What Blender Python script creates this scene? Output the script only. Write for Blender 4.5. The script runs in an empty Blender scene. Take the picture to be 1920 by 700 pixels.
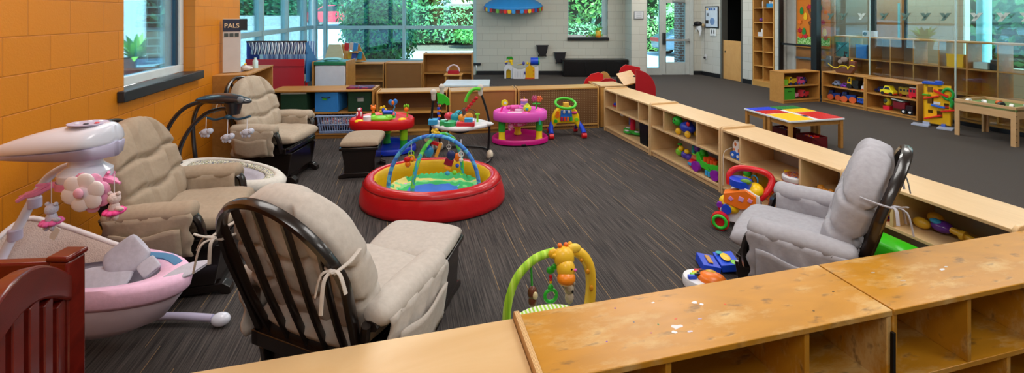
import bpy, bmesh, math, random
from math import sin, cos, pi, radians, sqrt, atan2
from mathutils import Vector, Matrix, noise
random.seed(7)
SC = bpy.context.scene
COL = SC.collection
# ------------------------------------------------------------------ camera, sky, sun, fill lights, exposure
EYE = 1.65
cd = bpy.data.cameras.new('camera'); cam = bpy.data.objects.new('camera', cd); COL.objects.link(cam)
cd.sensor_width = 36; cd.lens = 820/1920*36; cd.shift_y = -(350-28)/1920; cd.clip_start = .05; cd.clip_end = 300
cam.location = (0, 0, EYE); cam.rotation_euler = (radians(90), 0, 0); SC.camera = cam
W = bpy.data.worlds.new('world'); SC.world = W; W.use_nodes = True
_n = W.node_tree.nodes; _bg = _n['Background']
_sky = _n.new('ShaderNodeTexSky'); _sky.sky_type = 'NISHITA'; _sky.sun_disc = False
_sky.sun_elevation = radians(48); _sky.sun_rotation = radians(150)
W.node_tree.links.new(_sky.outputs[0], _bg.inputs[0]); _bg.inputs[1].default_value = .5
sun_d = bpy.data.lights.new('sun', 'SUN'); sun_d.energy = 9.0; sun_d.angle = radians(1); sun_d.color = (1, .95, .86)
sun = bpy.data.objects.new('sun', sun_d); COL.objects.link(sun); sun.rotation_euler = (radians(42), 0, radians(28))
FILL_LIGHTS = [(-1.6, 2.2), (1.6, 1.9), (-1.9, 5.2), (1.6, 5.2), (4.6, 4.2), (4.3, 7.4), (-2.2, 8.8), (1.4, 9.2), (3.9, 10.4), (8.3, 6.2), (7.3, 8.9), (9.3, 3.2), (0.0, -.6), (4.2, .8)]  # unseen area lights added overhead to brighten room and hallway evenly
for i, (x, y) in enumerate(FILL_LIGHTS):
    ld = bpy.data.lights.new('overhead_fill_light', 'AREA'); ld.shape = 'RECTANGLE'; ld.size = 1.3; ld.size_y = 1.3
    ld.energy = 30 if x >= 7 else (25 if x < -1.5 and y < 3 else 34); ld.color = (1, .965, .92)
    lo = bpy.data.objects.new('overhead_fill_light', ld); COL.objects.link(lo); lo.location = (x, y, 3.22)
SC.view_settings.view_transform = 'Standard'; SC.view_settings.look = 'None'; SC.view_settings.gamma = 1
SC.view_settings.use_curve_mapping = False; SC.view_settings.exposure = .55
SC.cycles.max_bounces = 8; SC.cycles.transparent_max_bounces = 16
# ------------------------------------------------------------------ materials
def lin(h):
    h = h.lstrip('#'); c = [int(h[i:i+2], 16)/255 for i in (0, 2, 4)]
    return [x/12.92 if x <= .04045 else ((x+.055)/1.055)**2.4 for x in c]
_mats = {}
def nm(m):
    return m.node_tree.nodes, m.node_tree.links, m.node_tree.nodes['Principled BSDF']
def M(hexc, rough=.5, metal=0, kind='plain', coat=0, bump=0, scale=60, var=.06, name=None):
    key = (hexc, rough, metal, kind, coat, bump, scale, var)
    if key in _mats: return _mats[key]
    m = bpy.data.materials.new(name or kind + '_' + hexc.strip('#')); m.use_nodes = True; N, L, b = nm(m)
    c = lin(hexc); b.inputs['Roughness'].default_value = rough; b.inputs['Metallic'].default_value = metal
    b.inputs['Coat Weight'].default_value = coat
    tc = N.new('ShaderNodeTexCoord'); nz = N.new('ShaderNodeTexNoise'); nz.inputs['Scale'].default_value = scale if kind != 'plain' else 9
    nz.inputs['Detail'].default_value = 5
    L.new(tc.outputs['Object'], nz.inputs['Vector'])
    mx = N.new('ShaderNodeMix'); mx.data_type = 'RGBA'
    mx.inputs[6].default_value = (*[max(0, x*(1-var*2)) for x in c], 1); mx.inputs[7].default_value = (*[min(1, x*(1+var*2)) for x in c], 1)
    L.new(nz.outputs[0], mx.inputs[0]); L.new(mx.outputs[2], b.inputs['Base Color'])
    if bump:
        bp = N.new('ShaderNodeBump'); bp.inputs['Strength'].default_value = bump; bp.inputs['Distance'].default_value = .01
        n2 = N.new('ShaderNodeTexNoise'); n2.inputs['Scale'].default_value = scale; n2.inputs['Detail'].default_value = 4
        L.new(tc.outputs['Object'], n2.inputs['Vector']); L.new(n2.outputs[0], bp.inputs['Height']); L.new(bp.outputs[0], b.inputs['Normal'])
    _mats[key] = m; return m
def plas(h, r=.32): return M(h, r, var=.02)
def wood(hexc, dark=None, rough=.4, gx=2.5, gy=14, amt=.5, wear=False):
    key = ('wood', hexc, dark, rough, gx, gy, wear)
    if key in _mats: return _mats[key]
    m = bpy.data.materials.new('wood_' + hexc.strip('#')); m.use_nodes = True; N, L, b = nm(m)
    c = lin(hexc); d = lin(dark) if dark else [x*.72 for x in c]
    tc = N.new('ShaderNodeTexCoord'); mp = N.new('ShaderNodeMapping'); mp.inputs['Scale'].default_value = (gx, gy, gy)
    L.new(tc.outputs['Object'], mp.inputs[0])
    nz = N.new('ShaderNodeTexNoise'); nz.inputs['Scale'].default_value = 1.6; nz.inputs['Detail'].default_value = 6; nz.inputs['Distortion'].default_value = 1.2
    L.new(mp.outputs[0], nz.inputs['Vector'])
    r = N.new('ShaderNodeValToRGB'); r.color_ramp.elements[0].position = .3; r.color_ramp.elements[1].position = .72
    r.color_ramp.elements[0].color = (*[a*(1-amt)+e*amt for a, e in zip(c, d)], 1); r.color_ramp.elements[1].color = (*c, 1)
    L.new(nz.outputs[0], r.inputs[0]); out = r.outputs[0]
    b.inputs['Roughness'].default_value = rough
    if wear:
        n2 = N.new('ShaderNodeTexNoise'); n2.inputs['Scale'].default_value = 3.2; n2.inputs['Detail'].default_value = 10; n2.inputs['Roughness'].default_value = .7
        m2 = N.new('ShaderNodeMapping'); m2.inputs['Scale'].default_value = (.8, 2.2, 1); L.new(tc.outputs['Object'], m2.inputs[0]); L.new(m2.outputs[0], n2.inputs['Vector'])
        r2 = N.new('ShaderNodeValToRGB'); r2.color_ramp.elements[0].position = .49; r2.color_ramp.elements[1].position = .62
        r2.color_ramp.elements[0].color = (0, 0, 0, 1); r2.color_ramp.elements[1].color = (.75, .75, .75, 1); L.new(n2.outputs[0], r2.inputs[0])
        mx = N.new('ShaderNodeMix'); mx.data_type = 'RGBA'; L.new(r2.outputs[0], mx.inputs[0]); L.new(out, mx.inputs[6]); mx.inputs[7].default_value = (*lin('#cfae74'), 1)
        n3 = N.new('ShaderNodeTexNoise'); n3.inputs['Scale'].default_value = 13; n3.inputs['Detail'].default_value = 8
        L.new(m2.outputs[0], n3.inputs['Vector'])
        r3 = N.new('ShaderNodeValToRGB'); r3.color_ramp.elements[0].position = .60; r3.color_ramp.elements[1].position = .70
        r3.color_ramp.elements[0].color = (0, 0, 0, 1); r3.color_ramp.elements[1].color = (.7, .7, .7, 1); L.new(n3.outputs[0], r3.inputs[0])
        m3 = N.new('ShaderNodeMix'); m3.data_type = 'RGBA'; L.new(r3.outputs[0], m3.inputs[0]); L.new(mx.outputs[2], m3.inputs[6]); m3.inputs[7].default_value = (*lin('#6b4a22'), 1)
        out = m3.outputs[2]
        mr = N.new('ShaderNodeMapRange'); mr.inputs[3].default_value = .22; mr.inputs[4].default_value = .5; L.new(n2.outputs[0], mr.inputs[0]); L.new(mr.outputs[0], b.inputs['Roughness'])
    L.new(out, b.inputs['Base Color'])
    _mats[key] = m; return m
def bands(name, cols, axis='X', scale=10, rough=.6):
    """hard stripes of the given colours along an object axis"""
    m = bpy.data.materials.new(name); m.use_nodes = True; N, L, b = nm(m)
    tc = N.new('ShaderNodeTexCoord'); sp = N.new('ShaderNodeSeparateXYZ'); L.new(tc.outputs['Object'], sp.inputs[0])
    a = N.new('ShaderNodeMath'); a.operation = 'MULTIPLY'; a.inputs[1].default_value = scale; L.new(sp.outputs[axis], a.inputs[0])
    f = N.new('ShaderNodeMath'); f.operation = 'FRACT'; L.new(a.outputs[0], f.inputs[0])
    r = N.new('ShaderNodeValToRGB'); r.color_ramp.interpolation = 'CONSTANT'
    for i, h in enumerate(cols):
        e = r.color_ramp.elements[i] if i < 2 else r.color_ramp.elements.new(i/len(cols))
        e.position = i/len(cols); e.color = (*lin(h), 1)
    L.new(f.outputs[0], r.inputs[0]); L.new(r.outputs[0], b.inputs['Base Color']); b.inputs['Roughness'].default_value = rough
    return m
def blotch(name, cols, scale=6, rough=.8, detail=1):
    m = bpy.data.materials.new(name); m.use_nodes = True; N, L, b = nm(m)
    tc = N.new('ShaderNodeTexCoord'); nz = N.new('ShaderNodeTexNoise'); nz.inputs['Scale'].default_value = scale; nz.inputs['Detail'].default_value = detail
    L.new(tc.outputs['Object'], nz.inputs['Vector'])
    r = N.new('ShaderNodeValToRGB'); r.color_ramp.interpolation = 'CONSTANT'
    n = len(cols)
    for i, h in enumerate(cols):
        e = r.color_ramp.elements[i] if i < 2 else r.color_ramp.elements.new(.5)
    for i, h in enumerate(cols):
        e = r.color_ramp.elements[i]; e.position = 0 if i == 0 else .32+.36*i/n; e.color = (*lin(h), 1)
    L.new(nz.outputs[0], r.inputs[0]); L.new(r.outputs[0], b.inputs['Base Color']); b.inputs['Roughness'].default_value = rough
    return m
def block_wall(name, hexc, bw, bh, mortar, rough=.55, ux=(1, 0), off=0):
    """painted concrete block: bevel lines as bump and a slightly darker joint"""
    m = bpy.data.materials.new(name); m.use_nodes = True; N, L, b = nm(m)
    g = N.new('ShaderNodeNewGeometry'); sp = N.new('ShaderNodeSeparateXYZ'); L.new(g.outputs['Position'], sp.inputs[0])
    a = N.new('ShaderNodeVectorMath'); a.operation = 'DOT_PRODUCT'; a.inputs[1].default_value = (ux[0], ux[1], 0); L.new(g.outputs['Position'], a.inputs[0])
    zo = N.new('ShaderNodeMath'); zo.operation = 'ADD'; zo.inputs[1].default_value = off; L.new(sp.outputs['Z'], zo.inputs[0])
    cb = N.new('ShaderNodeCombineXYZ'); L.new(a.outputs['Value'], cb.inputs[0]); L.new(zo.outputs[0], cb.inputs[1])
    br = N.new('ShaderNodeTexBrick'); br.offset = .5; L.new(cb.outputs[0], br.inputs['Vector']); br.inputs['Scale'].default_value = 1
    br.inputs['Brick Width'].default_value = bw; br.inputs['Row Height'].default_value = bh; br.inputs['Mortar Size'].default_value = .004; br.inputs['Mortar Smooth'].default_value = .4
    c = lin(hexc); br.inputs['Color1'].default_value = (*c, 1); br.inputs['Color2'].default_value = (*[x*.93 for x in c], 1)
    br.inputs['Mortar'].default_value = (*lin(mortar), 1)
    nz = N.new('ShaderNodeTexNoise'); nz.inputs['Scale'].default_value = 90; nz.inputs['Detail'].default_value = 4; L.new(g.outputs['Position'], nz.inputs['Vector'])
    ma = N.new('ShaderNodeMath'); ma.operation = 'MULTIPLY_ADD'; L.new(br.outputs['Fac'], ma.inputs[0]); ma.inputs[1].default_value = -1.0
    sm = N.new('ShaderNodeMath'); sm.operation = 'MULTIPLY'; sm.inputs[1].default_value = .35; L.new(nz.outputs[0], sm.inputs[0]); L.new(sm.outputs[0], ma.inputs[2])
    bp = N.new('ShaderNodeBump'); bp.inputs['Strength'].default_value = .5; bp.inputs['Distance'].default_value = .006; L.new(ma.outputs[0], bp.inputs['Height']); L.new(bp.outputs[0], b.inputs['Normal'])
    L.new(br.outputs['Color'], b.inputs['Base Color']); b.inputs['Roughness'].default_value = rough
    return m
def glass_mat(name, tint, refl=.06, rmax=.75):
    m = bpy.data.materials.new(name); m.use_nodes = True; N = m.node_tree.nodes; L = m.node_tree.links
    N.remove(N['Principled BSDF']); o = N['Material Output']
    t = N.new('ShaderNodeBsdfTransparent'); t.inputs[0].default_value = (*tint, 1)
    g = N.new('ShaderNodeBsdfGlossy'); g.inputs['Roughness'].default_value = .0; g.inputs[0].default_value = (.95, .98, 1, 1)
    lw = N.new('ShaderNodeLayerWeight'); lw.inputs[0].default_value = .35
    mr = N.new('ShaderNodeMapRange'); mr.inputs[3].default_value = refl; mr.inputs[4].default_value = rmax; L.new(lw.outputs['Fresnel'], mr.inputs[0])
    mx = N.new('ShaderNodeMixShader'); L.new(mr.outputs[0], mx.inputs[0]); L.new(t.outputs[0], mx.inputs[1]); L.new(g.outputs[0], mx.inputs[2]); L.new(mx.outputs[0], o.inputs[0])
    return m
# ------------------------------------------------------------------ mesh builder
class B:
    def __init__(s): s.b = bmesh.new(); s.i = 0
    def _f(s, vs):
        try:
            f = s.b.faces.new(vs); f.material_index = s.i; return f
        except ValueError: return None
    def box(s, c, d, rz=0, rx=0, ry=0):
        R = Matrix.Rotation(rz, 3, 'Z') @ Matrix.Rotation(ry, 3, 'Y') @ Matrix.Rotation(rx, 3, 'X')
        v = [s.b.verts.new(Vector(c) + R @ Vector((x*d[0]/2, y*d[1]/2, z*d[2]/2))) for z in (-1, 1) for y in (-1, 1) for x in (-1, 1)]
        for q in ((0, 2, 3, 1), (4, 5, 7, 6), (0, 1, 5, 4), (2, 6, 7, 3), (0, 4, 6, 2), (1, 3, 7, 5)): s._f([v[k] for k in q])
        return s
    def b2(s, x0, x1, y0, y1, z0, z1): return s.box(((x0+x1)/2, (y0+y1)/2, (z0+z1)/2), (abs(x1-x0), abs(y1-y0), abs(z1-z0)))
    def tube(s, pts, r, n=10, closed=False, sy=1.0, caps=True):
        P = [Vector(p) for p in pts]; m = len(P); rs = r if isinstance(r, (list, tuple)) else [r]*m
        rings = []; up = None
        for i in range(m):
            t = (P[(i+1) % m]-P[i-1]) if closed else (P[min(i+1, m-1)]-P[max(i-1, 0)])
            if t.length < 1e-9: t = Vector((0, 0, 1))
            t.normalize()
            if up is None: up = Vector((0, 0, 1)) if abs(t.z) < .9 else Vector((1, 0, 0))
            a = up - t*up.dot(t)
            if a.length < 1e-6: a = Vector((1, 0, 0)) - t*t.x
            a.normalize(); up = a; c = t.cross(a)
            rings.append([s.b.verts.new(P[i] + (a*cos(2*pi*k/n) + c*sin(2*pi*k/n)*sy)*rs[i]) for k in range(n)])
        for i in range(m if closed else m-1):
            A, Bq = rings[i], rings[(i+1) % m]
            for k in range(n): s._f([A[k], A[(k+1) % n], Bq[(k+1) % n], Bq[k]])
        if caps and not closed: s._f(rings[0][::-1]); s._f(rings[-1])
        return s
    def cyl(s, c, r, h, n=20, axis='Z', r2=None):
        d = {'Z': Vector((0, 0, h/2)), 'X': Vector((h/2, 0, 0)), 'Y': Vector((0, h/2, 0))}[axis]; c = Vector(c)
        return s.tube([c-d, c+d], [r, r if r2 is None else r2], n)
    def lathe(s, prof, c=(0, 0, 0), n=24, sx=1, sy=1):
        R = []
        for r, z in prof:
            R.append([s.b.verts.new((c[0]+r*sx*cos(2*pi*k/n), c[1]+r*sy*sin(2*pi*k/n), c[2]+z)) for k in range(n)] if r > 1e-6 else [s.b.verts.new((c[0], c[1], c[2]+z))])
        for A, Q in zip(R, R[1:]):
            for k in range(n):
                if len(A) == 1 and len(Q) == 1: break
                if len(A) == 1: s._f([A[0], Q[(k+1) % n], Q[k]])
                elif len(Q) == 1: s._f([A[k], A[(k+1) % n], Q[0]])
                else: s._f([A[k], A[(k+1) % n], Q[(k+1) % n], Q[k]])
        return s
    def ball(s, c, r, n=14, sc=(1, 1, 1)):
        m = max(6, n//2); R = []
        st = len(s.b.verts)
        for i in range(m+1):
            th = pi*i/m; rr = sin(th)
            R.append([s.b.verts.new((c[0]+r*sc[0]*rr*cos(2*pi*k/n), c[1]+r*sc[1]*rr*sin(2*pi*k/n), c[2]-r*sc[2]*cos(th))) for k in range(n)] if 0 < i < m else [s.b.verts.new((c[0], c[1], c[2]-r*sc[2]*cos(th)))])
        for A, Q in zip(R, R[1:]):
            for k in range(n):
                if len(A) == 1: s._f([A[0], Q[(k+1) % n], Q[k]])
                elif len(Q) == 1: s._f([A[k], A[(k+1) % n], Q[0]])
                else: s._f([A[k], A[(k+1) % n], Q[(k+1) % n], Q[k]])
        return s
    def prism(s, poly, d0, d1, plane='XZ'):
        """outline in a plane, thickness from d0 to d1 along the third axis"""
        def p(a, b_, d): return {'XZ': (a, d, b_), 'XY': (a, b_, d), 'YZ': (d, a, b_)}[plane]
        A = [s.b.verts.new(p(a, c, d0)) for a, c in poly]; Q = [s.b.verts.new(p(a, c, d1)) for a, c in poly]
        n = len(poly); s._f(A[::-1]); s._f(Q)
        for k in range(n): s._f([A[k], A[(k+1) % n], Q[(k+1) % n], Q[k]])
        return s
    def puff(s, w, h, T, mat=None, kt=.25, kb=.25, creases=(), vcr=(), back=.6, nx=26, ny=26, cd=.35, pw=.42, jit=0):
        """cushion: outline w x h in local XZ (z from 0), thickness T to +Y; creases at z fractions, vcr at x fractions"""
        mat = mat or Matrix(); G = {}
        for side in (1, -1):
            for i in range(nx+1):
                for j in range(ny+1):
                    a = -1+2*i/nx; q = -1+2*j/ny
                    a = sin(a*pi/2)*.5+a*.5; q = sin(q*pi/2)*.5+q*.5
                    k = kt if q > 0 else kb
                    x = a*sqrt(max(0, 1-k*q*q)); z = q*sqrt(max(0, 1-k*a*a))
                    f = max(0, (1-abs(a)**4)*(1-abs(q)**4))**pw
                    cr = 0
                    for c in creases: cr = max(cr, math.exp(-((q-(c*2-1)+.05*cos(a*5))/.055)**2))
                    for c in vcr: cr = max(cr, .8*math.exp(-((a-c)/.05)**2))
                    f *= 1-cd*cr
                    if jit: f *= 1+jit*noise.noise(Vector((a*3, q*3, side*5+w*7)))
                    y = T*f*(1 if side > 0 else -back)
                    G[side, i, j] = s.b.verts.new(mat @ Vector((x*w/2, y, (z+1)*h/2)))
        edge = []
        for i in range(nx):
            for j in range(ny):
                s._f([G[1, i, j], G[1, i, j+1], G[1, i+1, j+1], G[1, i+1, j]])
                s._f([G[-1, i, j], G[-1, i+1, j], G[-1, i+1, j+1], G[-1, i, j+1]])
        return s
    def obj(s, name, mats, parent=None, bev=0, smooth=40, weld=True, sub=0, loc=None, rz=0):
        if weld: bmesh.ops.remove_doubles(s.b, verts=s.b.verts, dist=1e-5)
        bmesh.ops.recalc_face_normals(s.b, faces=s.b.faces)
        me = bpy.data.meshes.new(name); s.b.to_mesh(me); s.b.free()
        for m in (mats if isinstance(mats, (list, tuple)) else [mats]): me.materials.append(m)
        o = bpy.data.objects.new(name, me); COL.objects.link(o)
        if smooth:
            me.shade_smooth() if hasattr(me, 'shade_smooth') else None
            me.set_sharp_from_angle(angle=radians(smooth))
        if bev:
            md = o.modifiers.new('bevel', 'BEVEL'); md.width = bev; md.segments = 2; md.limit_method = 'ANGLE'; md.angle_limit = radians(40)
        if sub:
            md = o.modifiers.new('sub', 'SUBSURF'); md.levels = md.render_levels = sub
        if parent is not None: o.parent = parent
        if loc: o.location = loc
        if rz: o.rotation_euler.z = rz
        return o
def tag(o, label, cat, group=None):
    o['label'] = label; o['category'] = cat
    if group: o['group'] = group
    return o
def thing(name, label, cat, loc=(0, 0, 0), rz=0, group=None):
    o = bpy.data.objects.new(name, None); COL.objects.link(o); o.location = loc; o.rotation_euler = (0, 0, rz); o.empty_display_size = .05
    return tag(o, label, cat, group)
def struct(o): o['kind'] = 'structure'; return o
def dup(root, loc, rz, label, group=None):
    r = root.copy(); COL.objects.link(r); r.location = loc; r.rotation_euler = (0, 0, rz); r['label'] = label
    if group: r['group'] = group
    for ch in list(root.children):
        c = ch.copy(); COL.objects.link(c); c.parent = r
        for g in ch.children:
            d = g.copy(); COL.objects.link(d); d.parent = c
    return r
def text(body, size, mat, parent, loc, rot, name='lettering', ext=.001, align='CENTER', bold=0):
    cu = bpy.data.curves.new(name, 'FONT'); cu.body = body; cu.size = size; cu.extrude = ext; cu.align_x = align; cu.align_y = 'CENTER'; cu.offset = bold
    cu.materials.append(mat); t_ = bpy.data.objects.new('tmp', cu); COL.objects.link(t_); bpy.context.view_layer.update(); me = bpy.data.meshes.new_from_object(t_); bpy.data.objects.remove(t_); me.materials.clear(); me.materials.append(mat); o = bpy.data.objects.new(name, me); COL.objects.link(o); o.parent = parent; o.location = loc; o.rotation_euler = rot
    return o
def arc(cx, cz, rx, rz_, a0, a1, n): return [(cx+rx*cos(radians(a0+(a1-a0)*i/n)), cz+rz_*sin(radians(a0+(a1-a0)*i/n))) for i in range(n+1)]
def spline(pts, n=6):
    P = [Vector(p) for p in pts]; out = []
    for i in range(len(P)-1):
        p0 = P[max(i-1, 0)]; p1 = P[i]; p2 = P[i+1]; p3 = P[min(i+2, len(P)-1)]
        for k in range(n):
            t = k/n; out.append(.5*((2*p1)+(p2-p0)*t+(2*p0-5*p1+4*p2-p3)*t*t+(3*p1-p0-3*p2+p3)*t**3))
    out.append(P[-1]); return out
def on(o, ang_pts): return o
# right wall / glass line and left wall line of the room in plan
def RX(y): return 8.465-.27*y
def LX(y): return -2.6-.245*(y-2.22)
ROWD = atan2(-.963, .27)
# ------------------------------------------------------------------ the room
CARPET = bpy.data.materials.new('carpet'); CARPET.use_nodes = True
def carpet(m):
    N, L, b = nm(m); g = N.new('ShaderNodeNewGeometry')
    mp = N.new('ShaderNodeMapping'); mp.inputs['Rotation'].default_value = (0, 0, radians(-14)); L.new(g.outputs['Position'], mp.inputs[0])
    sp = N.new('ShaderNodeSeparateXYZ'); L.new(mp.outputs[0], sp.inputs[0])
    def math_(op, a, c=None, v=None):
        n = N.new('ShaderNodeMath'); n.operation = op
        if hasattr(a, 'links'): L.new(a, n.inputs[0])
        else: n.inputs[0].default_value = a
        if c is not None: L.new(c, n.inputs[1])
        elif v is not None: n.inputs[1].default_value = v
        return n.outputs[0]
    # tiles of .5 m running with the room; a line is a thin column, broken up along its length
    x = sp.outputs['X']; y = sp.outputs['Y']
    colw = .034
    ci = math_('FLOOR', math_('DIVIDE', x, v=colw)); fx = math_('FRACT', math_('DIVIDE', x, v=colw))
    wn = N.new('ShaderNodeTexWhiteNoise'); wn.noise_dimensions = '1D'; L.new(ci, wn.inputs['W'])
    yy = math_('ADD', math_('DIVIDE', y, v=.5), math_('MULTIPLY', wn.outputs['Value'], v=9.0)); ri = math_('FLOOR', yy)
    cb = N.new('ShaderNodeCombineXYZ'); L.new(ci, cb.inputs[0]); L.new(ri, cb.inputs[1])
    w2 = N.new('ShaderNodeTexWhiteNoise'); w2.noise_dimensions = '2D'; L.new(cb.outputs[0], w2.inputs['Vector'])
    line = math_('LESS_THAN', math_('ABSOLUTE', math_('SUBTRACT', fx, v=.5)), v=.045)
    pick = math_('GREATER_THAN', w2.outputs['Value'], v=.90)
    gold = math_('MULTIPLY', line, pick)
    # fine ribs
    rib = N.new('ShaderNodeTexNoise'); rib.inputs['Scale'].default_value = 1; rib.inputs['Detail'].default_value = 2
    m2 = N.new('ShaderNodeMapping'); m2.inputs['Scale'].default_value = (160, 3, 1); L.new(mp.outputs[0], m2.inputs[0]); L.new(m2.outputs[0], rib.inputs['Vector'])
    spk = N.new('ShaderNodeTexNoise'); spk.inputs['Scale'].default_value = 420; spk.inputs['Detail'].default_value = 2; L.new(g.outputs['Position'], spk.inputs['Vector'])
    mix = math_('ADD', math_('MULTIPLY', rib.outputs[0], v=.65), math_('MULTIPLY', spk.outputs[0], v=.35))
    r = N.new('ShaderNodeValToRGB'); r.color_ramp.elements[0].position = .38; r.color_ramp.elements[1].position = .66
    r.color_ramp.elements[0].color = (*lin('#1d1b1c'), 1); r.color_ramp.elements[1].color = (*lin('#5a5350'), 1); L.new(mix, r.inputs[0])
    # beyond the dividers the carpet is plain brown
    side = math_('ADD', math_('MULTIPLY', x, v=1.0), v=0); 
    mx = N.new('ShaderNodeMix'); mx.data_type = 'RGBA'; L.new(gold, mx.inputs[0]); L.new(r.outputs[0], mx.inputs[6]); mx.inputs[7].default_value = (*lin('#9a7f58'), 1)
    L.new(mx.outputs[2], b.inputs['Base Color']); b.inputs['Roughness'].default_value = .95
    bp = N.new('ShaderNodeBump'); bp.inputs['Strength'].default_value = .6; bp.inputs['Distance'].default_value = .004; L.new(mix, bp.inputs['Height']); L.new(bp.outputs[0], b.inputs['Normal'])
carpet(CARPET)
struct(B().prism([(-7.2, -2), (8.9, -2), (RX(6)+.1, 6), (RX(12.3)+.1, 12.3), (-7.2, 12.3)], -.1, 0, 'XY').obj('floor', CARPET, smooth=0))
CARPET2 = M('#4d463f', .95, kind='carpet', bump=.5, scale=300, var=.22)
def hall_floor(): return struct(B().prism([(8.98, -2), (RX(6)+.12, 6), (RX(12.3)+.12, 12.3), (7.7, 12.3), (11.6, -2)], -.1, 0, 'XY').obj('floor_hallway', M('#8f8878', .35), smooth=0))
hall_floor()
# a second, plain broadloom carpet on the play side of the dividers
def plain(m=M('#443d38', .95, kind='carpet', bump=.6, scale=260, var=.25)):
    p0 = (1.72, 6.35); u = (.27, -.963)
    pts = [(p0[0]+u[0]*0, p0[1]), (p0[0]+u[0]*8.4, p0[1]+u[1]*8.4), (8.9, -1.9), (RX(6)+.05, 6), (RX(12)+.05, 12.03), (-1.0, 12.03), (-1.0, 11.4), (1.3, 6.95)]
    return struct(B().prism(pts, 0.0005, .004, 'XY').obj('floor_play_side', m, smooth=0))
plain()
ceil_m = M('#e8e6e0', .8)
struct(B().prism([(-7.4, -2.2), (11.7, -2.2), (10.865-.27*12.5+.2, 12.5), (-7.4, 12.5)], 3.3, 3.4, 'XY').obj('ceiling', ceil_m, smooth=0))
# orange block wall with window opening (y 3.25..4.29 along the wall)
ORANGE = block_wall('orange_block', '#d68212', .31, .203, '#bf7010', ux=(-.238, .971), off=.09, rough=.45)
WHITEB = block_wall('white_block', '#c3c2b6', .406, .203, '#a3a196', ux=(1, 0), off=.08)
WHITER = block_wall('white_block_right', '#c9cac4', .406, .203, '#a9aaa2', ux=(.27, -.963), off=.08)
LA = atan2(.971, -.238)          # heading of the left wall, away from the camera
def wl(y, out=0): return (LX(y)-.971*out, y-.238*out)
def wall_seg(b, y0, y1, z0, z1, o0=0, o1=.19):
    p = [wl(y0, o0), wl(y1, o0), wl(y1, o1), wl(y0, o1)]
    b.prism(p, z0, z1, 'XY')
b = B()
wall_seg(b, -2.0, 3.2, 0, 3.3); wall_seg(b, 4.29, 5.45, 0, 3.3); wall_seg(b, 3.2, 4.29, 0, 1.02); wall_seg(b, 3.2, 4.29, 2.75, 3.3)
struct(b.obj('wall_left', ORANGE, smooth=0))
# jog outward to the glazed wall, and orange baseboard
b = B(); p = [wl(5.45, .19), wl(5.55, .19), wl(5.55, .62), wl(5.45, .62)]; b.prism(p, 0, 3.3, 'XY'); struct(b.obj('wall_left_return', M('#c3c2b6', .7), smooth=0))
BLK = M('#14161a', .45)
b = B(); wall_seg(b, -2, 5.46, 0, .1, -.012, 0); struct(b.obj('baseboard_left', BLK, bev=.003))
# window in the orange wall
FRAME_W = M('#d9e2e4', .35); GLASS = glass_mat('window_glass', (.66, .90, .97)); GLASS2 = glass_mat('partition_glass', (.93, .96, .95), .03, .30)
SILL = M('#1e2830', .35)
w1 = struct(B().prism([wl(3.2, .1), wl(4.29, .1), wl(4.29, .16), wl(3.2, .16)], 1.10, 1.17, 'XY').obj('window_1', FRAME_W, bev=.004))
b = B()
for z0, z1 in ((2.68, 2.75),): b.prism([wl(3.2, .1), wl(4.29, .1), wl(4.29, .16), wl(3.2, .16)], z0, z1, 'XY')
for a, c in ((3.2, 3.26), (4.215, 4.29)): b.prism([wl(a, .1), wl(c, .1), wl(c, .16), wl(a, .16)], 1.17, 2.68, 'XY')
b.obj('window_frame', FRAME_W, w1, bev=.004)
B().prism([wl(4.175, .115), wl(4.215, .115), wl(4.215, .15), wl(4.175, .15)], 1.17, 2.68, 'XY').obj('window_gasket', M('#12344a', .4), w1)
B().prism([wl(3.25, .128), wl(4.23, .128), wl(4.23, .136), wl(3.25, .136)], 1.16, 2.7, 'XY').obj('window_pane', GLASS, w1)
struct(B().prism([wl(3.12, -.05), wl(4.36, -.05), wl(4.36, -.0), wl(4.285, .0), wl(4.285, .1), wl(3.205, .1), wl(3.205, 0), wl(3.12, 0)], 1.02, 1.1, 'XY').obj('trim_window_sill', SILL, bev=.006))
# left glazed wall (beyond the jog) : line X = -4.23-.23(Y-6.83)
def GX(y): return -4.23-.23*(y-6.83)
def gl(y, o=0): return (GX(y)-.975*o, y-.224*o)
MULL = M('#a9c6cc', .35)
struct(B().prism([gl(5.3, -.0), gl(12.04, -.0), gl(12.04, .2), gl(5.3, .2)], 0, .33, 'XY').obj('wall_glazed_left', WHITEB, smooth=0))
w2 = struct(B().prism([gl(5.3, .02), gl(12.0, .02), gl(12.0, .12), gl(5.3, .12)], 1.27, 1.36, 'XY').obj('window_2', MULL, bev=.004))
b = B()
for z0, z1 in ((.33, .41), (3.1, 3.3)): b.prism([gl(5.3, .02), gl(12.0, .02), gl(12.0, .12), gl(5.3, .12)], z0, z1, 'XY')
for y in (6.3, 7.87, 9.47, 11.1): b.prism([gl(y-.04, .0), gl(y+.04, .0), gl(y+.04, .14), gl(y-.04, .14)], .33, 3.3, 'XY')
b.obj('window_mullion', MULL, w2, bev=.004)
B().prism([gl(5.3, .065), gl(12.0, .065), gl(12.0, .073), gl(5.3, .073)], .35, 3.2, 'XY').obj('window_pane', GLASS, w2)
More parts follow.
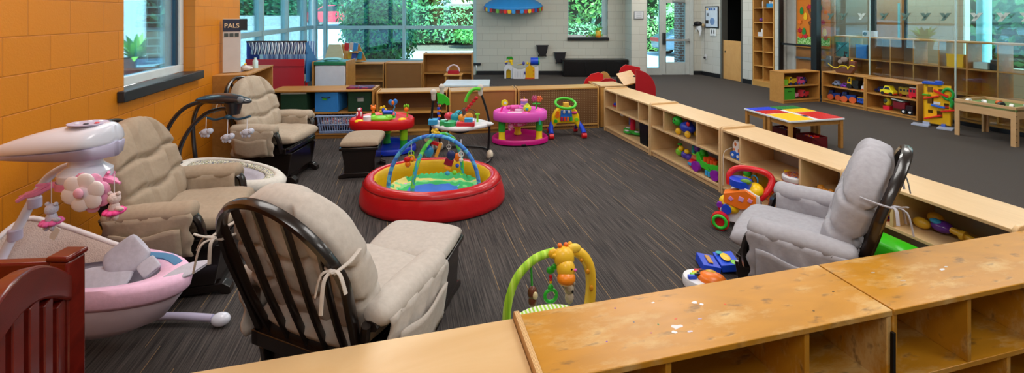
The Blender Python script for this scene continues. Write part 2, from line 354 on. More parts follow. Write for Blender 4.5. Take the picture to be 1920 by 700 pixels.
# back wall at y = 12.04, glazed from -5.43 to -1.0, block from there
struct(B().b2(-5.43-.12, -1.0, 12.04, 12.24, 0, .33).obj('wall_glazed_back', WHITEB, smooth=0))
w3 = struct(B().b2(-5.43, -.98, 12.06, 12.15, 1.26, 1.35).obj('window_3', MULL, bev=.004))
b = B(); b.b2(-5.43, -.98, 12.06, 12.15, .33, .42); b.b2(-5.43, -.98, 12.06, 12.15, 3.1, 3.3)
for x0, x1 in ((-5.2, -5.12), (-3.02, -2.95), (-1.07, -.98), (-5.6, -5.40)): b.b2(x0, x1, 12.04, 12.16, .33, 3.3)
b.obj('window_mullion', MULL, w3, bev=.004)
B().b2(-5.43, -1.0, 12.105, 12.113, .35, 3.2).obj('window_pane', GLASS, w3)
struct(B().b2(-1.15, -.86, 11.98, 12.05, .27, .33).obj('trim_sill_back', SILL, bev=.005))
b = B(); b.b2(-1.0+.02, 1.53, 12.04, 12.24, 0, 3.3); b.b2(1.53, 2.64, 12.04, 12.24, 0, 1.0); b.b2(1.53, 2.64, 12.04, 12.24, 2.7, 3.3); b.b2(2.64, 3.68, 12.04, 12.24, 0, 3.3)
b.b2(4.98, 5.5, 12.04, 12.24, 0, 3.3); b.b2(3.68, 4.98, 12.04, 12.24, 2.2, 3.3)
struct(b.obj('wall_back', WHITEB, smooth=0))
struct(B().b2(3.11, 3.5, 11.39, 12.04, 0, 3.3).obj('wall_pier', block_wall('pier_block', '#c6c6bc', .39, .203, '#a3a196', off=.08), smooth=0))
b = B(); b.b2(-.98, 3.1, 12.02, 12.04, 0, .11); b.b2(3.1, 3.52, 11.375, 11.39, 0, .11); b.b2(4.98, 5.2, 12.02, 12.04, 0, .11); struct(b.obj('baseboard_back', BLK, bev=.003))
w4 = struct(B().b2(1.53, 2.64, 12.15, 12.2, 1.03, 1.1).obj('window_4', FRAME_W, bev=.004))
b = B(); b.b2(1.53, 1.57, 12.15, 12.2, 1.1, 2.7); b.b2(2.5, 2.64, 12.15, 12.2, 1.1, 2.7); b.obj('window_frame', MULL, w4, bev=.004)
B().b2(1.55, 2.56, 12.17, 12.178, 1.08, 2.7).obj('window_pane', GLASS, w4)
struct(B().b2(1.52, 2.66, 11.99, 12.15, .95, 1.03).obj('trim_window_sill_back', BLK, bev=.004))
# entrance door with sidelight
DG = M('#b9c0bd', .4)
d1 = struct(B().b2(3.66, 4.98, 12.0, 12.1, 2.12, 2.2).obj('door_1', DG, bev=.004))
b = B(); b.b2(3.66, 3.71, 12.0, 12.1, 0, 2.12); b.b2(4.88, 4.98, 12.0, 12.1, 0, 2.12); b.b2(4.05, 4.12, 12.0, 12.1, 0, 2.12); b.b2(3.71, 4.05, 12.0, 12.1, 0, .2); b.obj('door_frame', DG, d1, bev=.004)
b = B(); b.b2(4.12, 4.23, 12.02, 12.07, .01, 2.1); b.b2(4.76, 4.88, 12.02, 12.07, .01, 2.1); b.b2(4.23, 4.76, 12.02, 12.07, .01, .35); b.b2(4.23, 4.76, 12.02, 12.07, 1.98, 2.1)
b.obj('door_leaf', DG, d1, bev=.004)
B().b2(4.22, 4.77, 12.04, 12.046, .34, 1.99).obj('door_pane', GLASS, d1)
B().b2(3.7, 4.06, 12.04, 12.046, .19, 2.12).obj('sidelight_pane', GLASS, d1)
b = B(); b.b2(4.15, 4.86, 11.95, 11.98, .93, .99); b.b2(4.15, 4.18, 11.97, 12.02, .92, 1.0); b.b2(4.83, 4.86, 11.97, 12.02, .92, 1.0); b.obj('push_bar', M('#c9cfce', .25, .6), d1, bev=.004)
b = B(); b.b2(4.13, 4.2, 11.93, 12.02, .84, 1.16); b.obj('door_latch', M('#3c4346', .3, .6), d1, bev=.01)
b = B(); b.b2(4.4, 4.72, 11.92, 12.0, 1.99, 2.06); b.obj('door_closer', M('#9aa3a3', .35, .5), d1, bev=.01)
# right wall beyond the glass: from the corner to the dutch door
def rl(y, o=0): return (RX(y)+.963*o, y+.27*o)
def rseg(b, y0, y1, z0, z1, o0=0, o1=.18): b.prism([rl(y0, o0), rl(y1, o0), rl(y1, o1), rl(y0, o1)], z0, z1, 'XY')
b = B(); rseg(b, 11.32, 12.24, 0, 3.3); rseg(b, 10.33, 10.62, 0, 3.3); rseg(b, 10.62, 11.32, 2.2, 3.3); rseg(b, 9.62, 9.72, 0, 3.3, .0, .2)
struct(b.obj('wall_right', WHITER, smooth=0))
b = B(); rseg(b, 11.34, 12.1, 0, .11, -.014, 0); rseg(b, 10.34, 10.61, 0, .11, -.014, 0); struct(b.obj('baseboard_right', BLK, bev=.003))
b = B(); rseg(b, 10.62, 10.66, 0, 2.2, -.01, .16); rseg(b, 11.27, 11.32, 0, 2.2, -.02, .16); rseg(b, 10.62, 11.32, 2.14, 2.2, -.01, .16)
d2 = struct(b.obj('door_2', M('#5c5d58', .4), bev=.004))
PLY = wood('#d9a868', '#c08b4c', .35, 12, 2.0)
b = B(); rseg(b, 10.66, 11.27, .01, 1.0, .03, .07); b.obj('door_leaf', PLY, d2, bev=.004)
b = B(); rseg(b, 11.19, 11.215, .69, .73, .015, .035); b.obj('door_latch', M('#30302e', .4), d2)
b = B(); rseg(b, 10.2, 11.7, 0, 3.0, 2.2, 2.3); rseg(b, 10.1, 10.2, 0, 3.0, .2, 2.3); rseg(b, 11.7, 11.8, 0, 3.0, .2, 2.3); struct(b.obj('wall_store_room', M('#1d2224', .8), smooth=0))
# black posts of the glass partition
PB = M('#101318', .4)
b = B(); rseg(b, 8.72, 8.84, 0, 3.3, -.05, .07); struct(b.obj('trim_partition_post', PB, bev=.004))
b = B(); rseg(b, 9.56, 9.6, 0, 3.3, -.03, .07); rseg(b, 8.84, 9.56, 1.0, 1.04, .0, .05) ; struct(b.obj('trim_door_post', PB, bev=.003))
w5 = struct(B().prism([rl(8.72, .0), rl(8.72, .05), rl(-2, .05), rl(-2, 0)], 0, .06, 'XY').obj('window_5', PB))
B().prism([rl(8.74, .012), rl(8.74, .02), rl(-2, .02), rl(-2, .012)], .06, 3.3, 'XY').obj('partition_pane', GLASS2, w5)
b = B()
for y in (7.79, 6.60, 5.2): b.prism([rl(y-.008, .008), rl(y+.008, .008), rl(y+.008, .024), rl(y-.008, .024)], .06, 3.3, 'XY')
b.obj('pane_joint', M('#b9cfcc', .3), w5)
# Y-shaped logos in a row on the glass
LG = M('#5c7a70', .4); LG2 = M('#c8d8d4', .4)
def ylogo(y, m):
    b = B(); h = .13; z = 1.62
    for poly in ([(-.07, .06), (-.02, .06), (.02, 0), (-.01, -.03)], [(.07, .06), (.02, .06), (-.02, -.005), (-.055, -.06), (-.01, -.06), (.025, -.005)]):
        A = [rl(y-p[0], .004)+(z+p[1],) for p in poly]; Q = [rl(y-p[0], .011)+(z+p[1],) for p in poly]
        va = [b.b.verts.new(v) for v in A]; vb = [b.b.verts.new(v) for v in Q]; n = len(va); b._f(va); b._f(vb[::-1])
        for k in range(n): b._f([va[k], va[(k+1) % n], vb[(k+1) % n], vb[k]])
    b.obj('logo_decal', m, w5, smooth=0, weld=False)
for k, y in enumerate((8.48, 8.24, 7.92, 7.56, 7.24, 6.97, 6.72, 6.36, 6.08, 5.85)): ylogo(y, LG2 if k in (2, 7, 8, 9) else LG)
# hallway behind the glass
def hl(y, o=0): return (RX(y)+2.4+.963*o, y+.27*o)
BEIGE = block_wall('hall_block', '#a3a088', .406, .203, '#8a8872', ux=(.27, -.963))
b = B()
for y0, y1 in ((9.98, 12.6), (8.35, 9.25), (-2, 5.2)): b.prism([hl(y0), hl(y1), hl(y1, .2), hl(y0, .2)], 0, 3.3, 'XY')
b.prism([hl(9.25), hl(9.98), hl(9.98, .2), hl(9.25, .2)], 2.3, 3.3, 'XY'); b.prism([hl(5.2), hl(8.35), hl(8.35, .2), hl(5.2, .2)], 2.9, 3.3, 'XY'); b.prism([hl(5.2), hl(8.35), hl(8.35, .2), hl(5.2, .2)], 0, .7, 'XY')
struct(b.obj('wall_hallway', BEIGE, smooth=0))
d3 = struct(B().prism([hl(9.25, -.02), hl(9.98, -.02), hl(9.98, .1), hl(9.25, .1)], 2.18, 2.3, 'XY').obj('door_3', M('#23261f', .4)))
b = B(); b.prism([hl(9.25, -.02), hl(9.3, -.02), hl(9.3, .1), hl(9.25, .1)], 0, 2.18, 'XY'); b.prism([hl(9.85, -.02), hl(9.98, -.02), hl(9.98, .1), hl(9.85, .1)], 0, 2.18, 'XY'); b.obj('door_frame', M('#23261f', .4), d3)
B().prism([hl(9.3, .02), hl(9.85, .02), hl(9.85, .06), hl(9.3, .06)], 0.01, 2.18, 'XY').obj('door_leaf', wood('#a5793f', '#8a6230', .4, 12, 2), d3)
B().prism([hl(9.40, .012), hl(9.44, .012), hl(9.44, .02), hl(9.40, .02)], 1.1, 1.9, 'XY').obj('door_pane', M('#59b4c4', .1), d3)
B().prism([hl(5.2, .05), hl(8.35, .05), hl(8.35, .06), hl(5.2, .06)], .7, 2.9, 'XY').obj('window_6', GLASS); struct(bpy.data.objects['window_6'])
# open wood door with the leaf collage, behind the partition
e0 = rl(9.5, .3); 
b = B(); b.prism([rl(9.42, .25), rl(8.60, .25), rl(8.60, .3), rl(9.42, .3)], .01, 2.15, 'XY'); DW = wood('#a8713a', '#8c5a2a', .4, 12, 2)
d4 = struct(b.obj('door_4', DW, bev=.003))
b = B(); b.prism([rl(9.38, .19), rl(8.66, .19), rl(8.66, .23), rl(9.38, .23)], .71, .76, 'XY'); b.obj('push_bar', M('#7d8896', .25, .7), d4, bev=.008)
b = B(); b.prism([rl(8.72, .19), rl(8.62, .19), rl(8.62, .25), rl(8.72, .25)], .63, .83, 'XY'); b.obj('door_latch', M('#9aa6ae', .25, .7), d4, bev=.01)
b = B(); b.prism([rl(9.68, .25), rl(9.45, .25), rl(9.45, .32), rl(9.68, .32)], 0, 3.3, 'XY'); struct(b.obj('wall_door_jamb', M('#c4c8c4', .6), smooth=0))
# walls the camera cannot see but which close the room
struct(B().b2(-2.4, 11.6, -2.2, -2, 0, 3.3).obj('wall_front', M('#c9c4b8', .8), smooth=0))
struct(B().b2(5.5, 7.7, 12.3, 12.5, 0, 3.3).obj('wall_hallway_back', M('#c9c4b8', .8), smooth=0))
# ------------------------------------------------------------------ outside the windows
struct(B().b2(-60, 60, -30, 90, -.3, -.2).obj('ground_outside', M('#cfd2cc', .9), smooth=0))
GRASS = M('#5f9c3a', .9, kind='lawn', scale=3, var=.2)
def slab(name, pts, m, z=-.19):
    return struct(B().prism(pts, -.25, z, 'XY').obj(name, m, smooth=0))
def bank(name, x0, x1, m, y0=18):
    b = B(); b.prism([(y0, -.2), (60, -.2+.09*(60-y0)), (60, -.5), (y0, -.5)], x0, x1, 'YZ'); return struct(b.obj(name, m, smooth=0))
bank('ground_bank_road', -60, -8.2, M('#c6cac6', .9)); bank('ground_bank_mulch', -8.2, 4.5, M('#8a7660', .95, kind='mulch', bump=.5, scale=12, var=.3), 22.5); bank('ground_bank_lawn', 4.5, 50, M('#9db07a', .95, kind='lawn', scale=2, var=.25), 24)
slab('lawn_outside_side', [(-40, 1), (-10.5, 2), (-13, 9.5), (-40, 8)], GRASS, -.15)
slab('lawn_outside_strip', [(-6.4, 12.6), (2.9, 12.6), (2.9, 13.7), (-2, 14.2), (-6.4, 13.4)], GRASS, -.14)
LEAFM = {}
def leaf_mat(c1, c2):
    k = (c1, c2)
    if k in LEAFM: return LEAFM[k]
    m = bpy.data.materials.new('leaf'); m.use_nodes = True; N, L, b_ = nm(m)
    g = N.new('ShaderNodeNewGeometry'); r = N.new('ShaderNodeValToRGB'); L.new(g.outputs['Random Per Island'], r.inputs[0])
    r.color_ramp.elements[0].color = (*lin(c1), 1); r.color_ramp.elements[1].color = (*lin(c2), 1); L.new(r.outputs[0], b_.inputs['Base Color'])
    b_.inputs['Roughness'].default_value = .45; b_.inputs['Transmission Weight'].default_value = 0
    LEAFM[k] = m; return m
def foliage(name, label, cat, c, rad, n, ls, c1, c2, boxy=False, trunk=None, group=None, core=True, base=-.15):
    rnd = random.Random(hash(label) % 1000 if False else sum(map(ord, label)))
    root = thing(name, label, cat, (c[0], c[1], base), 0, group)
    b = B(); cz = c[2]-base
    for k in range(n):
        while True:
            d = Vector((rnd.uniform(-1, 1), rnd.uniform(-1, 1), rnd.uniform(-1, 1)))
            if boxy:
                ax = max(range(3), key=lambda q: abs(d[q])); 
                d = d/abs(d[ax]); d *= rnd.uniform(.9, 1.02); break
            if .05 < d.length < 1:
                d = d.normalized()*rnd.uniform(.8, 1.08)*(1+.18*noise.noise(d*2.3+Vector((c[0], 0, 0)))); break
        p = Vector((d.x*rad[0], d.y*rad[1], cz+d.z*rad[2]))
        if p.z < .02: continue
        nrm = (Vector((d.x, d.y, d.z)).normalized()+Vector((rnd.uniform(-.7, .7), rnd.uniform(-.7, .7), rnd.uniform(-.3, .9)))).normalized()
        t = nrm.orthogonal().normalized(); t.rotate(Matrix.Rotation(rnd.uniform(0, 6.28), 3, nrm)); q = nrm.cross(t); s = ls*rnd.uniform(.6, 1.3)
        v = [b.b.verts.new(p+x) for x in (-t*s, q*s*.45+nrm*s*.1, t*s, -q*s*.45+nrm*s*.1)]; b._f(v)
    b.obj('foliage', leaf_mat(c1, c2), root, smooth=0, weld=False)
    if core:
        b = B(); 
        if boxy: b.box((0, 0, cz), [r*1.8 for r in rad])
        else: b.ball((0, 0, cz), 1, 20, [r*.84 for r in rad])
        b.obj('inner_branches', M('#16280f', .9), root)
    if trunk:
        b = B(); b.tube([(0, 0, 0), (.05, 0, cz*.5), (0, .05, cz)], [trunk, trunk*.8, trunk*.5], 8); b.obj('trunk', M('#4a3b2e', .9, bump=.6, scale=20), root)
    return root
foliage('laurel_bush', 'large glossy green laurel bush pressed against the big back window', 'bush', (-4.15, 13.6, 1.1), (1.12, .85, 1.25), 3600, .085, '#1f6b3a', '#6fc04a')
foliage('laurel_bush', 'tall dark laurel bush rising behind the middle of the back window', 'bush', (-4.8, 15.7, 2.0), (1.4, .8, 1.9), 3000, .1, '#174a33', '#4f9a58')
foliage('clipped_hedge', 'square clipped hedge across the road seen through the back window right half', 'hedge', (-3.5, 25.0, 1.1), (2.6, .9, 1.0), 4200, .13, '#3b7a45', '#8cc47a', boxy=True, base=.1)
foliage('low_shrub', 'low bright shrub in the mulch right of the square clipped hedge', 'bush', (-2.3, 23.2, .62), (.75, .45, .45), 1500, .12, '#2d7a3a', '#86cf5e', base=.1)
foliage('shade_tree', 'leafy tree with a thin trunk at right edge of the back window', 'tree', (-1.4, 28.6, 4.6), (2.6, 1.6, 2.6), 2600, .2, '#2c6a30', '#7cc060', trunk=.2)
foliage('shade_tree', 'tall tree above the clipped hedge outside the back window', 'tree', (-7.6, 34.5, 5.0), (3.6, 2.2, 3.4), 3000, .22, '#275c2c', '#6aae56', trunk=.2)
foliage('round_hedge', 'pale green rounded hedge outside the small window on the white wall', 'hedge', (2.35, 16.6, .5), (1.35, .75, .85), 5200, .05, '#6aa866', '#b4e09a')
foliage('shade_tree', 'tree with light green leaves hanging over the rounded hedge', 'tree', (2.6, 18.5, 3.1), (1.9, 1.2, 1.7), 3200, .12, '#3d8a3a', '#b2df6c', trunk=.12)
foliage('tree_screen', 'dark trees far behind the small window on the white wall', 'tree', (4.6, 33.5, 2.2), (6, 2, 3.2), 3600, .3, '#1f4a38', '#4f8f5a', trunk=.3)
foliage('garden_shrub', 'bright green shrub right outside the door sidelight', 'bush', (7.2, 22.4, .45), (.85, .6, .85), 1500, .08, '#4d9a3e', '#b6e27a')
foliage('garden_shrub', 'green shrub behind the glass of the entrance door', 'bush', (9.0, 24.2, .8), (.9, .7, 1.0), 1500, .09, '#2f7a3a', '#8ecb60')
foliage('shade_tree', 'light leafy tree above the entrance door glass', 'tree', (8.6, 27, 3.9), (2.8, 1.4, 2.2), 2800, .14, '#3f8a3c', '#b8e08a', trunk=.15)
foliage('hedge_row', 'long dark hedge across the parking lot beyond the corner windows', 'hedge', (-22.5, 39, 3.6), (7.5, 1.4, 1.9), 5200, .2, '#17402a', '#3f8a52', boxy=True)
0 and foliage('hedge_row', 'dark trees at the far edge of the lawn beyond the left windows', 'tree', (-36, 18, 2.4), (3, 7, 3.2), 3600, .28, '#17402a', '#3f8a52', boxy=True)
foliage('shade_tree', 'dark green trees outside the hallway window behind the glass partition', 'tree', (12.8, 10.6, 1.9), (2.2, 2.4, 2.1), 4200, .13, '#173f24', '#4f9440')  # trees added to stand in for green reflections on the partition glass
tag(B().lathe([(0, 0), (.11, 0), (.11, 2.6), (0, 2.6)], n=18).obj('pale_post', M('#8fc8cc', .5), loc=(9.55, 8.85, -.2)), 'pale blue post outside the hallway window', 'post')
# fern in a dark planter outside the orange wall's window
fr = thing('potted_plant', 'leafy potted plant outside the window in the orange wall', 'plant', (-10.3, 12.0, -.18))
b = B(); b.lathe([(.0, 0), (.24, 0), (.34, .62), (.36, .66), (.3, .66), (.28, .6), (0, .6)], n=20); b.obj('pot', M('#5a1d22', .5), fr)
b = B(); rnd = random.Random(3)
for k in range(46):
    a = rnd.uniform(0, 6.28); l = rnd.uniform(.35, .75); up = rnd.uniform(.3, .85)
    pts = [Vector((cos(a)*l*t, sin(a)*l*t, .6+up*t*1.2-.55*l*t*t)) for t in (0, .35, .7, 1)]
    sd = Vector((-sin(a), cos(a), 0))*.055
    prev = None
    for q, p in enumerate(pts):
        w_ = sd*(1, 1.4, 1.1, .1)[q]; cur = (b.b.verts.new(p-w_), b.b.verts.new(p+w_+Vector((0, 0, .01))))
        if prev: b._f([prev[0], prev[1], cur[1], cur[0]])
        prev = cur
b.obj('leaves', leaf_mat('#2f8a30', '#9fe04a'), fr, smooth=0, weld=False)
BRICK = bpy.data.materials.new('brick'); BRICK.use_nodes = True
def brickm():
    N, L, b_ = nm(BRICK); g = N.new('ShaderNodeNewGeometry'); sp = N.new('ShaderNodeSeparateXYZ'); L.new(g.outputs['Position'], sp.inputs[0])
    ad = N.new('ShaderNodeMath'); L.new(sp.outputs['X'], ad.inputs[0]); L.new(sp.outputs['Y'], ad.inputs[1]); cb = N.new('ShaderNodeCombineXYZ'); L.new(ad.outputs[0], cb.inputs[0]); L.new(sp.outputs['Z'], cb.inputs[1])
    br = N.new('ShaderNodeTexBrick'); L.new(cb.outputs[0], br.inputs['Vector']); br.inputs['Scale'].default_value = 1; br.inputs['Brick Width'].default_value = .2; br.inputs['Row Height'].default_value = .075; br.inputs['Mortar Size'].default_value = .008
    br.inputs['Color1'].default_value = (*lin('#a5533c'), 1); br.inputs['Color2'].default_value = (*lin('#8a5f58'), 1); br.inputs['Mortar'].default_value = (*lin('#cfc9bd'), 1)
    L.new(br.outputs['Color'], b_.inputs['Base Color']); b_.inputs['Roughness'].default_value = .85
brickm()
struct(B().prism([(-4.75, 5.62), (-4.35, 5.72), (-4.47, 6.1), (-4.9, 6.0)], -.2, 3.4, 'XY').obj('pillar_brick_outside', BRICK, smooth=0)) if False else None
struct(B().prism([wl(4.31, .30), wl(4.95, .30), wl(4.95, .42), wl(4.31, .42)], -.2, 3.4, 'XY').obj('wall_outside_brick', BRICK, smooth=0)); struct(B().prism([wl(4.30, .19), wl(5.4, .19), wl(5.4, .30), wl(4.30, .30)], -.2, 3.4, 'XY').obj('trim_outside_left', FRAME_W, smooth=0))
struct(B().b2(5.08, 5.32, 13.3, 13.7, -.2, 3.2).obj('pillar_brick_door', BRICK, smooth=0))
# cars
def car(loc, rz, col, label, cat='car'):
    r = thing('parked_car', label, cat, loc, rz)
    prof = [(-2.1, .3), (-2.15, .75), (-1.9, .95), (-1.35, 1.0), (-.75, 1.42), (.75, 1.48), (1.45, 1.05), (2.1, .95), (2.2, .6), (2.15, .3)]
    B().prism(prof, -.85, .85, 'XZ').obj('body', M(col, .25, .2, coat=.6), r, bev=.07)
    gp = [(-1.2, 1.02), (-.7, 1.36), (.7, 1.42), (1.25, 1.06)]; B().prism(gp, -.87, .87, 'XZ').obj('window_glass', M('#10202c', .08), r)
    B().prism([(-2.17, .62), (-2.17, .8), (-1.98, .8), (-1.98, .62)], -.8, .8, 'XZ').obj('tail_lights', plas('#e02030'), r, bev=.02)
    for x in (-1.35, 1.4):
        for y in (-.8, .8):
            w = B().cyl((x, y, .32), .33, .2, 24, 'Y').obj('wheel', M('#16181a', .7), r)
            B().cyl((x, y, .32), .2, .215, 16, 'Y').obj('hub', M('#c8cccf', .3, .7), w)
    return r
car((-11.7, 29.5, .86), radians(8), '#c8243c', 'red hatchback parked beyond the corner of the back window')
car((8.8, 20.2, -.2), radians(4), '#5f7488', 'blue grey car whose wheel shows beside the brick pier at the entrance')
# ------------------------------------------------------------------ shelf units and furniture
MAPLE = wood('#dcba8a', '#c8a472', .32, 2.2, 9, .45); MAPLE2 = wood('#c99a55', '#aa7838', .35, 2.2, 9, .5)
OAK = wood('#b98544', '#946428', .38, 2.2, 9, .6); WORN = wood('#c0851f', '#9c6a16', .32, 1.8, 6, .5, wear=True); BIRCH = wood('#dcbb8c', '#c69c64', .35, 1.2, 3.5, .7)
GREYB = M('#a9a49c', .6); HARD = M('#6f4d2c', .6); EDGE = M('#b98f5a', .6)
def unit(name, label, o, rz, L, D, H, wd=None, shelf=None, up=(), low=(), back=None, lip=True, base=.05, cat='shelf', front_back=False, t=.02, open_back=False, group=None, pegs=False, topm=None, tall=()):
    """shelf unit: local x along its open front, y into its depth"""
    wd = wd or MAPLE; r = thing(name, label, cat, (o[0], o[1], 0), rz, group)
    for x in (0, L-t):
        b = B()
        if lip:
            h = H+(.020 if group and 'diagonal' in group else .012); rr = .035
            poly = [(-.006, 0), (D, 0), (D, h-rr)]+arc(D-rr, h-rr, rr, rr, 0, 90, 4)[1:]+arc(-.006+rr, h-rr, rr, rr, 90, 180, 4)
            b.prism(poly, x, x+t, 'YZ')
        else: b.b2(x, x+t, 0, D, 0, H-.001)
        b.obj('side_panel', wd, r, bev=.004)
    x0, x1 = (t, L-t) if lip else (0, L)
    if not lip: b = B().b2(0, L, -.004, D, H-t, H+.001)
    else: b = B().b2(x0, x1, 0, D, H-t, H)
    b.obj('top', topm or wd, r, bev=.003)
    B().b2(t, L-t, .0, D-.012, base-.0, base+t).obj('bottom_shelf', wd, r, bev=.002)
    B().b2(t, L-t, .02, .04, 0.0, base).obj('plinth', wd, r)
    zs = [] if shelf is None else (shelf if isinstance(shelf, (list, tuple)) else [shelf])
    for z in zs: B().b2(t, L-t, .004, D-.012, z, z+t).obj('shelf_board', wd, r, bev=.002)
    bk = back or wd
    if front_back:
        B().b2(t, L-t, .012, .02, 0.03, H-t).obj('back_panel', bk, r)
    elif not open_back: B().b2(t, L-t, D-.01, D-.002, base, H-t).obj('back_panel', bk, r)
    if zs:
        for x in up: B().b2(x-t/2, x+t/2, .006, D-.012, zs[-1]+t, H-t).obj('divider', wd, r, bev=.002)
        for x in low: B().b2(x-t/2, x+t/2, .006, D-.012, base+t, zs[0]).obj('divider', wd, r, bev=.002)
    for x in tall: B().b2(x-t/2, x+t/2, .006, D-.012, base+t, H-t).obj('divider', wd, r, bev=.002)
    return r
P0 = Vector((1.315, 6.235)); U = Vector((.27, -.963)); NN = Vector((.963, .27))
def rowp(t, d=0): p = P0+U*t+NN*d; return (p.x, p.y)
SH = .335
rl_ = ['maple toy shelf at the far end of the diagonal row, holding a black bin', 'maple toy shelf holding the turtle and the green wagon, second of the diagonal row', 'maple toy shelf with the pull-string toy, third of the diagonal row', 'maple toy shelf behind the grey glider, holding the yellow giraffe toy']
dv = [((.336, .876), ()), ((.25, .80), ()), ((.22, .80), ()), ((.28,), ())]
for k in range(4):
    L = 1.132 if k < 3 else .84
    unit('toy_shelf', rl_[k], rowp(1.14*k), ROWD, L, .38, .595, MAPLE, SH, dv[k][0], dv[k][1], back=GREYB, group='maple shelves in the diagonal row')
# corner filler between the back row and the diagonal row
r = thing('corner_cabinet', 'square pale wood corner unit joining the two shelf rows', 'cabinet', (1.30, 6.42, 0), radians(12))
B().b2(0, .36, 0, .34, 0, .59).obj('body', MAPLE2, r, bev=.004); B().b2(-.0, .37, -.01, .35, .59, .612).obj('top', MAPLE, r, bev=.006)
# back row of dividers
def bd(x): return (x, 6.38-.1776*(1.284-x))
ang = atan2(.175, .984)
PEG = bpy.data.materials.new('pegboard'); PEG.use_nodes = True
def pegm():
    N, L, b_ = nm(PEG); tc = N.new('ShaderNodeTexCoord'); mp = N.new('ShaderNodeMapping'); mp.inputs['Scale'].default_value = (38, 38, 38); L.new(tc.outputs['Object'], mp.inputs[0])
    fr_ = N.new('ShaderNodeVectorMath'); fr_.operation = 'FRACTION'; L.new(mp.outputs[0], fr_.inputs[0]); sp = N.new('ShaderNodeSeparateXYZ'); L.new(fr_.outputs[0], sp.inputs[0])
    cb = N.new('ShaderNodeCombineXYZ'); L.new(sp.outputs['X'], cb.inputs[0]); L.new(sp.outputs['Z'], cb.inputs[1])
    ds = N.new('ShaderNodeVectorMath'); ds.operation = 'DISTANCE'; ds.inputs[1].default_value = (.5, .5, 0); L.new(cb.outputs[0], ds.inputs[0])
    lt = N.new('ShaderNodeMath'); lt.operation = 'LESS_THAN'; lt.inputs[1].default_value = .17; L.new(ds.outputs['Value'], lt.inputs[0])
    mx = N.new('ShaderNodeMix'); mx.data_type = 'RGBA'; L.new(lt.outputs[0], mx.inputs[0]); mx.inputs[6].default_value = (*lin('#6d4a28'), 1); mx.inputs[7].default_value = (*lin('#b39a78'), 1)
    L.new(mx.outputs[2], b_.inputs['Base Color']); b_.inputs['Roughness'].default_value = .55
pegm()
unit('divider_shelf', 'low wood divider whose brown pegboard back faces the play area', bd(.085), ang, 1.2, .3, .597, MAPLE2, None, back=PEG, front_back=True, group='low dividers across the back')
unit('divider_shelf', 'low wood divider with a plain brown back behind the bouncer', bd(-.862), ang, .94, .3, .60, MAPLE2, None, back=M('#9c6b35', .45), front_back=True, group='low dividers across the back')
unit('divider_shelf', 'empty low open shelf behind the red activity table', (-1.84, 5.93), atan2(.10, .99), .955, .32, .60, MAPLE2, .3, group='low dividers across the back', back=M('#6e4a25', .6))
unit('bin_shelf', 'low shelf holding the green and blue fabric bins and the laundry basket', (-3.2, 5.76), atan2(.10, 1.36), 1.345, .40, .645, OAK, .33, lip=False, back=M('#5b3c1e', .6), tall=())
# side shelf against the orange wall
unit('tall_side_shelf', 'waist high wood shelf against the orange wall with folded blankets', (-2.88, 4.75), atan2(.97, -.24), .98, .345, 1.0, OAK, [.33, .645], lip=False, back=M('#7b5427', .6))
# near worn counters
CU = Vector((.972, .236)); CV = Vector((-.236, .972))
def cp(s, d=0): p = Vector((.096, 1.257))+CU*s+CV*d; return (p.x, p.y)
ca = atan2(.236, .972)
unit('cubby_counter', 'worn orange wood cubby unit nearest the camera, with paint smears on its top', cp(.0), ca, 1.297, .29, .595, WORN, .31, (.4035, .933), (.4035, .933), lip=False, back=PEG, base=.04, group='worn cubby units in the foreground')
unit('cubby_counter', 'worn orange wood cubby unit with dark scratches at the lower right corner', cp(1.305), ca, 1.3, .29, .595, WORN, .31, (.387, .78), (.6,), lip=False, back=OAK, base=.04, group='worn cubby units in the foreground')
unit('birch_counter', 'pale birch cabinet with a swirled grain top and raised lip, along bottom edge', cp(-1.06, -.10), ca, 1.035, .39, .585, MAPLE, .31, (.6,), (), lip=False, base=.04, topm=BIRCH, cat='cabinet')
c_ = bpy.data.objects['birch_counter']
b = B(); poly = [(-.01, 0), (.4, 0), (.4, .59)]+arc(.375, .59, .025, .025, 0, 90, 4)+arc(.02, .59, .025, .025, 90, 180, 4); b.prism(poly, 1.037, 1.056, 'YZ'); b.obj('end_lip', bands('ply_edge', ['#e3c08a', '#a97b45', '#d9b27a', '#b88a52'], 'X', 130, .5), c_, bev=.003)
hg = bpy.data.objects['cubby_counter']
B().b2(1.288, 1.3, -.012, -.002, .3, .52).obj('hinge', M('#22201e', .4, .6), hg)
# paint smears and crumbs on the worn top
def smear(s, d, sx, sy, col, rz=0, par=hg):
    b = B(); rnd = random.Random(int(s*1000+d*100)); n = 9
    b.prism([(s+sx*cos(6.283*k/n+rz)*rnd.uniform(.4, 1), d+sy*sin(6.283*k/n+rz)*rnd.uniform(.3, 1)) for k in range(n)], .5955, .5964, 'XY'); b.obj('paint_mark', M(col, .5), par, smooth=0)
for q in ((.50, .105, .028, .014, '#d9d6d8'), (.475, .085, .016, .008, '#e4e2e6'), (.53, .075, .012, .008, '#cfc6d6'), (.64, .20, .018, .008, '#e8eaf2'), (.655, .185, .013, .007, '#dfe3f0'), (.74, .165, .006, .004, '#e0532f'), (.49, .235, .010, .006, '#e9e6ea'), (.40, .10, .006, .003, '#b04c9a'),
          (.445, .13, .005, .005, '#3a7a4a'), (.34, .24, .005, .004, '#8a3aa0'), (.37, .16, .004, .003, '#2a5a8a'), (.52, .14, .008, .004, '#d8543a'), (.60, .12, .010, .005, '#b7a4c4'), (.24, .1, .005, .003, '#7a3ab0'), (1.02, .06, .008, .004, '#4c3418'), (1.19, .13, .008, .003, '#3c2a14')): smear(*q)
h2 = bpy.data.objects['cubby_counter.001']
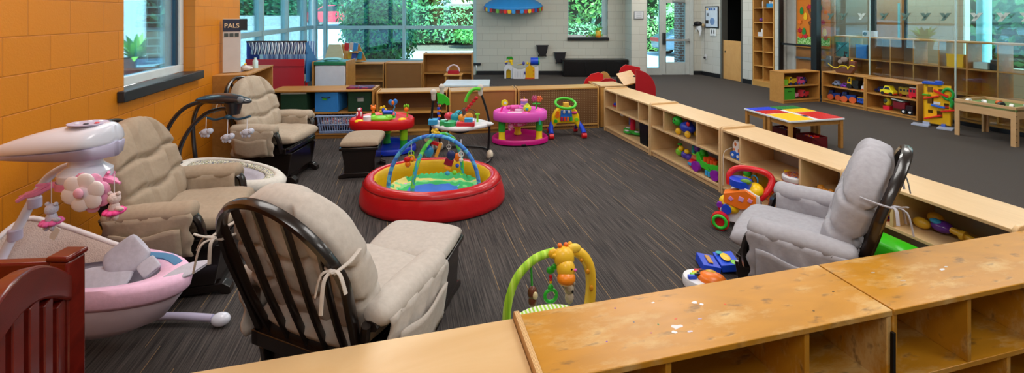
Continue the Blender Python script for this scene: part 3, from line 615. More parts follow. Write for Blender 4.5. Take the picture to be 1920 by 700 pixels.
for q in ((.22, .12, .022, .007, '#b9a48c'), (.46, .14, .025, .009, '#d9dbe0'), (.50, .15, .012, .005, '#c8d4dc'), (.16, .19, .012, .005, '#b0a290'), (.52, .05, .004, .003, '#3a2a14')): smear(*q, par=h2)
# right-hand low shelves with vehicles
CAB = wood('#c68f48', '#a8702e', .36, 2.2, 9, .5); CABK = M('#8a5c2a', .6)
unit('vehicle_shelf', 'short two level toy shelf at the end, holding the lime green bin', (5.03, 8.10), atan2(.24, .97), .84, .32, .585, CAB, .31, lip=False, back=CABK, group='low vehicle shelves')
unit('vehicle_shelf', 'two level toy shelf with the pirate ship standing on it', (5.865, 8.28), ROWD, .775, .32, .585, CAB, .31, lip=False, back=CABK, group='low vehicle shelves')
unit('vehicle_shelf', 'two level toy shelf beside the yellow garage, holding a red wagon', (5.865+.27*.785, 8.28-.963*.785), ROWD, .775, .32, .575, CAB, .305, lip=False, back=CABK, group='low vehicle shelves')
# long cubby shelf seen through the glass
r = thing('cubby_shelf', 'long three tier honey wood cubby shelf behind the glass partition', 'shelf', (6.38, 8.745, 0), ROWD)
CB = wood('#bd8a45', '#9a6a2c', .38, 2.2, 9, .5); Lc = 4.6; Dc = .33
B().b2(0, Lc, 0, Dc, 1.215, 1.24).obj('top', CB, r, bev=.003)
B().b2(0, Lc, .02, Dc, 0, .06).obj('plinth', CB, r)
for z in (.41, .81): B().b2(0, Lc, .003, Dc, z, z+.02).obj('shelf_board', CB, r, bev=.002)
B().b2(0, Lc, .003, Dc, .06, .08).obj('bottom_shelf', CB, r)
nx_ = 13
for k in range(nx_+1): B().b2(min(k*.354, Lc-.02), min(k*.354, Lc-.02)+.02, 0, Dc, .06, 1.215).obj('divider', CB, r, bev=.002)
for k, j in ((2, 2), (3, 2), (4, 1), (3, 1), (2, 1), (1, 1), (0, 1), (5, 1), (6, 1), (4, 0), (5, 0), (6, 0), (7, 0), (8, 0), (9, 0), (8, 1), (0, 0), (1, 0), (2, 0), (3, 0)):
    B().b2(k*.354+.02, k*.354+(.354 if k != 5 or j != 1 else .25), Dc-.01, Dc-.002, (.08, .43, .83)[j], (.41, .81, 1.215)[j]).obj('back_panel', M('#85705a', .5) if j == 2 else CB, r)
def lcp(x, y=.15): c, s = cos(ROWD), sin(ROWD); return (6.38+c*x-s*y, 8.745+s*x+c*y)
# tall cubby tower
r = thing('cubby_tower', 'tall honey wood tower of square cubbies recessed in the right wall', 'shelf', (RX(10.32)-.0, 10.32, 0), ROWD)
TW = wood('#cf9a52', '#b07c38', .36, 2.2, 9, .5)
b = B(); [b.b2(x, x+.03, 0, .33, 0, 3.0) for x in (0, .565)]; b.obj('side_panel', TW, r, bev=.003)
B().b2(.282, .306, .004, .32, .12, 3.0).obj('divider', TW, r); B().b2(.03, .565, .31, .325, .1, 3.0).obj('back_panel', wood('#b98242', '#9c6a30'), r)
B().b2(-.0, .595, -.012, .02, 0, .12).obj('plinth', MAPLE2, r, bev=.003)
for k in range(9): B().b2(.03, .565, .002, .31, .12+k*.335, .14+k*.335).obj('shelf_board', TW, r, bev=.002)
def twp(x, y=.12): c, s = cos(ROWD), sin(ROWD); return (RX(10.32)+c*x-s*y, 10.32+s*x+c*y)
# shelves near the back window
unit('window_shelf', 'tall empty wood shelf near the white wall, under the back window', (-1.70, 8.36), .02, .94, .33, .905, OAK, .52, lip=True, group='wood shelves under the back window')
unit('window_shelf', 'wood shelf unit turned so its flat brown back faces the room', (-2.42, 8.34), .01, .71, .33, .735, OAK, None, front_back=True, back=M('#8b5f30', .5), group='wood shelves under the back window')
unit('window_shelf', 'open wood shelf beneath the wooden book easel', (-3.28, 8.3), .03, .84, .33, .725, OAK, .38, (), group='wood shelves under the back window')
# black bench cabinet, white table, puppet stand
r = thing('low_cabinet', 'long low glossy black cabinet against the white wall', 'cabinet', (1.36, 11.62, 0))
B().b2(0, 1.72, 0, .38, .02, .43).obj('body', M('#0c0d0f', .35), r, bev=.006); B().b2(-.02, 1.73, -.02, .385, .43, .46).obj('top', M('#111315', .3), r, bev=.005)
for k in range(3): dd = B().b2(.02+k*.565, .575+k*.565, -.012, 0, .05, .41).obj('door', M('#0b0c0e', .3), r, bev=.003); B().b2(.4+k*.61, .48+k*.61, -.025, -.012, .36, .372).obj('handle', M('#3a3d40', .3, .8), dd)
r = thing('low_table', 'low table with a plain white top behind the bouncer', 'table', (-1.08, 6.95, 0), .03)
B().b2(-.03, .72, 0, .62, .50, .53).obj('tabletop', M('#cfdde3', .3), r, bev=.006)
for x in (0, .64):
    for y in (.03, .55): B().b2(x, x+.05, y, y+.05, 0, .50).obj('leg', MAPLE2, r, bev=.003)
# puppet theatre
r = thing('puppet_theatre', 'red and blue play stand with a blue striped curtain behind the shelves', 'play stand', (-4.02, 6.62, 0), .04); r.scale.x = .88
BLU = plas('#14328c', .4); RED = plas('#b3101c', .35)
b = B(); b.prism([(0, .62), (0, 1.24), (.34, 1.24), (.34, .62)], .0, .02, 'YZ'); b.obj('side_panel', BLU, r, bev=.003)
b = B(); b.prism([(0, .62), (0, 1.24), (.05, 1.22), (.4, .92), (.4, .62)], 1.0, 1.02, 'YZ'); b.obj('side_panel', plas('#2f6ea8', .4), r, bev=.003)
B().b2(.0, .98, -.015, .0, .02, .87).obj('front_panel', RED, r, bev=.003); B().b2(.0, .99, -.03, -.015, .87, .98).obj('counter_board', RED, r, bev=.003)
for x in (.02, .98):
    for y in (.02, .38): B().b2(x, x+.03, y, y+.03, 0, .62).obj('leg', RED, r)
B().tube([(0, .0, 1.245), (1.02, .0, 1.245)], .012, 8).obj('curtain_rod', M('#3a2a26', .5), r)
def curtain(y, z0, z1, amp, mat, x0=.03, x1=.99):
    b = B(); n = 160; pr = None
    for k in range(n+1):
        x = x0+(x1-x0)*k/n; col = []
        for j, z in enumerate((z1, (z0+z1)/2, z0)):
            yy = y+amp*sin(k*.45+j*.4)+.03*(j == 1); col.append(b.b.verts.new((x+.02*j, yy, z)))
        if pr: [b._f([pr[j], pr[j+1], col[j+1], col[j]]) for j in range(2)]
        pr = col
    o = b.obj('curtain', mat, r, smooth=60); md = o.modifiers.new('s', 'SOLIDIFY'); md.thickness = .004
curtain(.0, 1.05, 1.24, .012, bands('awning_stripe', ['#e9eef6', '#1c2c66'], 'X', 30)); curtain(.36, .7, 1.23, .008, bands('curtain_stripe', ['#bfe0f4', '#2a5ca8'], 'X', 34))
# white storage chest with green lid in a wood frame
r = thing('storage_bin', 'white storage chest with a green lid beside the red play stand', 'storage bin', (-3.045, 6.74, 0), .04)
B().b2(0, .47, 0, .38, .02, .87).obj('body', M('#c9ccd6', .35), r, bev=.02); B().b2(-.01, .48, -.01, .39, .87, .925).obj('lid', plas('#1c6e4c'), r, bev=.012)
B().b2(-.035, -.012, -.01, .38, 0, .93).obj('side_panel', OAK, r, bev=.003); B().b2(.482, .505, -.01, .38, 0, .94).obj('side_panel', OAK, r, bev=.003)
tag(B().tube(spline([(0, 0, 0), (.06, 0, .01), (.2, 0, .01), (.26, 0, 0)]), .022, 8, sy=2.4).obj('plastic_bag', plas('#8fd0d8', .2), loc=(-2.94, 6.87, .947)), 'small pale blue plastic bag lying on the green lid', 'bag')
# lego tables
def lego(label, a0, legs):
    """a runs along the near-left edge, b across"""
    o = Vector((3.16, 5.96)); ea = Vector((.16, -.73)).normalized(); rz = atan2(ea.y, ea.x)
    p = o+ea*a0; r = thing('building_table', label, 'table', (p.x, p.y, 0), rz, 'colourful building tables')
    B().b2(0, .372, 0, .80, .355, .378).obj('tabletop', M('#dfe2e6', .35), r, bev=.004)
    B().b2(.025, .347, .025, .775, .30, .355).obj('apron', OAK, r)
    for x in (.01, .322):
        for y in (.01, .75): B().b2(x, x+.04, y, y+.04, 0, .355).obj('leg', OAK, r, bev=.003)
    return r
t1 = lego('small low table with blue, green and red play squares on top', 0, 0); t2 = lego('small low table with big yellow and red play squares on top', .385, 0)
def patch(t, x0, x1, y0, y1, c):
    b = B(); b.b2(x0, x1, y0, y1, .378, .382)
    nx = max(2, int((x1-x0)/.04)); ny = max(2, int((y1-y0)/.04))
    for i in range(nx):
        for j in range(ny): b.b2(x0+(i+.35)*(x1-x0)/nx, x0+(i+.75)*(x1-x0)/nx, y0+(j+.35)*(y1-y0)/ny, y0+(j+.75)*(y1-y0)/ny, .382, .3835)
    b.obj('play_square', plas(c, .3), t, smooth=0)
patch(t1, .012, .18, .012, .39, '#1440d8'); patch(t1, .012, .18, .40, .79, '#0c7a30'); patch(t1, .19, .366, .012, .36, '#c80f10'); patch(t1, .19, .366, .44, .79, '#f0c400')
patch(t2, .006, .36, .012, .36, '#f4c808'); patch(t2, .006, .36, .44, .79, '#d01410')
for t in (t1, t2):
    B().b2(.13, .24, .355, .45, .378, .381).obj('inset', M('#f1f1ee', .4), t); B().b2(.15, .22, .37, .43, .381, .383).obj('opening', M('#0a0a0a', .8), t)
def clearbin(loc, rz, label):
    r = thing('red_tub', label, 'tub', loc, rz, 'translucent red tubs under the building tables')
    b = B(); b.b2(-.11, .11, -.12, .12, 0, .012)
    for q in ((-.11, -.10, -.12, .12), (.10, .11, -.12, .12), (-.11, .11, -.12, -.11), (-.11, .11, .11, .12)): b.b2(*q, 0, .16)
    b.obj('body', plas('#5e1218', .2), r, bev=.004)
    b = B(); rnd = random.Random(5)
    for k in range(26):
        b.i = k % 4; b.box((rnd.uniform(-.07, .07), rnd.uniform(-.08, .08), .07+rnd.uniform(0, .07)), (.05, .03, .03), rnd.uniform(0, 3), rnd.uniform(0, 1))
    o = b.obj('building_blocks', [plas('#c81414'), plas('#e0a010'), plas('#2050c0'), plas('#b01818')], r); o['kind'] = 'stuff'
clearbin((3.62, 5.78, 0), .2, 'dark red tub of blocks under the blue and green play table'); clearbin((3.72, 5.43, 0), .2, 'dark red tub of blocks under the yellow and red play table')
# train table
r = thing('train_table', 'pale plywood play table with cut out legs at the right edge', 'table', (6.09, 6.02, 0), atan2(-.6, .165))
PT = wood('#c9a273', '#b78f5e', .5, 2, 8)
Lt, Wt = .615, .62
B().b2(0, Lt, 0, Wt, .44, .465).obj('table_bed', M('#6f8a4a', .7), r)
def frame_side(p, n): pass
for y in (0, Wt-.022):
    b = B(); b.prism([(0, 0), (.05, 0), (.05, .345)]+[(Lt-.05, .345), (Lt-.05, 0), (Lt, 0), (Lt, .5), (0, .5)], y, y+.022, 'XZ'); b.obj('side_frame', PT, r, bev=.003)
for x in (0, Lt-.022):
    b = B(); b.prism([(.022, 0), (.07, 0), (.07, .345), (Wt-.07, .345), (Wt-.07, 0), (Wt-.022, 0), (Wt-.022, .5), (.022, .5)], x, x+.022, 'YZ'); b.obj('end_frame', PT, r, bev=.003)
for z in (.06, .14, .22, .30, .38): B().b2(Lt-.001, Lt+.003, 0, .022, z, z+.012).obj('finger_joint', M('#7a5a34', .6), r) if z else None
for k, (x, y, c, rz) in enumerate(((.1, .1, '#e8e8e8', .3), (.22, .18, '#f2f2f2', 1.0), (.3, .32, '#d8662a', .2), (.38, .2, '#20242a', 0.1), (.5, .16, '#f4f4ee', .6), (.55, .34, '#e9e9e9', .9))):
    c0, s0 = cos(atan2(-.6, .165)), sin(atan2(-.6, .165)); q = thing('toy_car', ['small white toy car with a red base at the near corner of the train table', 'small white toy car on the plywood play table', 'tiny orange toy car lying on the train table', 'tiny black toy car in the middle of the train table', 'cream toy car near the middle edge of the train table', 'light toy car by the outer end of the train table'][k], 'toy car', (6.09+c0*x-s0*y, 6.02+s0*x+c0*y, .467), rz, 'little cars on the train table')
    B().prism([(-.045, .008), (-.045, .025), (-.02, .045), (.02, .045), (.045, .025), (.045, .008)], -.018, .018, 'XZ').obj('body', plas(c), q, bev=.004)
    b = B(); [b.cyl((a, d, .009), .009, .008, 10, 'Y') for a in (-.028, .028) for d in (-.018, .018)]; b.obj('wheels', plas('#1a1a1a') if k else plas('#c01818'), q)
# ------------------------------------------------------------------ gliders, ottomans, swings, crib
BLACKW = M('#17100e', .28, coat=.4, var=.1)
def fabric(h): return M(h, .92, kind='suede', bump=.12, scale=45, var=.08)
SUEDE = {'tan': fabric('#a3917d'), 'beige': fabric('#bbb3ab'), 'grey': fabric('#a09fa6'), 'sand': fabric('#afa08e')}  # similar glider fabric; window light is partly put into these tones
def bow(b, y_of, w, z0, zt, r, lift=0):
    pts = []
    for k in range(25):
        a = pi-pi*k/24; x = w*cos(a)*(1 if abs(cos(a)) < .99 else 1); z = (zt-.30)+.30*sin(a)
        pts.append((x, y_of(z), z))
    pts = [(-w*.86, y_of(z0), z0), (-w*.95, y_of((z0+zt)/2-.1), (z0+zt)/2-.1)]+pts+[(w*.95, y_of((z0+zt)/2-.1), (z0+zt)/2-.1), (w*.86, y_of(z0), z0)]
    b.tube(spline(pts, 3), r, 8, sy=1.3); return b
def glider(label, loc, rz, fab, pocket=1, brand=False, recl=.27, group='padded gliders', ties=True):
    r = thing('glider_chair', label, 'chair', loc, rz, group); F = SUEDE[fab]
    # base : two sled rails with end feet, side boards, cross boards
    b = B()
    for x in (-.2, .2):
        b.prism([(-.36, 0), (-.36, .045), (-.31, .075), (-.2, .065), (.2, .065), (.27, .07), (.31, .04), (.31, 0), (.28, 0), (.24, .02), (-.26, .02), (-.3, 0)], x-.03, x+.03, 'YZ')
    for y in (-.2, .2): b.b2(-.2, .2, y-.02, y+.02, .03, .07)
    b.obj('base', BLACKW, r, bev=.004)
    for x in (-.225, .225):
        b = B(); b.prism([(-.23, .07), (.23, .07), (.27, .30), (-.27, .30)], x-.012, x+.012, 'YZ'); sp = b.obj('side_panel', BLACKW, r, bev=.004)
        if brand and x > 0:
            e = B().prism([(.06*cos(t*pi/10), .052+.013*sin(t*pi/10)) for t in range(20)], .2385, .242, 'YZ').obj('maker_plate', M('#c9a45a', .3, .6), sp)
            b3 = B(); [b3.b2(.2415, .2428, -.042+k_*.010, -.042+k_*.010+.006, .049-(.004 if k_ in (0,) else 0), .055) for k_ in range(9)]; b3.obj('maker_name', M('#3b2a10', .5), sp)
    [B().b2(-.21, .21, y-.01, y+.01, .08, .28).obj('cross_board', BLACKW, r, bev=.003) for y in (-.225, .225)]
    b = B(); b.b2(-.27, .27, -.27, -.23, .30, .36); b.b2(-.27, .27, .2, .24, .30, .36); b.b2(-.28, -.24, -.27, .24, .30, .36); b.b2(.24, .28, -.27, .24, .30, .36); b.b2(-.25, .25, -.24, .26, .33, .35); b.obj('seat_frame', BLACKW, r, bev=.004)
    yo = lambda z: -.24-(z-.36)*recl-max(0, z-.75)*.10
    b = B(); bow(b, yo, .29, .33, 1.0, .017); b.obj('back_frame', BLACKW, r)
    for k in range(5):
        x0 = (-.2+.1*k); x1 = x0*1.18; zt = .70+.30*sqrt(max(0, 1-(x1/.29)**2))-.01
        pts = [(x0+(x1-x0)*t, yo(.36+(zt-.36)*t)-.018*sin(pi*t), .36+(zt-.36)*t) for t in [q/8 for q in range(9)]]
        B().tube(pts, .009, 8, sy=1.7).obj('spindle', BLACKW, r)
    B().box((0, yo(.38)+.01, .38), (.5, .03, .06)).obj('bottom_rail', BLACKW, r, bev=.005)
    # arms
    for x in (-.325, .325):
        b = B(); pts = spline([(x, -.27, .53), (x, -.1, .54), (x, .10, .535), (x, .17, .51), (x*.97, .195, .45), (x*.92, .20, .38), (x*.85, .20, .33)], 5); b.tube(pts, .02, 8, sy=1.5)
        b.tube([(x*.80, -.24, .34), (x*.97, -.28, .54)], .018, 8); b.obj('armrest', BLACKW, r)
        m = Matrix.Translation((x, 0, 0)) @ Matrix.Rotation(0, 4, 'Z')
        b = B()
        rings = []
        ys = [-.27, -.255, -.22, -.13, -.02, .07, .14, .17, .185]
        for i, y in enumerate(ys):
            e = (.35, .8, 1, 1, 1.02, 1.03, 1.05, .85, .3)[i]; n = 16
            rings.append([b.b.verts.new((x+.068*e*cos(2*pi*k/n)*1.0, y, .555+.006*sin(i*2.1)+.05*e*sin(2*pi*k/n))) for k in range(n)])
        for A, Q in zip(rings, rings[1:]):
            for k in range(16): b._f([A[k], A[(k+1) % 16], Q[(k+1) % 16], Q[k]])
        b._f(rings[0]); b._f(rings[-1][::-1])
        b.obj('arm_pad', F, r, sub=1, smooth=80)
        # side flap with pocket, hanging on the outer side
        sx = 1 if x > 0 else -1
        b = B(); nxx, nz = 14, 10; g = {}
        for i in range(nxx+1):
            for j in range(nz+1):
                y = -.24+.41*i/nxx; z = .555-.27*j/nz*(1-.10*(i/nxx)); bulge = .018*sin(pi*i/nxx)*sin(pi*min(1, j/nz*1.1))+.007*sin(i*1.7+j*.9)
                g[i, j] = b.b.verts.new((x+sx*(.062+bulge-.03*(j/nz)), y+.01*sin(j*1.3), z))
        for i in range(nxx):
            for j in range(nz): b._f([g[i, j], g[i+1, j], g[i+1, j+1], g[i, j+1]])
        o = b.obj('side_flap', F, r, smooth=80); md = o.modifiers.new('s', 'SOLIDIFY'); md.thickness = .012; md.offset = 0
        b = B(); g = {}
        for i in range(11):
            for j in range(7):
                y = -.2+.33*i/10; z = .475-.16*j/6+.012*cos(i*.7); g[i, j] = b.b.verts.new((x+sx*(.083+.013*sin(pi*i/10)-.026*(j/6)), y, z))
        for i in range(10):
            for j in range(6): b._f([g[i, j], g[i+1, j], g[i+1, j+1], g[i, j+1]])
        o = b.obj('side_pocket', F, r, smooth=80); md = o.modifiers.new('s', 'SOLIDIFY'); md.thickness = .009; md.offset = 0
        b = B(); g = {}
        for i in range(11):
            for j in range(5): g[i, j] = b.b.verts.new((x-sx*(.06+.008*sin(i*1.3+j)), -.24+.40*i/10, .555-.13*j/4))
        for i in range(10):
            for j in range(4): b._f([g[i, j], g[i+1, j], g[i+1, j+1], g[i, j+1]])
        o = b.obj('inner_flap', F, r, smooth=80); md = o.modifiers.new('s', 'SOLIDIFY'); md.thickness = .01; md.offset = 0
    # cushions
    m = Matrix.Translation((0, .32, .365)) @ Matrix.Rotation(-pi/2, 4, 'X') 
    m = Matrix(((1, 0, 0, 0), (0, 0, 1, -.27), (0, 1, 0, .42), (0, 0, 0, 1)))
    B().puff(.54, .58, .07, m, .12, .12, back=.65, pw=.3, jit=.12).obj('seat_cushion', F, r, smooth=80)
    tilt = math.atan(recl+.05)
    m = Matrix.Translation((0, -.25, .41)) @ Matrix.Rotation(tilt, 4, 'X') @ Matrix.Translation((0, .10, 0))
    B().puff(.61, .605, .082, m, .52, .12, creases=(.30, .60), vcr=(-.4, .4), back=1.0, nx=40, ny=52, cd=.42, pw=.28, jit=.12).obj('back_cushion', F, r, smooth=80)
    for s in (-1, 1):
        x = .285*s; z = .80; y = yo(z); b = B()
        if ties:
            for d in ((.05*s, -.05, .03), (.075*s, -.02, -.05), (-.03*s, -.045, -.07), (.02*s, -.07, -.1)):
                b.tube(spline([(x, y-.02, z), (x+d[0]*.6, y-.02+d[1]*.7, z+d[2]*.2+.012), (x+d[0], y-.02+d[1], z+d[2])], 4), .0035, 6, sy=2)
            b.tube([(x-.06*s, y+.03, z+.01), (x-.03*s, y-.015, z), (x+.02*s, y-.03, z), (x+.03*s, y+.03, z+.01), (x+.02*s, y+.09, z+.02)], .0045, 6, sy=2)
            b.ball((x, y-.03, z), .010, 8)
            b.obj('tie', F, r)
    return r
def ottoman(label, loc, rz, fab):
    r = thing('ottoman', label, 'ottoman', loc, rz, 'glider ottomans')
    for x in (-.19, .19): B().prism([(-.2, 0), (-.2, .03), (-.14, .055), (.14, .055), (.2, .03), (.2, 0), (.15, 0), (.1, .015), (-.1, .015), (-.15, 0)], x-.022, x+.022, 'YZ').obj('foot_rail', BLACKW, r, bev=.004)
    for x in (-.2, .2): B().prism([(-.13, .05), (.13, .05), (.17, .285), (-.17, .285)], x-.011, x+.011, 'YZ').obj('side_panel', BLACKW, r, bev=.003)
    [B().b2(-.19, .19, y-.01, y+.01, .05, .285).obj('cross_board', BLACKW, r, bev=.003) for y in (-.14, .14)]
    B().b2(-.235, .235, -.19, .19, .285, .315).obj('top_frame', BLACKW, r, bev=.006)
    m = Matrix(((1, 0, 0, 0), (0, 0, 1, -.2), (0, 1, 0, .335), (0, 0, 0, 1)))
    B().puff(.47, .40, .055, m, .1, .1, back=.4, pw=.3).obj('cushion', SUEDE[fab], r, smooth=80)
    return r
# facing heading h: local +y points there
def H(dx, dy): return atan2(-dx, dy)
glider('tan padded glider beside the orange wall, facing the play ring', (-2.02, 2.74, 0), H(.96, .22), 'tan', brand=True)
glider('beige glider with a dark slatted back, in front with its back turned', (-.71, 1.94, 0), H(.37, .93), 'beige', recl=.33)
glider('stained tan glider in the corner by the fabric bins', (-2.40, 4.50, 0), H(.97, -.06), 'sand')
glider('grey glider seen from the side next to the diagonal shelf row', (1.58, 2.40, 0), H(-.75, .66), 'grey')
ottoman('dark ottoman with stained cushion beside the corner glider', (-1.57, 4.62, 0), H(.97, .12), 'tan')
ottoman('square beige ottoman in front of the slatted back glider', (-.56, 2.52, 0), H(.20, .98), 'beige')
# ---------------- crib
MAH = wood('#6b1a12', '#430d0a', .22, 2, 10, .6)
r = thing('crib', 'dark red mahogany slatted crib in the lower left corner', 'crib', (-1.22, 1.2, 0), 0)
def rotp(x, y, a): return (x*cos(a)-y*sin(a), x*sin(a)+y*cos(a))
b = B(); b.b2(-.026, .026, -.026, .026, 0, .985); b.obj('corner_post', MAH, r, bev=.006)
B().prism([(-.03, -.03), (.03, -.03), (.03, .03), (-.03, .03)], .985, 1.0, 'XY').obj('post_cap', MAH, r, bev=.005)
B().cyl((.006, -.0275, .95), .006, .004, 12, 'Y').obj('bolt', M('#8d7340', .3, .8), r)
a1 = atan2(-.50, .30)        # end panel towards the camera
e = thing('x', 'x', 'x'); bpy.data.objects.remove(e)
def panel_local(name, a, build):
    o = build(); 
    return o
def arched():
    b = B(); n = 16; top = []; bot = []
    for k in range(n+1):
        t = k/n; x = .026+.70*t; top.append((x, .945+.16*sin(pi*t))); bot.append((x, .875+.145*sin(pi*t)))
    b.prism(top+bot[::-1], -.018, .018, 'XZ'); return b
o = arched().obj('arched_rail', MAH, r, bev=.006); o.rotation_euler.z = a1
for k in range(8):
    x = .055+.082*k; t = (x-.026)/.70; zt = .885+.145*sin(pi*t)
    o = B().b2(x-.0, x+.05, -.01, .01, .2, zt).obj('slat', MAH, r, bev=.003); o.rotation_euler.z = a1
o = B().b2(.026, .73, -.016, .016, .14, .22).obj('lower_rail', MAH, r, bev=.005); o.rotation_euler.z = a1
o = B().b2(.726, .78, -.026, .026, 0, 1.0).obj('corner_post', MAH, r, bev=.006); o.rotation_euler.z = a1
a2 = atan2(-.07, -1.0)
o = B().b2(.02, 1.1, -.016, .016, .915, .98).obj('side_rail', MAH, r, bev=.006); o.rotation_euler.z = a2
for k in range(9):
    o = B().b2(.16+k*.11, .195+k*.11, -.01, .01, .2, .92).obj('slat', MAH, r, bev=.003); o.rotation_euler.z = a2
o = B().b2(.02, 1.1, -.016, .016, .14, .22).obj('lower_rail', MAH, r, bev=.005); o.rotation_euler.z = a2
# ---------------- baby swings
WP = M('#dfe4f4', .22, coat=.4, var=.01); LAV = M('#b9b4d0', .35); PINKF = fabric('#e8bedb'); GREYF = fabric('#b6b4c2'); MESHF = M('#b9a7a0', .8, kind='mesh', bump=.5, scale=200, var=.15)
r = thing('baby_swing', 'white and pink baby swing with a domed motor head, by the crib', 'baby swing', (-1.93, 1.98, 0), 0)
# motor head: long drop shape pointing to the left
b = B(); prof = []
n = 18; rings = []
for i in range(n+1):
    t = i/n; x = -.46+.60*t; w = .115*(sin(pi*min(1, t*.62+.0)))**.9 if t < .99 else .05; w = max(w, .012)
    if t > .85: w *= sqrt(max(.05, 1-((t-.85)/.15)**2*.9))
    hgt = .02+.07*sin(pi*min(1, t*.65)); zc = 1.01+.075*t**.8
    rings.append([(x, w*cos(q), zc+(hgt*sin(q) if sin(q) > 0 else .022*sin(q))) for q in [2*pi*k/16 for k in range(16)]])
V = [[b.b.verts.new(p) for p in R] for R in rings]
for A, Q in zip(V, V[1:]):
    for k in range(16): b._f([A[k], A[(k+1) % 16], Q[(k+1) % 16], Q[k]])
b._f(V[0]); b._f(V[-1][::-1]); hd = b.obj('motor_head', WP, r, sub=1, smooth=80)
b = B(); b.lathe([(0, .0), (.068, .0), (.07, .006), (0, .007)], (0.02, -.01, 1.158), 24, 1.15, .85); o = b.obj('control_panel', LAV, hd); o.rotation_euler = (0, 0, 0)
for q in ((-.03, -.02, '#e9e9f4'), (-.01, .02, '#e9e9f4'), (.02, -.03, '#3a3a48'), (.05, -.01, '#d83848'), (.035, .025, '#f4f4fa')): B().ball((q[0]+.02, q[1]-.01, 1.166), .011, 8, (1, .8, .4)).obj('button', plas(q[2]), hd)
b = B(); V = []
for i in range(n+1):
    R = rings[i]; zc = R[0][2]; w = R[0][1]; V.append([b.b.verts.new((R[0][0], w*.92*cos(q), zc-.015-.05*max(0, i/n)*(1 if sin(q) < 0 else 0)+.008*sin(q))) for q in [2*pi*k/12 for k in range(12)]])
for A, Q in zip(V, V[1:]):
    for k in range(12): b._f([A[k], A[(k+1) % 12], Q[(k+1) % 12], Q[k]])
b._f(V[0]); b._f(V[-1][::-1]); b.obj('head_underside', LAV, hd, smooth=80)
B().lathe([(0, 0), (.075, .0), (.095, .03), (.095, .07), (.06, .10), (.055, .16), (0, .16)], (.0, 0, .875), 24).obj('hub', WP, r)
b = B(); b.lathe([(.097, 0), (.1, .0), (.1, .03), (.097, .03)], (0, 0, .885), 24)
for s in (-1, 1):
    b.tube(spline([(.09*s, -.03, .90), (.15*s, -.06, .90+.03*s), (.22*s, -.07, .885+.03*s)], 4), [.01]*4+[.016]*3+[.006]*2, 6); b.tube(spline([(.1*s, -.03, .90), (.16*s, -.06, .93+.03*s)], 4), .007, 6)
    b.tube(spline([(.12*s, -.05, .90), (.17*s, -.07, .87), (.17*s+.05*s, -.08, .84)], 4), .009, 6)
b.obj('pink_bow', plas('#e78bb8', .4), r)
def petals(c, R, n, m, y, par, nm_='flower', r0=.03):
    b = B()
    for k in range(n):
        a = 2*pi*k/n+.3; b.ball((c[0]+R*cos(a), y, c[1]+R*.85*sin(a)), r0, 12, (1, .18, .9))
    b.ball((c[0], y, c[1]), R*.75, 12, (1, .2, 1)); return b.obj(nm_, m, par)
petals((.105, .885), .068, 8, plas('#f0a8cc', .4), -.100, r, 'flower_petals', .036); petals((.10, .892), .055, 6, plas('#f6f2f8', .35), -.116, r, 'flower_petals', .042); B().ball((.1, -.135, .895), .022, 10, (1, .4, 1)).obj('flower_centre', plas('#f4b6d2'), r)
def toy_bear(x, y, z, ztop, body, skirt):
    b = B(); b.tube([(x, y, ztop), (x, y, z+.04)], .002, 5); s = b.obj('toy_string', M('#e8e4ea', .5), r)
    b = B(); b.ball((x, y, z+.02), .024, 12); b.ball((x-.018, y, z+.042), .009, 8); b.ball((x+.018, y, z+.042), .009, 8); b.ball((x, y, z-.02), .022, 12, (1, .9, 1.2)); b.ball((x+.03, y-.01, z-.02), .012, 8, (1.8, .8, .8)); b.ball((x-.012, y-.01, z-.055), .011, 8, (1, 1, 1.4)); b.ball((x+.014, y-.01, z-.055), .011, 8, (1, 1, 1.4)); bo = b.obj('plush_toy', M(body, .9, kind='plush', bump=.5, scale=180), r)
    b = B()
    for k in range(9): a = 2*pi*k/9; b.ball((x+.026*cos(a), y+.026*sin(a), z-.035), .016, 8, (1, 1, .7))
    b.obj('tutu', plas(skirt, .7), bo)
toy_bear(-.06, -.09, .79, .93, '#cfd0e4', '#f06ab0'); toy_bear(.22, -.10, .84, .965, '#d9c3c0', '#f04a98')
B().box((-.035, -.10, .71), (.028, .003, .055), ry=.5).obj('care_tag', M('#e9e6e2', .6), r)
# frame tubes of the swing
def leg(pts, name='frame_tube', rad=.019, m=WP): return B().tube(spline(pts, 6), rad, 12).obj(name, m, r, smooth=60)
leg([(-.05, .06, .94), (-.18, .10, .93), (-.29, .10, .86), (-.38, .08, .68), (-.46, .04, .45), (-.52, 0, .15), (-.54, -.02, .03)])
leg([(-.44, -.0, 1.0), (-.50, -.02, .93), (-.60, -.06, .6), (-.62, -.1, .05)])
for p in ((-.335, .095, .76), (-.40, .07, .62)): B().cyl(p, .026, .05, 14).obj('joint_collar', LAV, r, bev=.004)
leg([(-.35, .22, .03), (-.15, .31, .04), (.1, .34, .05), (.34, .34, .04)], 'floor_tube', .019, LAV)
leg([(-.54, -.02, .03), (-.48, .12, .03), (-.35, .22, .03)], 'floor_tube', .019, LAV)
B().ball((.385, .34, .034), .045, 16, (1.1, .8, .75)).obj('foot_cap', WP, r)
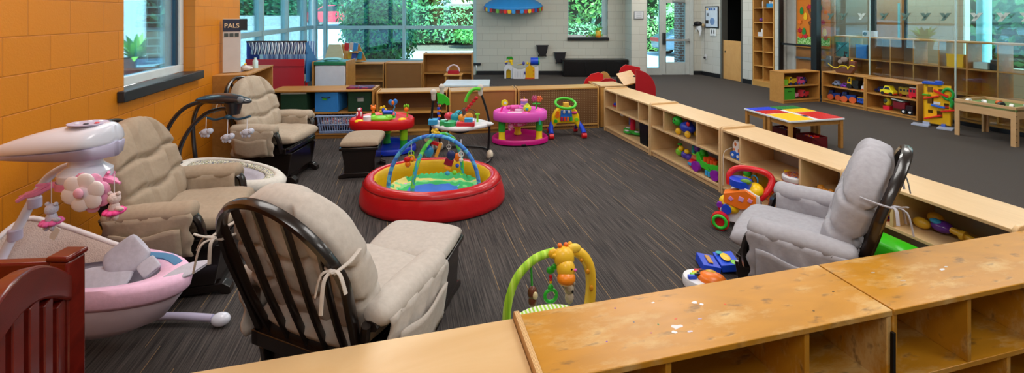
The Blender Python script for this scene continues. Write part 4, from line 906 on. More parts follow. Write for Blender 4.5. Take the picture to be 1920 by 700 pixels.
# seat bowl, cover, hammock mesh, pillows
def bowl(name, par, cx, cy, cz, rx, ry, rim, hole, depth, mat, under, tilt=0):
    m = Matrix.Translation((cx, cy, cz)) @ Matrix.Rotation(tilt, 4, 'Y')
    b = B(); b.lathe([(hole[0], .0), (hole[0]*1.02, .03), (1.0, .045), (1.05, .02), (1.03, -.03), (.98, -.05)], (0, 0, 0), 44, rx, ry)
    b.b.transform(m); o = b.obj(name, mat, par, smooth=80)
    md = o.modifiers.new('s', 'SOLIDIFY'); md.thickness = .008
    b = B(); b.lathe([(0, -depth), (.5, -depth*.97), (.8, -depth*.7), (.95, -depth*.3), (1.0, 0), (.97, 0), (.9, -depth*.25), (.76, -depth*.62), (.5, -depth*.85), (0, -depth*.9)], (0, 0, 0), 40, rx, ry)
    b.b.transform(m); b.obj('seat_shell', under, par, smooth=80); return o, m
o, m = bowl('padded_rim', r, -.07, .09, .41, .45, .185, 0, (.70, 0), .24, PINKF, M('#cdbcca', .5), .05)
# cover: grey lining
b = B(); b.lathe([(0, -.12), (.4, -.10), (.62, -.03), (.71, .015)], (0, 0, 0), 36, .45, .19); b.b.transform(m); b.obj('seat_lining', GREYF, r, smooth=80)
def pil(w, h, T, loc, rx, rz, mat, nm_='pillow', kt=.6, kb=.6, par=None):
    mm = Matrix.Translation(loc) @ Matrix.Rotation(rz, 4, 'Z') @ Matrix.Rotation(rx, 4, 'X')
    return B().puff(w, h, T, mm, kt, kb, pw=.45).obj(nm_, mat, par or r, smooth=80)
pil(.20, .18, .03, (.06, .11, .40), -.5, .15, GREYF, 'head_pillow', .9, .5); pil(.10, .10, .02, (.19, .09, .40), -.7, .2, GREYF, 'side_pillow', .9, .9)
pil(.26, .14, .02, (.0, .02, .36), -1.0, .1, GREYF, 'seat_pad', .3, .3)
mm = Matrix.Translation((.30, .04, .42)) @ Matrix.Rotation(.35, 4, 'Z') @ Matrix.Rotation(-1.25, 4, 'X') @ Matrix.Rotation(1.2, 4, 'Y'); B().puff(.08, .2, .012, mm, .8, .8).obj('head_flap', GREYF, r, smooth=80)
B().tube(spline([(.08, .23, .435), (.20, .22, .432), (.30, .17, .425)], 4), .012, 6, sy=2.4).obj('strap', plas('#4a7ea8', .6), r)
# tall hood rim with mesh on the left side
b = B(); pts = [(-.30, -.06, .44), (-.46, -.02, .47), (-.52, .06, .55), (-.49, .18, .635), (-.40, .22, .61), (-.25, .24, .545), (-.08, .25, .475), (.08, .25, .435)]
sp_ = spline(pts, 5); b.tube(sp_, .012, 8); b.obj('hood_rim', M('#d9d2d6', .6), r, smooth=60)
b = B(); pr = None
for k, p in enumerate(sp_):
    t = k/(len(sp_)-1); base = Vector((-.20-.25*cos(pi*t*1.0), .0+.24*t**.6, .43)); col = [b.b.verts.new(p.lerp(base, s)) for s in (0, .33, .66, 1)]
    if pr: [b._f([pr[j], pr[j+1], col[j+1], col[j]]) for j in range(3)]
    pr = col
b.obj('hood_mesh', MESHF, r, smooth=80)
# ---------------- second, dark swing
GR = M('#22262e', .28, coat=.4); CREAM = fabric('#d9d6cf'); PAT = blotch('patterned_trim', ['#e3e2d8', '#8a8f68', '#dfdccf', '#6a7080'], 60, .8)
r = thing('baby_swing', 'dark grey baby swing with a cream seat, between two gliders', 'baby swing', (-2.36, 3.58, 0), -.12)
b = B(); V = []
for i in range(15):
    t = i/14; x = -.24+.48*t; w = .075*sin(pi*(.12+.80*t))**.7; h = .045*sin(pi*(.1+.82*t))**.8; zc = .965-.02*(2*t-1)**2
    V.append([b.b.verts.new((x, w*cos(q), zc+h*sin(q))) for q in [2*pi*k/16 for k in range(16)]])
for A, Q in zip(V, V[1:]):
    for k in range(16): b._f([A[k], A[(k+1) % 16], Q[(k+1) % 16], Q[k]])
b._f(V[0]); b._f(V[-1][::-1]); hd = b.obj('motor_head', GR, r, sub=1, smooth=80)
B().ball((.185, -.045, .968), .028, 12, (1, .5, .9)).obj('control_dial', plas('#7b858e', .3), hd)
B().lathe([(0, 0), (.045, 0), (.055, .05), (.07, .1), (0, .1)], (.09, 0, .84), 20).obj('hub', GR, r)
def tb(pts, nm_='frame_tube', rad=.017, m=None): return B().tube(spline(pts, 6), rad, 10).obj(nm_, m or GR, r, smooth=60)
tb([(-.16, -.03, .95), (-.32, -.05, .88), (-.43, -.08, .72), (-.47, -.12, .45), (-.48, -.18, .03)]); tb([(-.16, .0, .94), (-.27, .04, .88), (-.37, .1, .72), (-.41, .16, .45), (-.42, .24, .03)])
tb([(.07, .02, .86), (-.06, .05, .87), (-.20, .03, .82), (-.31, -.02, .68), (-.36, -.05, .5), (-.30, -.05, .36)], 'swing_arm')
tb([(-.48, -.18, .02), (-.3, -.33, .02), (.2, -.36, .02), (.42, -.25, .025)], 'floor_tube'); tb([(-.42, .24, .02), (-.2, .36, .02), (.25, .3, .02), (.42, .1, .025)], 'floor_tube'); tb([(.42, -.25, .025), (.45, -.1, .03), (.42, .1, .025)], 'floor_tube')
B().tube(spline([(-.13, -.03, .815), (-.04, -.04, .80), (.07, -.04, .825), (.16, -.04, .81), (.26, -.03, .835)], 4), .009, 8).obj('mobile_bar', plas('#1d4a63', .3), r); B().ball((.075, -.04, .825), .03, 10, (1, .8, .7)).obj('mobile_hub', plas('#1d4a63', .3), r)
for k, (x, z) in enumerate(((-.115, .70), (.075, .665), (.245, .71))):
    b = B(); b.ball((x, -.05, z), .035, 12, (1.25, .8, .75)); b.ball((x+.04, -.055, z+.012), .024, 10)
    for d in (-.03, -.008, .022): b.ball((x+d, -.055, z-.028), .012, 8, (1, 1, 1.3))
    b.ball((x-.045, -.05, z-.01), .014, 8); bo = b.obj('plush_lamb', M('#c8cde0', .9, kind='plush', bump=.6, scale=120), r)
    B().tube([(x, -.045, .82), (x, -.05, z+.02)], .003, 5).obj('toy_string', M('#dfe3ea', .6), bo)
mt = Matrix.Translation((.06, .0, .36)) @ Matrix.Rotation(.12, 4, 'Y')
def latl(prof, nm_, mat, sx=.46, sy=.22, sol=0):
    b = B(); b.lathe(prof, (0, 0, 0), 44, sx, sy); b.b.transform(mt); o = b.obj(nm_, mat, r, smooth=80)
    if sol: md = o.modifiers.new('s', 'SOLIDIFY'); md.thickness = sol
    return o
latl([(.78, .02), (.84, .035), (.95, .03), (1.03, .0), (1.02, -.04), (.93, -.07)], 'padded_rim', CREAM, sol=.006)
latl([(.63, .0), (.7, .015), (.79, .022)], 'patterned_trim', PAT, sol=.003); latl([(0, -.09), (.3, -.08), (.5, -.035), (.64, .002)], 'seat_lining', GREYF, sol=.003)
latl([(0, -.15), (.6, -.14), (.9, -.09), (.98, -.04), (.9, -.05), (.5, -.1), (0, -.11)], 'seat_shell', GR)
B().puff(.2, .26, .02, Matrix.Translation((-.02, -.12, .28)) @ Matrix.Rotation(-1.4, 4, 'X') @ Matrix.Rotation(.3, 4, 'Y'), .5, .4).obj('infant_insert', fabric('#a99aa8'), r, smooth=80)
B().tube(spline([(-.36, -.17, .35), (-.26, -.19, .385), (-.12, -.17, .37)], 4), .012, 6, sy=2.2).obj('carry_strap', plas('#7f8492', .6), r); B().tube(spline([(.0, .02, .33), (.05, -.02, .35), (.12, -.1, .33)], 4), .01, 6, sy=2).obj('harness', plas('#8a90a2', .6), r)
B().ball((.49, -.06, .27), .035, 12, (.7, 1, 1.1)).obj('seat_clip', GR, r); B().ball((-.42, .02, .36), .035, 12, (1.2, 1, .8)).obj('seat_clip', GR, r)
# ------------------------------------------------------------------ toys on the floor
R_, Y_, G_, B_, O_, P_, W_, K_ = [plas(h) for h in ('#d31420', '#f6c912', '#2fae2c', '#1846cf', '#f07818', '#7a2aa8', '#e6e8ee', '#15151a')]
LG_ = plas('#7fd02a'); SK_ = plas('#3aa6e0'); PK_ = plas('#f06ac0'); MG_ = plas('#d8178e'); TEAL = plas('#22a6a0')
# padded oval play ring with quilt and crossed arches
r = thing('padded_play_ring', 'red padded oval play ring with a yellow inner wall', 'play ring', (0, 0, 0)); r.location = (-.71, 3.93, 0)
VR = M('#c3121c', .32, coat=.25, kind='vinyl', bump=.25, scale=14, var=.05); VY = M('#e2b414', .4, kind='vinyl', bump=.6, scale=9, var=.05)
def ring(prof, n, sx, sy, mat, nm_, wr=0, par=r):
    b = B(); RR = []
    for q, (rr, z) in enumerate(prof):
        RR.append([b.b.verts.new(((rr+wr*sin(k*1.9+q*2.2)*sin(k*.37))*sx*cos(2*pi*k/n), (rr+wr*sin(k*1.9+q*2.2)*sin(k*.37))*sy*sin(2*pi*k/n), z)) for k in range(n)])
    for A, Q in zip(RR, RR[1:]):
        for k in range(n): b._f([A[k], A[(k+1) % n], Q[(k+1) % n], Q[k]])
    return b.obj(nm_, mat, par, smooth=70)
ring([(.96, 0), (1.0, .012), (1.0, .05), (.975, .12), (.945, .172), (.935, .18), (.93, .19), (.92, .205), (.895, .222), (.86, .228), (.82, .225), (.80, .215)], 96, .645, .50, VR, 'outer_wall', .004)
ring([(.942, .174), (.948, .18), (.938, .188)], 96, .648, .503, M('#8c0d14', .5), 'welt_seam')
ring([(.80, .217), (.775, .205), (.76, .14), (.75, .06), (.75, .02)], 96, .645, .50, VY, 'inner_wall', .012)
ring([(.75, .02), (.4, .02), (.01, .02)], 60, .645, .50, VY, 'base_mat')
q = thing('play_mat', 'green and blue quilted play mat with crossed toy arches inside the red ring', 'play mat', (-.68, 3.91, .042), .05)
MATM = bpy.data.materials.new('play_mat_print'); MATM.use_nodes = True
def matprint():
    N, L, b_ = nm(MATM); tc = N.new('ShaderNodeTexCoord'); mp = N.new('ShaderNodeMapping'); mp.inputs['Scale'].default_value = (2.2, 4.2, 1); L.new(tc.outputs['Object'], mp.inputs[0])
    ln = N.new('ShaderNodeVectorMath'); ln.operation = 'LENGTH'; L.new(mp.outputs[0], ln.inputs[0])
    nz = N.new('ShaderNodeTexNoise'); nz.inputs['Scale'].default_value = 7; L.new(tc.outputs['Object'], nz.inputs['Vector'])
    ad = N.new('ShaderNodeMath'); ad.operation = 'MULTIPLY_ADD'; L.new(nz.outputs[0], ad.inputs[0]); ad.inputs[1].default_value = .9; L.new(ln.outputs['Value'], ad.inputs[2])
    rp = N.new('ShaderNodeValToRGB'); rp.color_ramp.interpolation = 'CONSTANT'
    for i, (p, h) in enumerate(((0, '#3a6fd0'), (.78, '#3a6fd0'), (.98, '#35b565'), (1.22, '#7fd48a'), (1.34, '#d8cf7c'), (1.46, '#3fb56f'))):
        e = rp.color_ramp.elements[i] if i < 2 else rp.color_ramp.elements.new(min(1, p/1.6)); e.position = p/1.6; e.color = (*lin(h), 1)
    dv_ = N.new('ShaderNodeMath'); dv_.operation = 'DIVIDE'; dv_.inputs[1].default_value = 1.6; L.new(ad.outputs[0], dv_.inputs[0]); L.new(dv_.outputs[0], rp.inputs[0])
    n2 = N.new('ShaderNodeTexVoronoi'); n2.inputs['Scale'].default_value = 11; L.new(tc.outputs['Object'], n2.inputs['Vector'])
    lt = N.new('ShaderNodeMath'); lt.operation = 'LESS_THAN'; lt.inputs[1].default_value = .16; L.new(n2.outputs['Distance'], lt.inputs[0])
    mx = N.new('ShaderNodeMix'); mx.data_type = 'RGBA'; L.new(lt.outputs[0], mx.inputs[0]); L.new(rp.outputs[0], mx.inputs[6]); L.new(n2.outputs['Color'], mx.inputs[7])
    L.new(mx.outputs[2], b_.inputs['Base Color']); b_.inputs['Roughness'].default_value = .85
matprint()
b = B(); g = {}
for i in range(41):
    for j in range(31):
        a = -1+i/20; c = -1+j/15; x = a*sqrt(1-c*c*.42)*.41; y = c*sqrt(1-a*a*.42)*.305; e = max(abs(a), abs(c))
        g[i, j] = b.b.verts.new((x, y, .035+.02*noise.noise(Vector((x*9, y*9, 0)))+.035*max(0, e-.8)/.2+.008*sin(i*2.2)*(e > .9)))
for i in range(40):
    for j in range(30): b._f([g[i, j], g[i+1, j], g[i+1, j+1], g[i, j+1]])
o = b.obj('quilt', MATM, q, smooth=80); md = o.modifiers.new('s', 'SOLIDIFY'); md.thickness = .02; md.offset = -1
BT = blotch('blue_arch_print', ['#2f7fd6', '#5fb4e8', '#3a6fd8', '#4c8fe0'], 9); GT = blotch('green_arch_print', ['#3fae3a', '#6fcf5a', '#3aa0c8', '#4fbf3f'], 9)
def arch(p0, p1, h, mat, nm_):
    pts = []
    for k in range(29):
        a = pi*k/28; c = cos(a); t = (1-c)/2; pts.append((p0[0]+(p1[0]-p0[0])*t, p0[1]+(p1[1]-p0[1])*t, p0[2]+(h-p0[2])*sin(a)**.85))
    return B().tube(pts, .0175, 12).obj(nm_, mat, q, smooth=70)
arch((-.405, -.08, .04), (.39, -.12, .04), .555, BT, 'arch'); arch((-.165, -.27, .04), (.22, .27, .04), .535, GT, 'arch')
b = B(); [b.ball((.0+.028*cos(k*1.2566), -.05+.0*k, .565+.028*sin(k*1.2566)), .015, 8, (1, .7, 1)) for k in range(5)]; b.ball((0, -.05, .565), .022, 8, (1, .8, 1)); b.obj('star_clip', plas('#e8c028'), q)
def hang(x, y, z, parts, strap='#e8e8ee', top=.52):
    s = B(); s.tube([(x, y, top), (x, y, z+.02)], .004, 6); s.b and s.obj('toy_strap', plas(strap), q)
    for sh, c, d, m in parts:
        b = B()
        if sh == 'b': b.ball((x+c[0], y+c[1], z+c[2]), 1, 12, d)
        elif sh == 'x': b.box((x+c[0], y+c[1], z+c[2]), d, ry=.35)
        else: b.tube([(x+c[0]+d[0]*cos(k*pi/8), y+c[1], z+c[2]+d[0]*sin(k*pi/8)) for k in range(16)], d[1], 6, closed=True)
        b.obj('hanging_toy', m, q, bev=.004 if sh == 'x' else 0)
hang(-.02, -.06, .40, [('x', (0, 0, .085), (.12, .03, .03), R_), ('b', (-.035, 0, .11), (.04, .025, .025), plas('#f2d9b8')), ('b', (-.035, -.01, .01), (.045, .03, .05), plas('#2f8fd0')), ('x', (.05, -.01, .02), (.03, .02, .13), plas('#e8a040')), ('b', (-.05, -.02, .05), (.03, .02, .03), B_)])
hang(.12, -.06, .31, [('x', (0, 0, .0), (.075, .03, .06), plas('#8a1238')), ('b', (.02, -.005, .06), (.04, .02, .045), plas('#20306a')), ('b', (.075, 0, .04), (.03, .02, .04), O_), ('x', (-.01, -.01, -.05), (.06, .02, .022), plas('#f09a28')), ('b', (-.01, -.01, -.095), (.022, .02, .02), SK_), ('b', (.05, -.01, -.09), (.022, .02, .02), LG_), ('b', (.075, -.01, -.03), (.018, .016, .018), B_), ('t', (-.0, 0, .135), (.018, .004), W_)])
hang(-.2, -.1, .35, [('t', (0, 0, .055), (.022, .005), LG_), ('t', (0, 0, .01), (.028, .007), Y_), ('b', (-.035, 0, .0), (.03, .02, .03), R_), ('b', (-.03, 0, -.04), (.025, .02, .03), O_), ('b', (.01, 0, .0), (.02, .02, .02), O_)])
hang(.23, -.1, .34, [('t', (0, 0, .05), (.022, .004), W_), ('b', (0, 0, 0), (.018, .01, .02), W_)])
# activity tables (saucers)
def saucer(name, label, loc, rz, deck, base, colu, coll, feat, sx=.37, sy=.27, dz=.375):
    r = thing(name, label, 'baby activity table', loc, rz, 'round activity tables')
    def lobe(n, k, amp, ph): return [((1+amp*cos(3*2*pi*i/n+ph))*cos(2*pi*i/n), (1+amp*cos(3*2*pi*i/n+ph))*sin(2*pi*i/n)) for i in range(n)]
    n = 54; L_ = lobe(n, 3, .09, pi/2); hole = [(.42*cos(2*pi*i/n), .42*sin(2*pi*i/n)) for i in range(n)]
    def shell(outer, prof, mat, nm_):
        b = B(); RR = []
        for s, z in prof: RR.append([b.b.verts.new((x*sx*s, y*sy*s, z)) for x, y in outer])
        for A, Q in zip(RR, RR[1:]):
            for k in range(n): b._f([A[k], A[(k+1) % n], Q[(k+1) % n], Q[k]])
        return b, RR
    b, RR = shell(L_, [(.97, dz-.08), (1.0, dz-.065), (1.0, dz+.02), (.96, dz+.035), (.90, dz+.03), (.85, dz+.022), (.6, dz+.022)], deck, 'deck')
    H_ = [b.b.verts.new((x*sx, y*sy, dz+.022)) for x, y in hole]; H2 = [b.b.verts.new((x*sx, y*sy, dz-.03)) for x, y in hole]
    for k in range(n): b._f([RR[-1][k], RR[-1][(k+1) % n], H_[(k+1) % n], H_[k]]); b._f([H_[k], H_[(k+1) % n], H2[(k+1) % n], H2[k]]); b._f([H2[k], H2[(k+1) % n], RR[0][(k+1) % n], RR[0][k]])
    b.obj('deck', deck, r, smooth=50)
    b, RR = shell(lobe(n, 3, .05, pi/2), [(.0, .02), (.82, .02), (.89, .035), (.96, .07), (1.03, .075), (1.07, .06), (1.07, .015), (.97, 0), (0, 0)], base, 'base'); b.obj('base', base, r, smooth=50)
    B().box((.02, -sy*1.0, .02), (.06, .03, .022)).obj('rocker_foot', K_, r, bev=.003)
    for k, a in enumerate((-152, -28, 90)):
        x, y = sx*.80*cos(radians(a)), sy*.78*sin(radians(a))
        B().lathe([(.052, .03), (.05, .05), (.042, .065), (.042, .18)], (x, y, 0), 18).obj('lower_column', coll, r); B().lathe([(.046, .155), (.046, dz-.04)] if k < 2 else [(.055, .155), (.05, dz-.04)], (x, y, 0), 18).obj('upper_column', colu, r)
    b = B(); b.lathe([(.40, dz+.03), (.42, dz+.02), (.36, dz-.05), (.25, dz-.13), (0, dz-.16)], (0, 0, 0), 24, sx, sy*1.1); o = b.obj('seat', feat['seat'], r); md = o.modifiers.new('s', 'SOLIDIFY'); md.thickness = .008
    return r
def part(r, name, mat, *shapes):
    b = B()
    for s in shapes:
        k = s[0]
        if k == 'b': b.ball(s[1], 1, 14, s[2])
        elif k == 'x': b.box(s[1], s[2], *s[3:])
        elif k == 'c': b.cyl(s[1], s[2], s[3], 18, s[4] if len(s) > 4 else 'Z')
        elif k == 't': b.tube(spline(s[1], 4), s[2], 8)
        elif k == 'r': b.tube([(s[1][0]+s[2]*cos(j*pi/10), s[1][1], s[1][2]+s[2]*sin(j*pi/10)) if s[4] == 'XZ' else (s[1][0]+s[2]*cos(j*pi/10), s[1][1]+s[2]*sin(j*pi/10), s[1][2]) if s[4] == 'XY' else (s[1][0], s[1][1]+s[2]*cos(j*pi/10), s[1][2]+s[2]*sin(j*pi/10)) for j in range(20)], s[3], 8, closed=True)
        elif k == 'l': b.lathe(s[2], s[1], 20)
        elif k == 'p': b.prism(s[1], s[2], s[3], s[4])
    return b.obj(name, mat, r, bev=.003 if shapes[0][0] in 'xp' else 0, smooth=50)
s1 = saucer('activity_saucer', 'red activity table with green and yellow legs over a blue base', (-1.57, 5.33, 0), .08, plas('#d8141c'), plas('#1238c8'), plas('#8fc818'), plas('#20a038'), {'seat': plas('#5ac81e')})
part(s1, 'dome_button', Y_, ('b', (-.24, -.17, .395), (.06, .045, .025)), ); part(s1, 'dome_button', Y_, ('b', (.25, -.12, .395), (.055, .045, .025)))
part(s1, 'toy_tray', LG_, ('b', (.0, -.13, .415), (.14, .06, .035)), ('b', (-.09, -.12, .425), (.05, .045, .035)), ('b', (.09, -.12, .425), (.05, .045, .035)))
part(s1, 'white_dial', W_, ('c', (-.15, -.17, .42), .045, .07)); part(s1, 'blue_roller', B_, ('c', (.06, .0, .46), .025, .11, 'X'))
part(s1, 'character_toy', plas('#c81a48'), ('l', (-.28, .0, .385), [(0, 0), (.04, 0), (.045, .03), (.028, .1), (.02, .12), (0, .13)]), ('b', (-.28, 0, .50), (.03, .03, .025))); part(s1, 'character_face', W_, ('b', (-.28, -.02, .505), (.02, .015, .02)), ('b', (-.3, -.03, .45), (.012, .01, .03)), ('b', (-.255, -.03, .45), (.012, .01, .03)))
part(s1, 'tiger_toy', O_, ('b', (-.135, .07, .50), (.034, .03, .032)), ('b', (-.158, .07, .53), (.012, .01, .012)), ('b', (-.112, .07, .53), (.012, .01, .012)), ('b', (-.135, .07, .45), (.02, .02, .03))); part(s1, 'tiger_shirt', G_, ('c', (-.135, .07, .42), .024, .03)); part(s1, 'tiger_trousers', P_, ('c', (-.135, .07, .395), .026, .025))
part(s1, 'flower_toy', Y_, *[('b', (-.02+.03*cos(k), .09, .47+.04*sin(k)), (.018, .012, .022)) for k in (0, 1.2, 2.4, 3.6, 4.9)]); part(s1, 'flower_middle', B_, ('b', (-.015, .075, .47), (.018, .015, .03)))
part(s1, 'butterfly_stem', SK_, ('t', [(.11, .1, .38), (.13, .1, .42), (.1, .1, .46), (.12, .1, .5), (.1, .1, .54)], .007)); part(s1, 'butterfly_toy', plas('#2f80d8'), ('b', (.07, .1, .565), (.03, .012, .035)), ('b', (.125, .1, .57), (.03, .012, .035)), ('b', (.08, .1, .54), (.018, .01, .018)), ('b', (.115, .1, .54), (.018, .01, .018))); part(s1, 'butterfly_body', O_, ('b', (.1, .088, .558), (.018, .012, .026)))
part(s1, 'plant_stem', LG_, ('t', [(.28, .03, .38), (.285, .03, .44), (.275, .03, .50)], .008)); part(s1, 'plant_toy', O_, ('b', (.275, .02, .49), (.028, .02, .028))); part(s1, 'plant_leaves', LG_, *[('b', (.275+.025*sin(k), .02, .525+.012*cos(k)), (.012, .008, .02)) for k in (-1.3, 0, 1.3)])
s2 = saucer('activity_saucer', 'pink activity table with yellow legs over a magenta base', (.10, 5.74, 0), .10, plas('#e85ac8'), plas('#c4127e'), plas('#2fae3a'), plas('#f2dc1e'), {'seat': blotch('pink_print', ['#f08ac8', '#f6c8e0', '#e858a8'], 14)}, sx=.34)
part(s2, 'dome_button', plas('#f05ab8'), ('b', (.05, -.18, .39), (.055, .04, .03))); part(s2, 'dome_button', PK_, ('b', (-.25, -.12, .385), (.05, .04, .025))); part(s2, 'dome_button', PK_, ('b', (.25, -.02, .39), (.05, .05, .03)))
part(s2, 'toy_tray', plas('#f2c8e8'), ('x', (-.07, -.15, .39), (.2, .08, .03)), ('c', (-.02, -.05, .40), .05, .04)); part(s2, 'pink_roller', PK_, ('c', (-.06, .05, .43), .03, .1, 'X'), ('b', (-.13, .1, .42), (.04, .03, .025)))
part(s2, 'flower_stem', plas('#e8389a'), ('t', [(-.25, -.04, .37), (-.24, -.04, .42), (-.22, -.04, .47)], .013)); part(s2, 'flower_toy', plas('#f4e028'), ('c', (-.2, -.05, .51), .042, .02, 'Y')); part(s2, 'flower_middle', plas('#d8f0e8'), ('c', (-.195, -.065, .51), .018, .012, 'Y')); part(s2, 'flower_leaf', LG_, ('b', (-.235, -.05, .5), (.012, .01, .04)))
part(s2, 'stacking_cake', plas('#9a7ad0'), ('c', (.06, .0, .50), .045, .05), ('c', (.06, 0, .46), .04, .03)); part(s2, 'cake_icing', plas('#f6a0c8'), ('c', (.06, 0, .53), .048, .014), ('c', (.06, 0, .475), .047, .012)); part(s2, 'candle', Y_, ('t', [(.06, 0, .53), (.06, 0, .57)], .006))
part(s2, 'teapot_toy', plas('#c8d820'), ('b', (.09, -.08, .44), (.055, .05, .05)), ('b', (.09, -.08, .485), (.025, .025, .02))); part(s2, 'teapot_patch', TEAL, ('b', (.08, -.125, .435), (.02, .01, .02)))
part(s2, 'twin_flower', plas('#b84a78'), *[('b', (.2+.028*cos(k*1.05), .02, .545+.028*sin(k*1.05)), (.015, .01, .015)) for k in range(6)], ('b', (.2, .02, .545), (.02, .012, .02))); part(s2, 'twin_flower', plas('#e0703a'), *[('b', (.265+.028*cos(k*1.05), .02, .54+.028*sin(k*1.05)), (.015, .01, .015)) for k in range(6)], ('b', (.265, .02, .54), (.02, .012, .02)))
part(s2, 'flower_stem', G_, ('t', [(.22, .02, .37), (.225, .02, .44), (.23, .02, .5)], .01), ('b', (.2, .02, .475), (.03, .012, .012)), ('b', (.25, .02, .475), (.03, .012, .012))); part(s2, 'hanging_tag', TEAL, ('t', [(.22, -.2, .38), (.23, -.24, .3)], .003), ('x', (.23, -.25, .29), (.03, .01, .05)))
part(s2, 'seat_ladybird', blotch('petal_seat', ['#f4a0c8', '#e85a9a', '#f8d0e4'], 18), ('b', (-.02, -.05, .26), (.13, .09, .06)), ('b', (-.13, -.12, .22), (.04, .03, .06)))
# baby walker with green ring handle
r = thing('push_walker', 'yellow push walker with green ring handle and piano keys', 'push toy', (.73, 5.97, 0), .1); r.scale = (1.2, 1.2, 1.15)
YW = plas('#f2d012')
b = B(); prof = [(-.165, .10), (-.155, .24), (-.12, .31), (-.06, .355), (.06, .355), (.12, .31), (.155, .24), (.165, .10), (.135, .10), (.10, .155), (-.10, .155), (-.135, .10)]; b.prism(prof, -.03, .03, 'XZ'); o = b.obj('body', YW, r, bev=.015); 
part(r, 'handle', plas('#46c22a'), ('r', (0, .0, .41), .115, .016, 'XY')); o = r.children[-1]; o.rotation_euler.x = .35; o.location = (0, .14, 0)
part(r, 'handle_clamp', plas('#f0b040'), ('x', (0, -.02, .37), (.06, .05, .06)))
part(r, 'piano_panel', plas('#1a6ad0'), ('p', [(-.07, .19), (-.06, .31), (.06, .31), (.075, .19)], -.042, -.03, 'XZ'))
for k, c in enumerate((plas('#c81a30'), plas('#e04020'), O_, G_)): part(r, 'piano_key', c, ('x', (-.052+.035*k, -.047, .21), (.025, .014, .05)))
part(r, 'silver_dial', plas('#c8ccd0', .2), ('b', (-.025, -.045, .29), (.016, .01, .022))); part(r, 'silver_dial', plas('#c8ccd0', .2), ('b', (.03, -.045, .29), (.016, .01, .022)))
part(r, 'side_gear', O_, ('c', (-.1, -.035, .25), .026, .02, 'Y'), ('c', (-.095, -.035, .285), .018, .02, 'Y')); part(r, 'side_gear', G_, ('c', (-.12, -.035, .185), .02, .02, 'Y')); part(r, 'side_gear', plas('#c8287a'), ('b', (.095, -.035, .28), (.035, .02, .018))); part(r, 'side_gear', LG_, ('c', (.12, -.035, .2), .02, .02, 'Y'))
for s in (-1, 1):
    part(r, 'front_leg', B_, ('t', [(s*.15, .02, .15), (s*.18, -.05, .1), (s*.185, -.12, .055)], .028)); part(r, 'wheel', R_, ('c', (s*.185, -.12, .032), .032, .05, 'X')); part(r, 'rear_leg', B_, ('t', [(s*.14, .02, .13), (s*.15, .1, .08), (s*.16, .17, .04)], .02)); part(r, 'wheel', R_, ('c', (s*.16, .17, .028), .028, .04, 'X'))
# bouncer with tall curved posts
r = thing('baby_bouncer', 'baby bouncer with black curved posts, white tray and green leaf toy', 'baby bouncer', (-.60, 5.06, 0), .02)
CRM = plas('#cfc8c0', .35); tubk = plas('#15161a', .3)
part(r, 'floor_ring', tubk, ('t', [(-.36, -.12, .025), (-.30, -.30, .025), (0, -.36, .02), (.28, -.30, .025), (.36, -.12, .025), (.36, .1, .025), (.25, .3, .02), (0, .36, .02), (-.25, .3, .02), (-.36, .1, .025), (-.36, -.12, .025)], .013))
for s, x, y, bz in ((-1, -.345, -.02, 0), (-1, -.27, .24, 1), (1, .32, -.02, 0)):
    top = (-.30, -.04, .72) if bz == 0 and s < 0 else (-.24, .2, .74) if s < 0 else (.235, -.02, .77)
    mid = (-.335, -.03, .35) if bz == 0 and s < 0 else (-.27, .24, .35) if s < 0 else (.335, -.02, .42)
    part(r, 'post', tubk, ('t', [(x, y, .04), mid, top], .0135)); part(r, 'post_cap', CRM, ('b', (top[0], top[1], top[2]+.045), (.036, .034, .036)), ('l', (top[0], top[1], top[2]-.05), [(.02, 0), (.026, .02), (.028, .09)]))
part(r, 'foot_block', plas('#d8cdb8'), ('b', (.345, -.06, .05), (.04, .05, .055)), ); part(r, 'foot_block', plas('#d8cdb8'), ('b', (-.28, .28, .05), (.05, .05, .055)))
b = B(); outl = [(.32*cos(a)*(1+.06*cos(4*a)), .24*sin(a)*(1+.05*cos(4*a))) for a in [2*pi*k/40 for k in range(40)]]; b.prism(outl, .36, .41, 'XY'); b.obj('tray', W_, r, bev=.018)
part(r, 'tray_arm', W_, ('b', (.3, -.03, .395), (.09, .04, .028))); part(r, 'seat', K_, ('b', (0, .02, .335), (.13, .12, .06)))
part(r, 'toy_boat', plas('#d83040'), ('x', (.08, -.17, .43), (.2, .08, .04))); part(r, 'toy_train', SK_, ('x', (.11, -.15, .465), (.09, .06, .05))); part(r, 'toy_block', SK_, ('x', (-.3, -.06, .43), (.1, .1, .06))); part(r, 'toy_drum', plas('#3fb56a'), ('c', (-.1, -.15, .43), .07, .05), ('x', (-.17, -.12, .43), (.09, .08, .05)))
part(r, 'toy_fish', plas('#f0a030'), ('b', (.03, -.05, .47), (.05, .04, .045)), ('b', (.1, .03, .47), (.05, .03, .04))); part(r, 'toy_toucan', plas('#20a0b8'), ('b', (-.06, -.02, .47), (.05, .04, .05)), ('b', (-.02, .08, .48), (.06, .03, .05))); part(r, 'toy_red', plas('#d83848'), ('b', (-.13, .04, .47), (.06, .05, .045))); part(r, 'toy_green_post', LG_, ('t', [(.2, 0, .4), (.2, 0, .5)], .012), ('b', (.2, 0, .5), (.03, .02, .014)))
part(r, 'wire_loop', plas('#4a3a34'), ('t', [(-.02, .02, .42), (.0, .02, .53), (.16, .02, .54), (.17, .02, .42)], .005))
part(r, 'leaf_toy', plas('#38c82c'), ('p', [(-.26, .76), (-.18, .74), (-.12, .69), (-.11, .62), (-.15, .615), (-.17, .64), (-.2, .62), (-.23, .64), (-.25, .62)], -.06, -.045, 'XZ')); part(r, 'leaf_toy', plas('#58d02c'), ('t', [(.235, -.06, .80), (.16, -.07, .80), (.10, -.08, .74), (.07, -.09, .66)], .018))
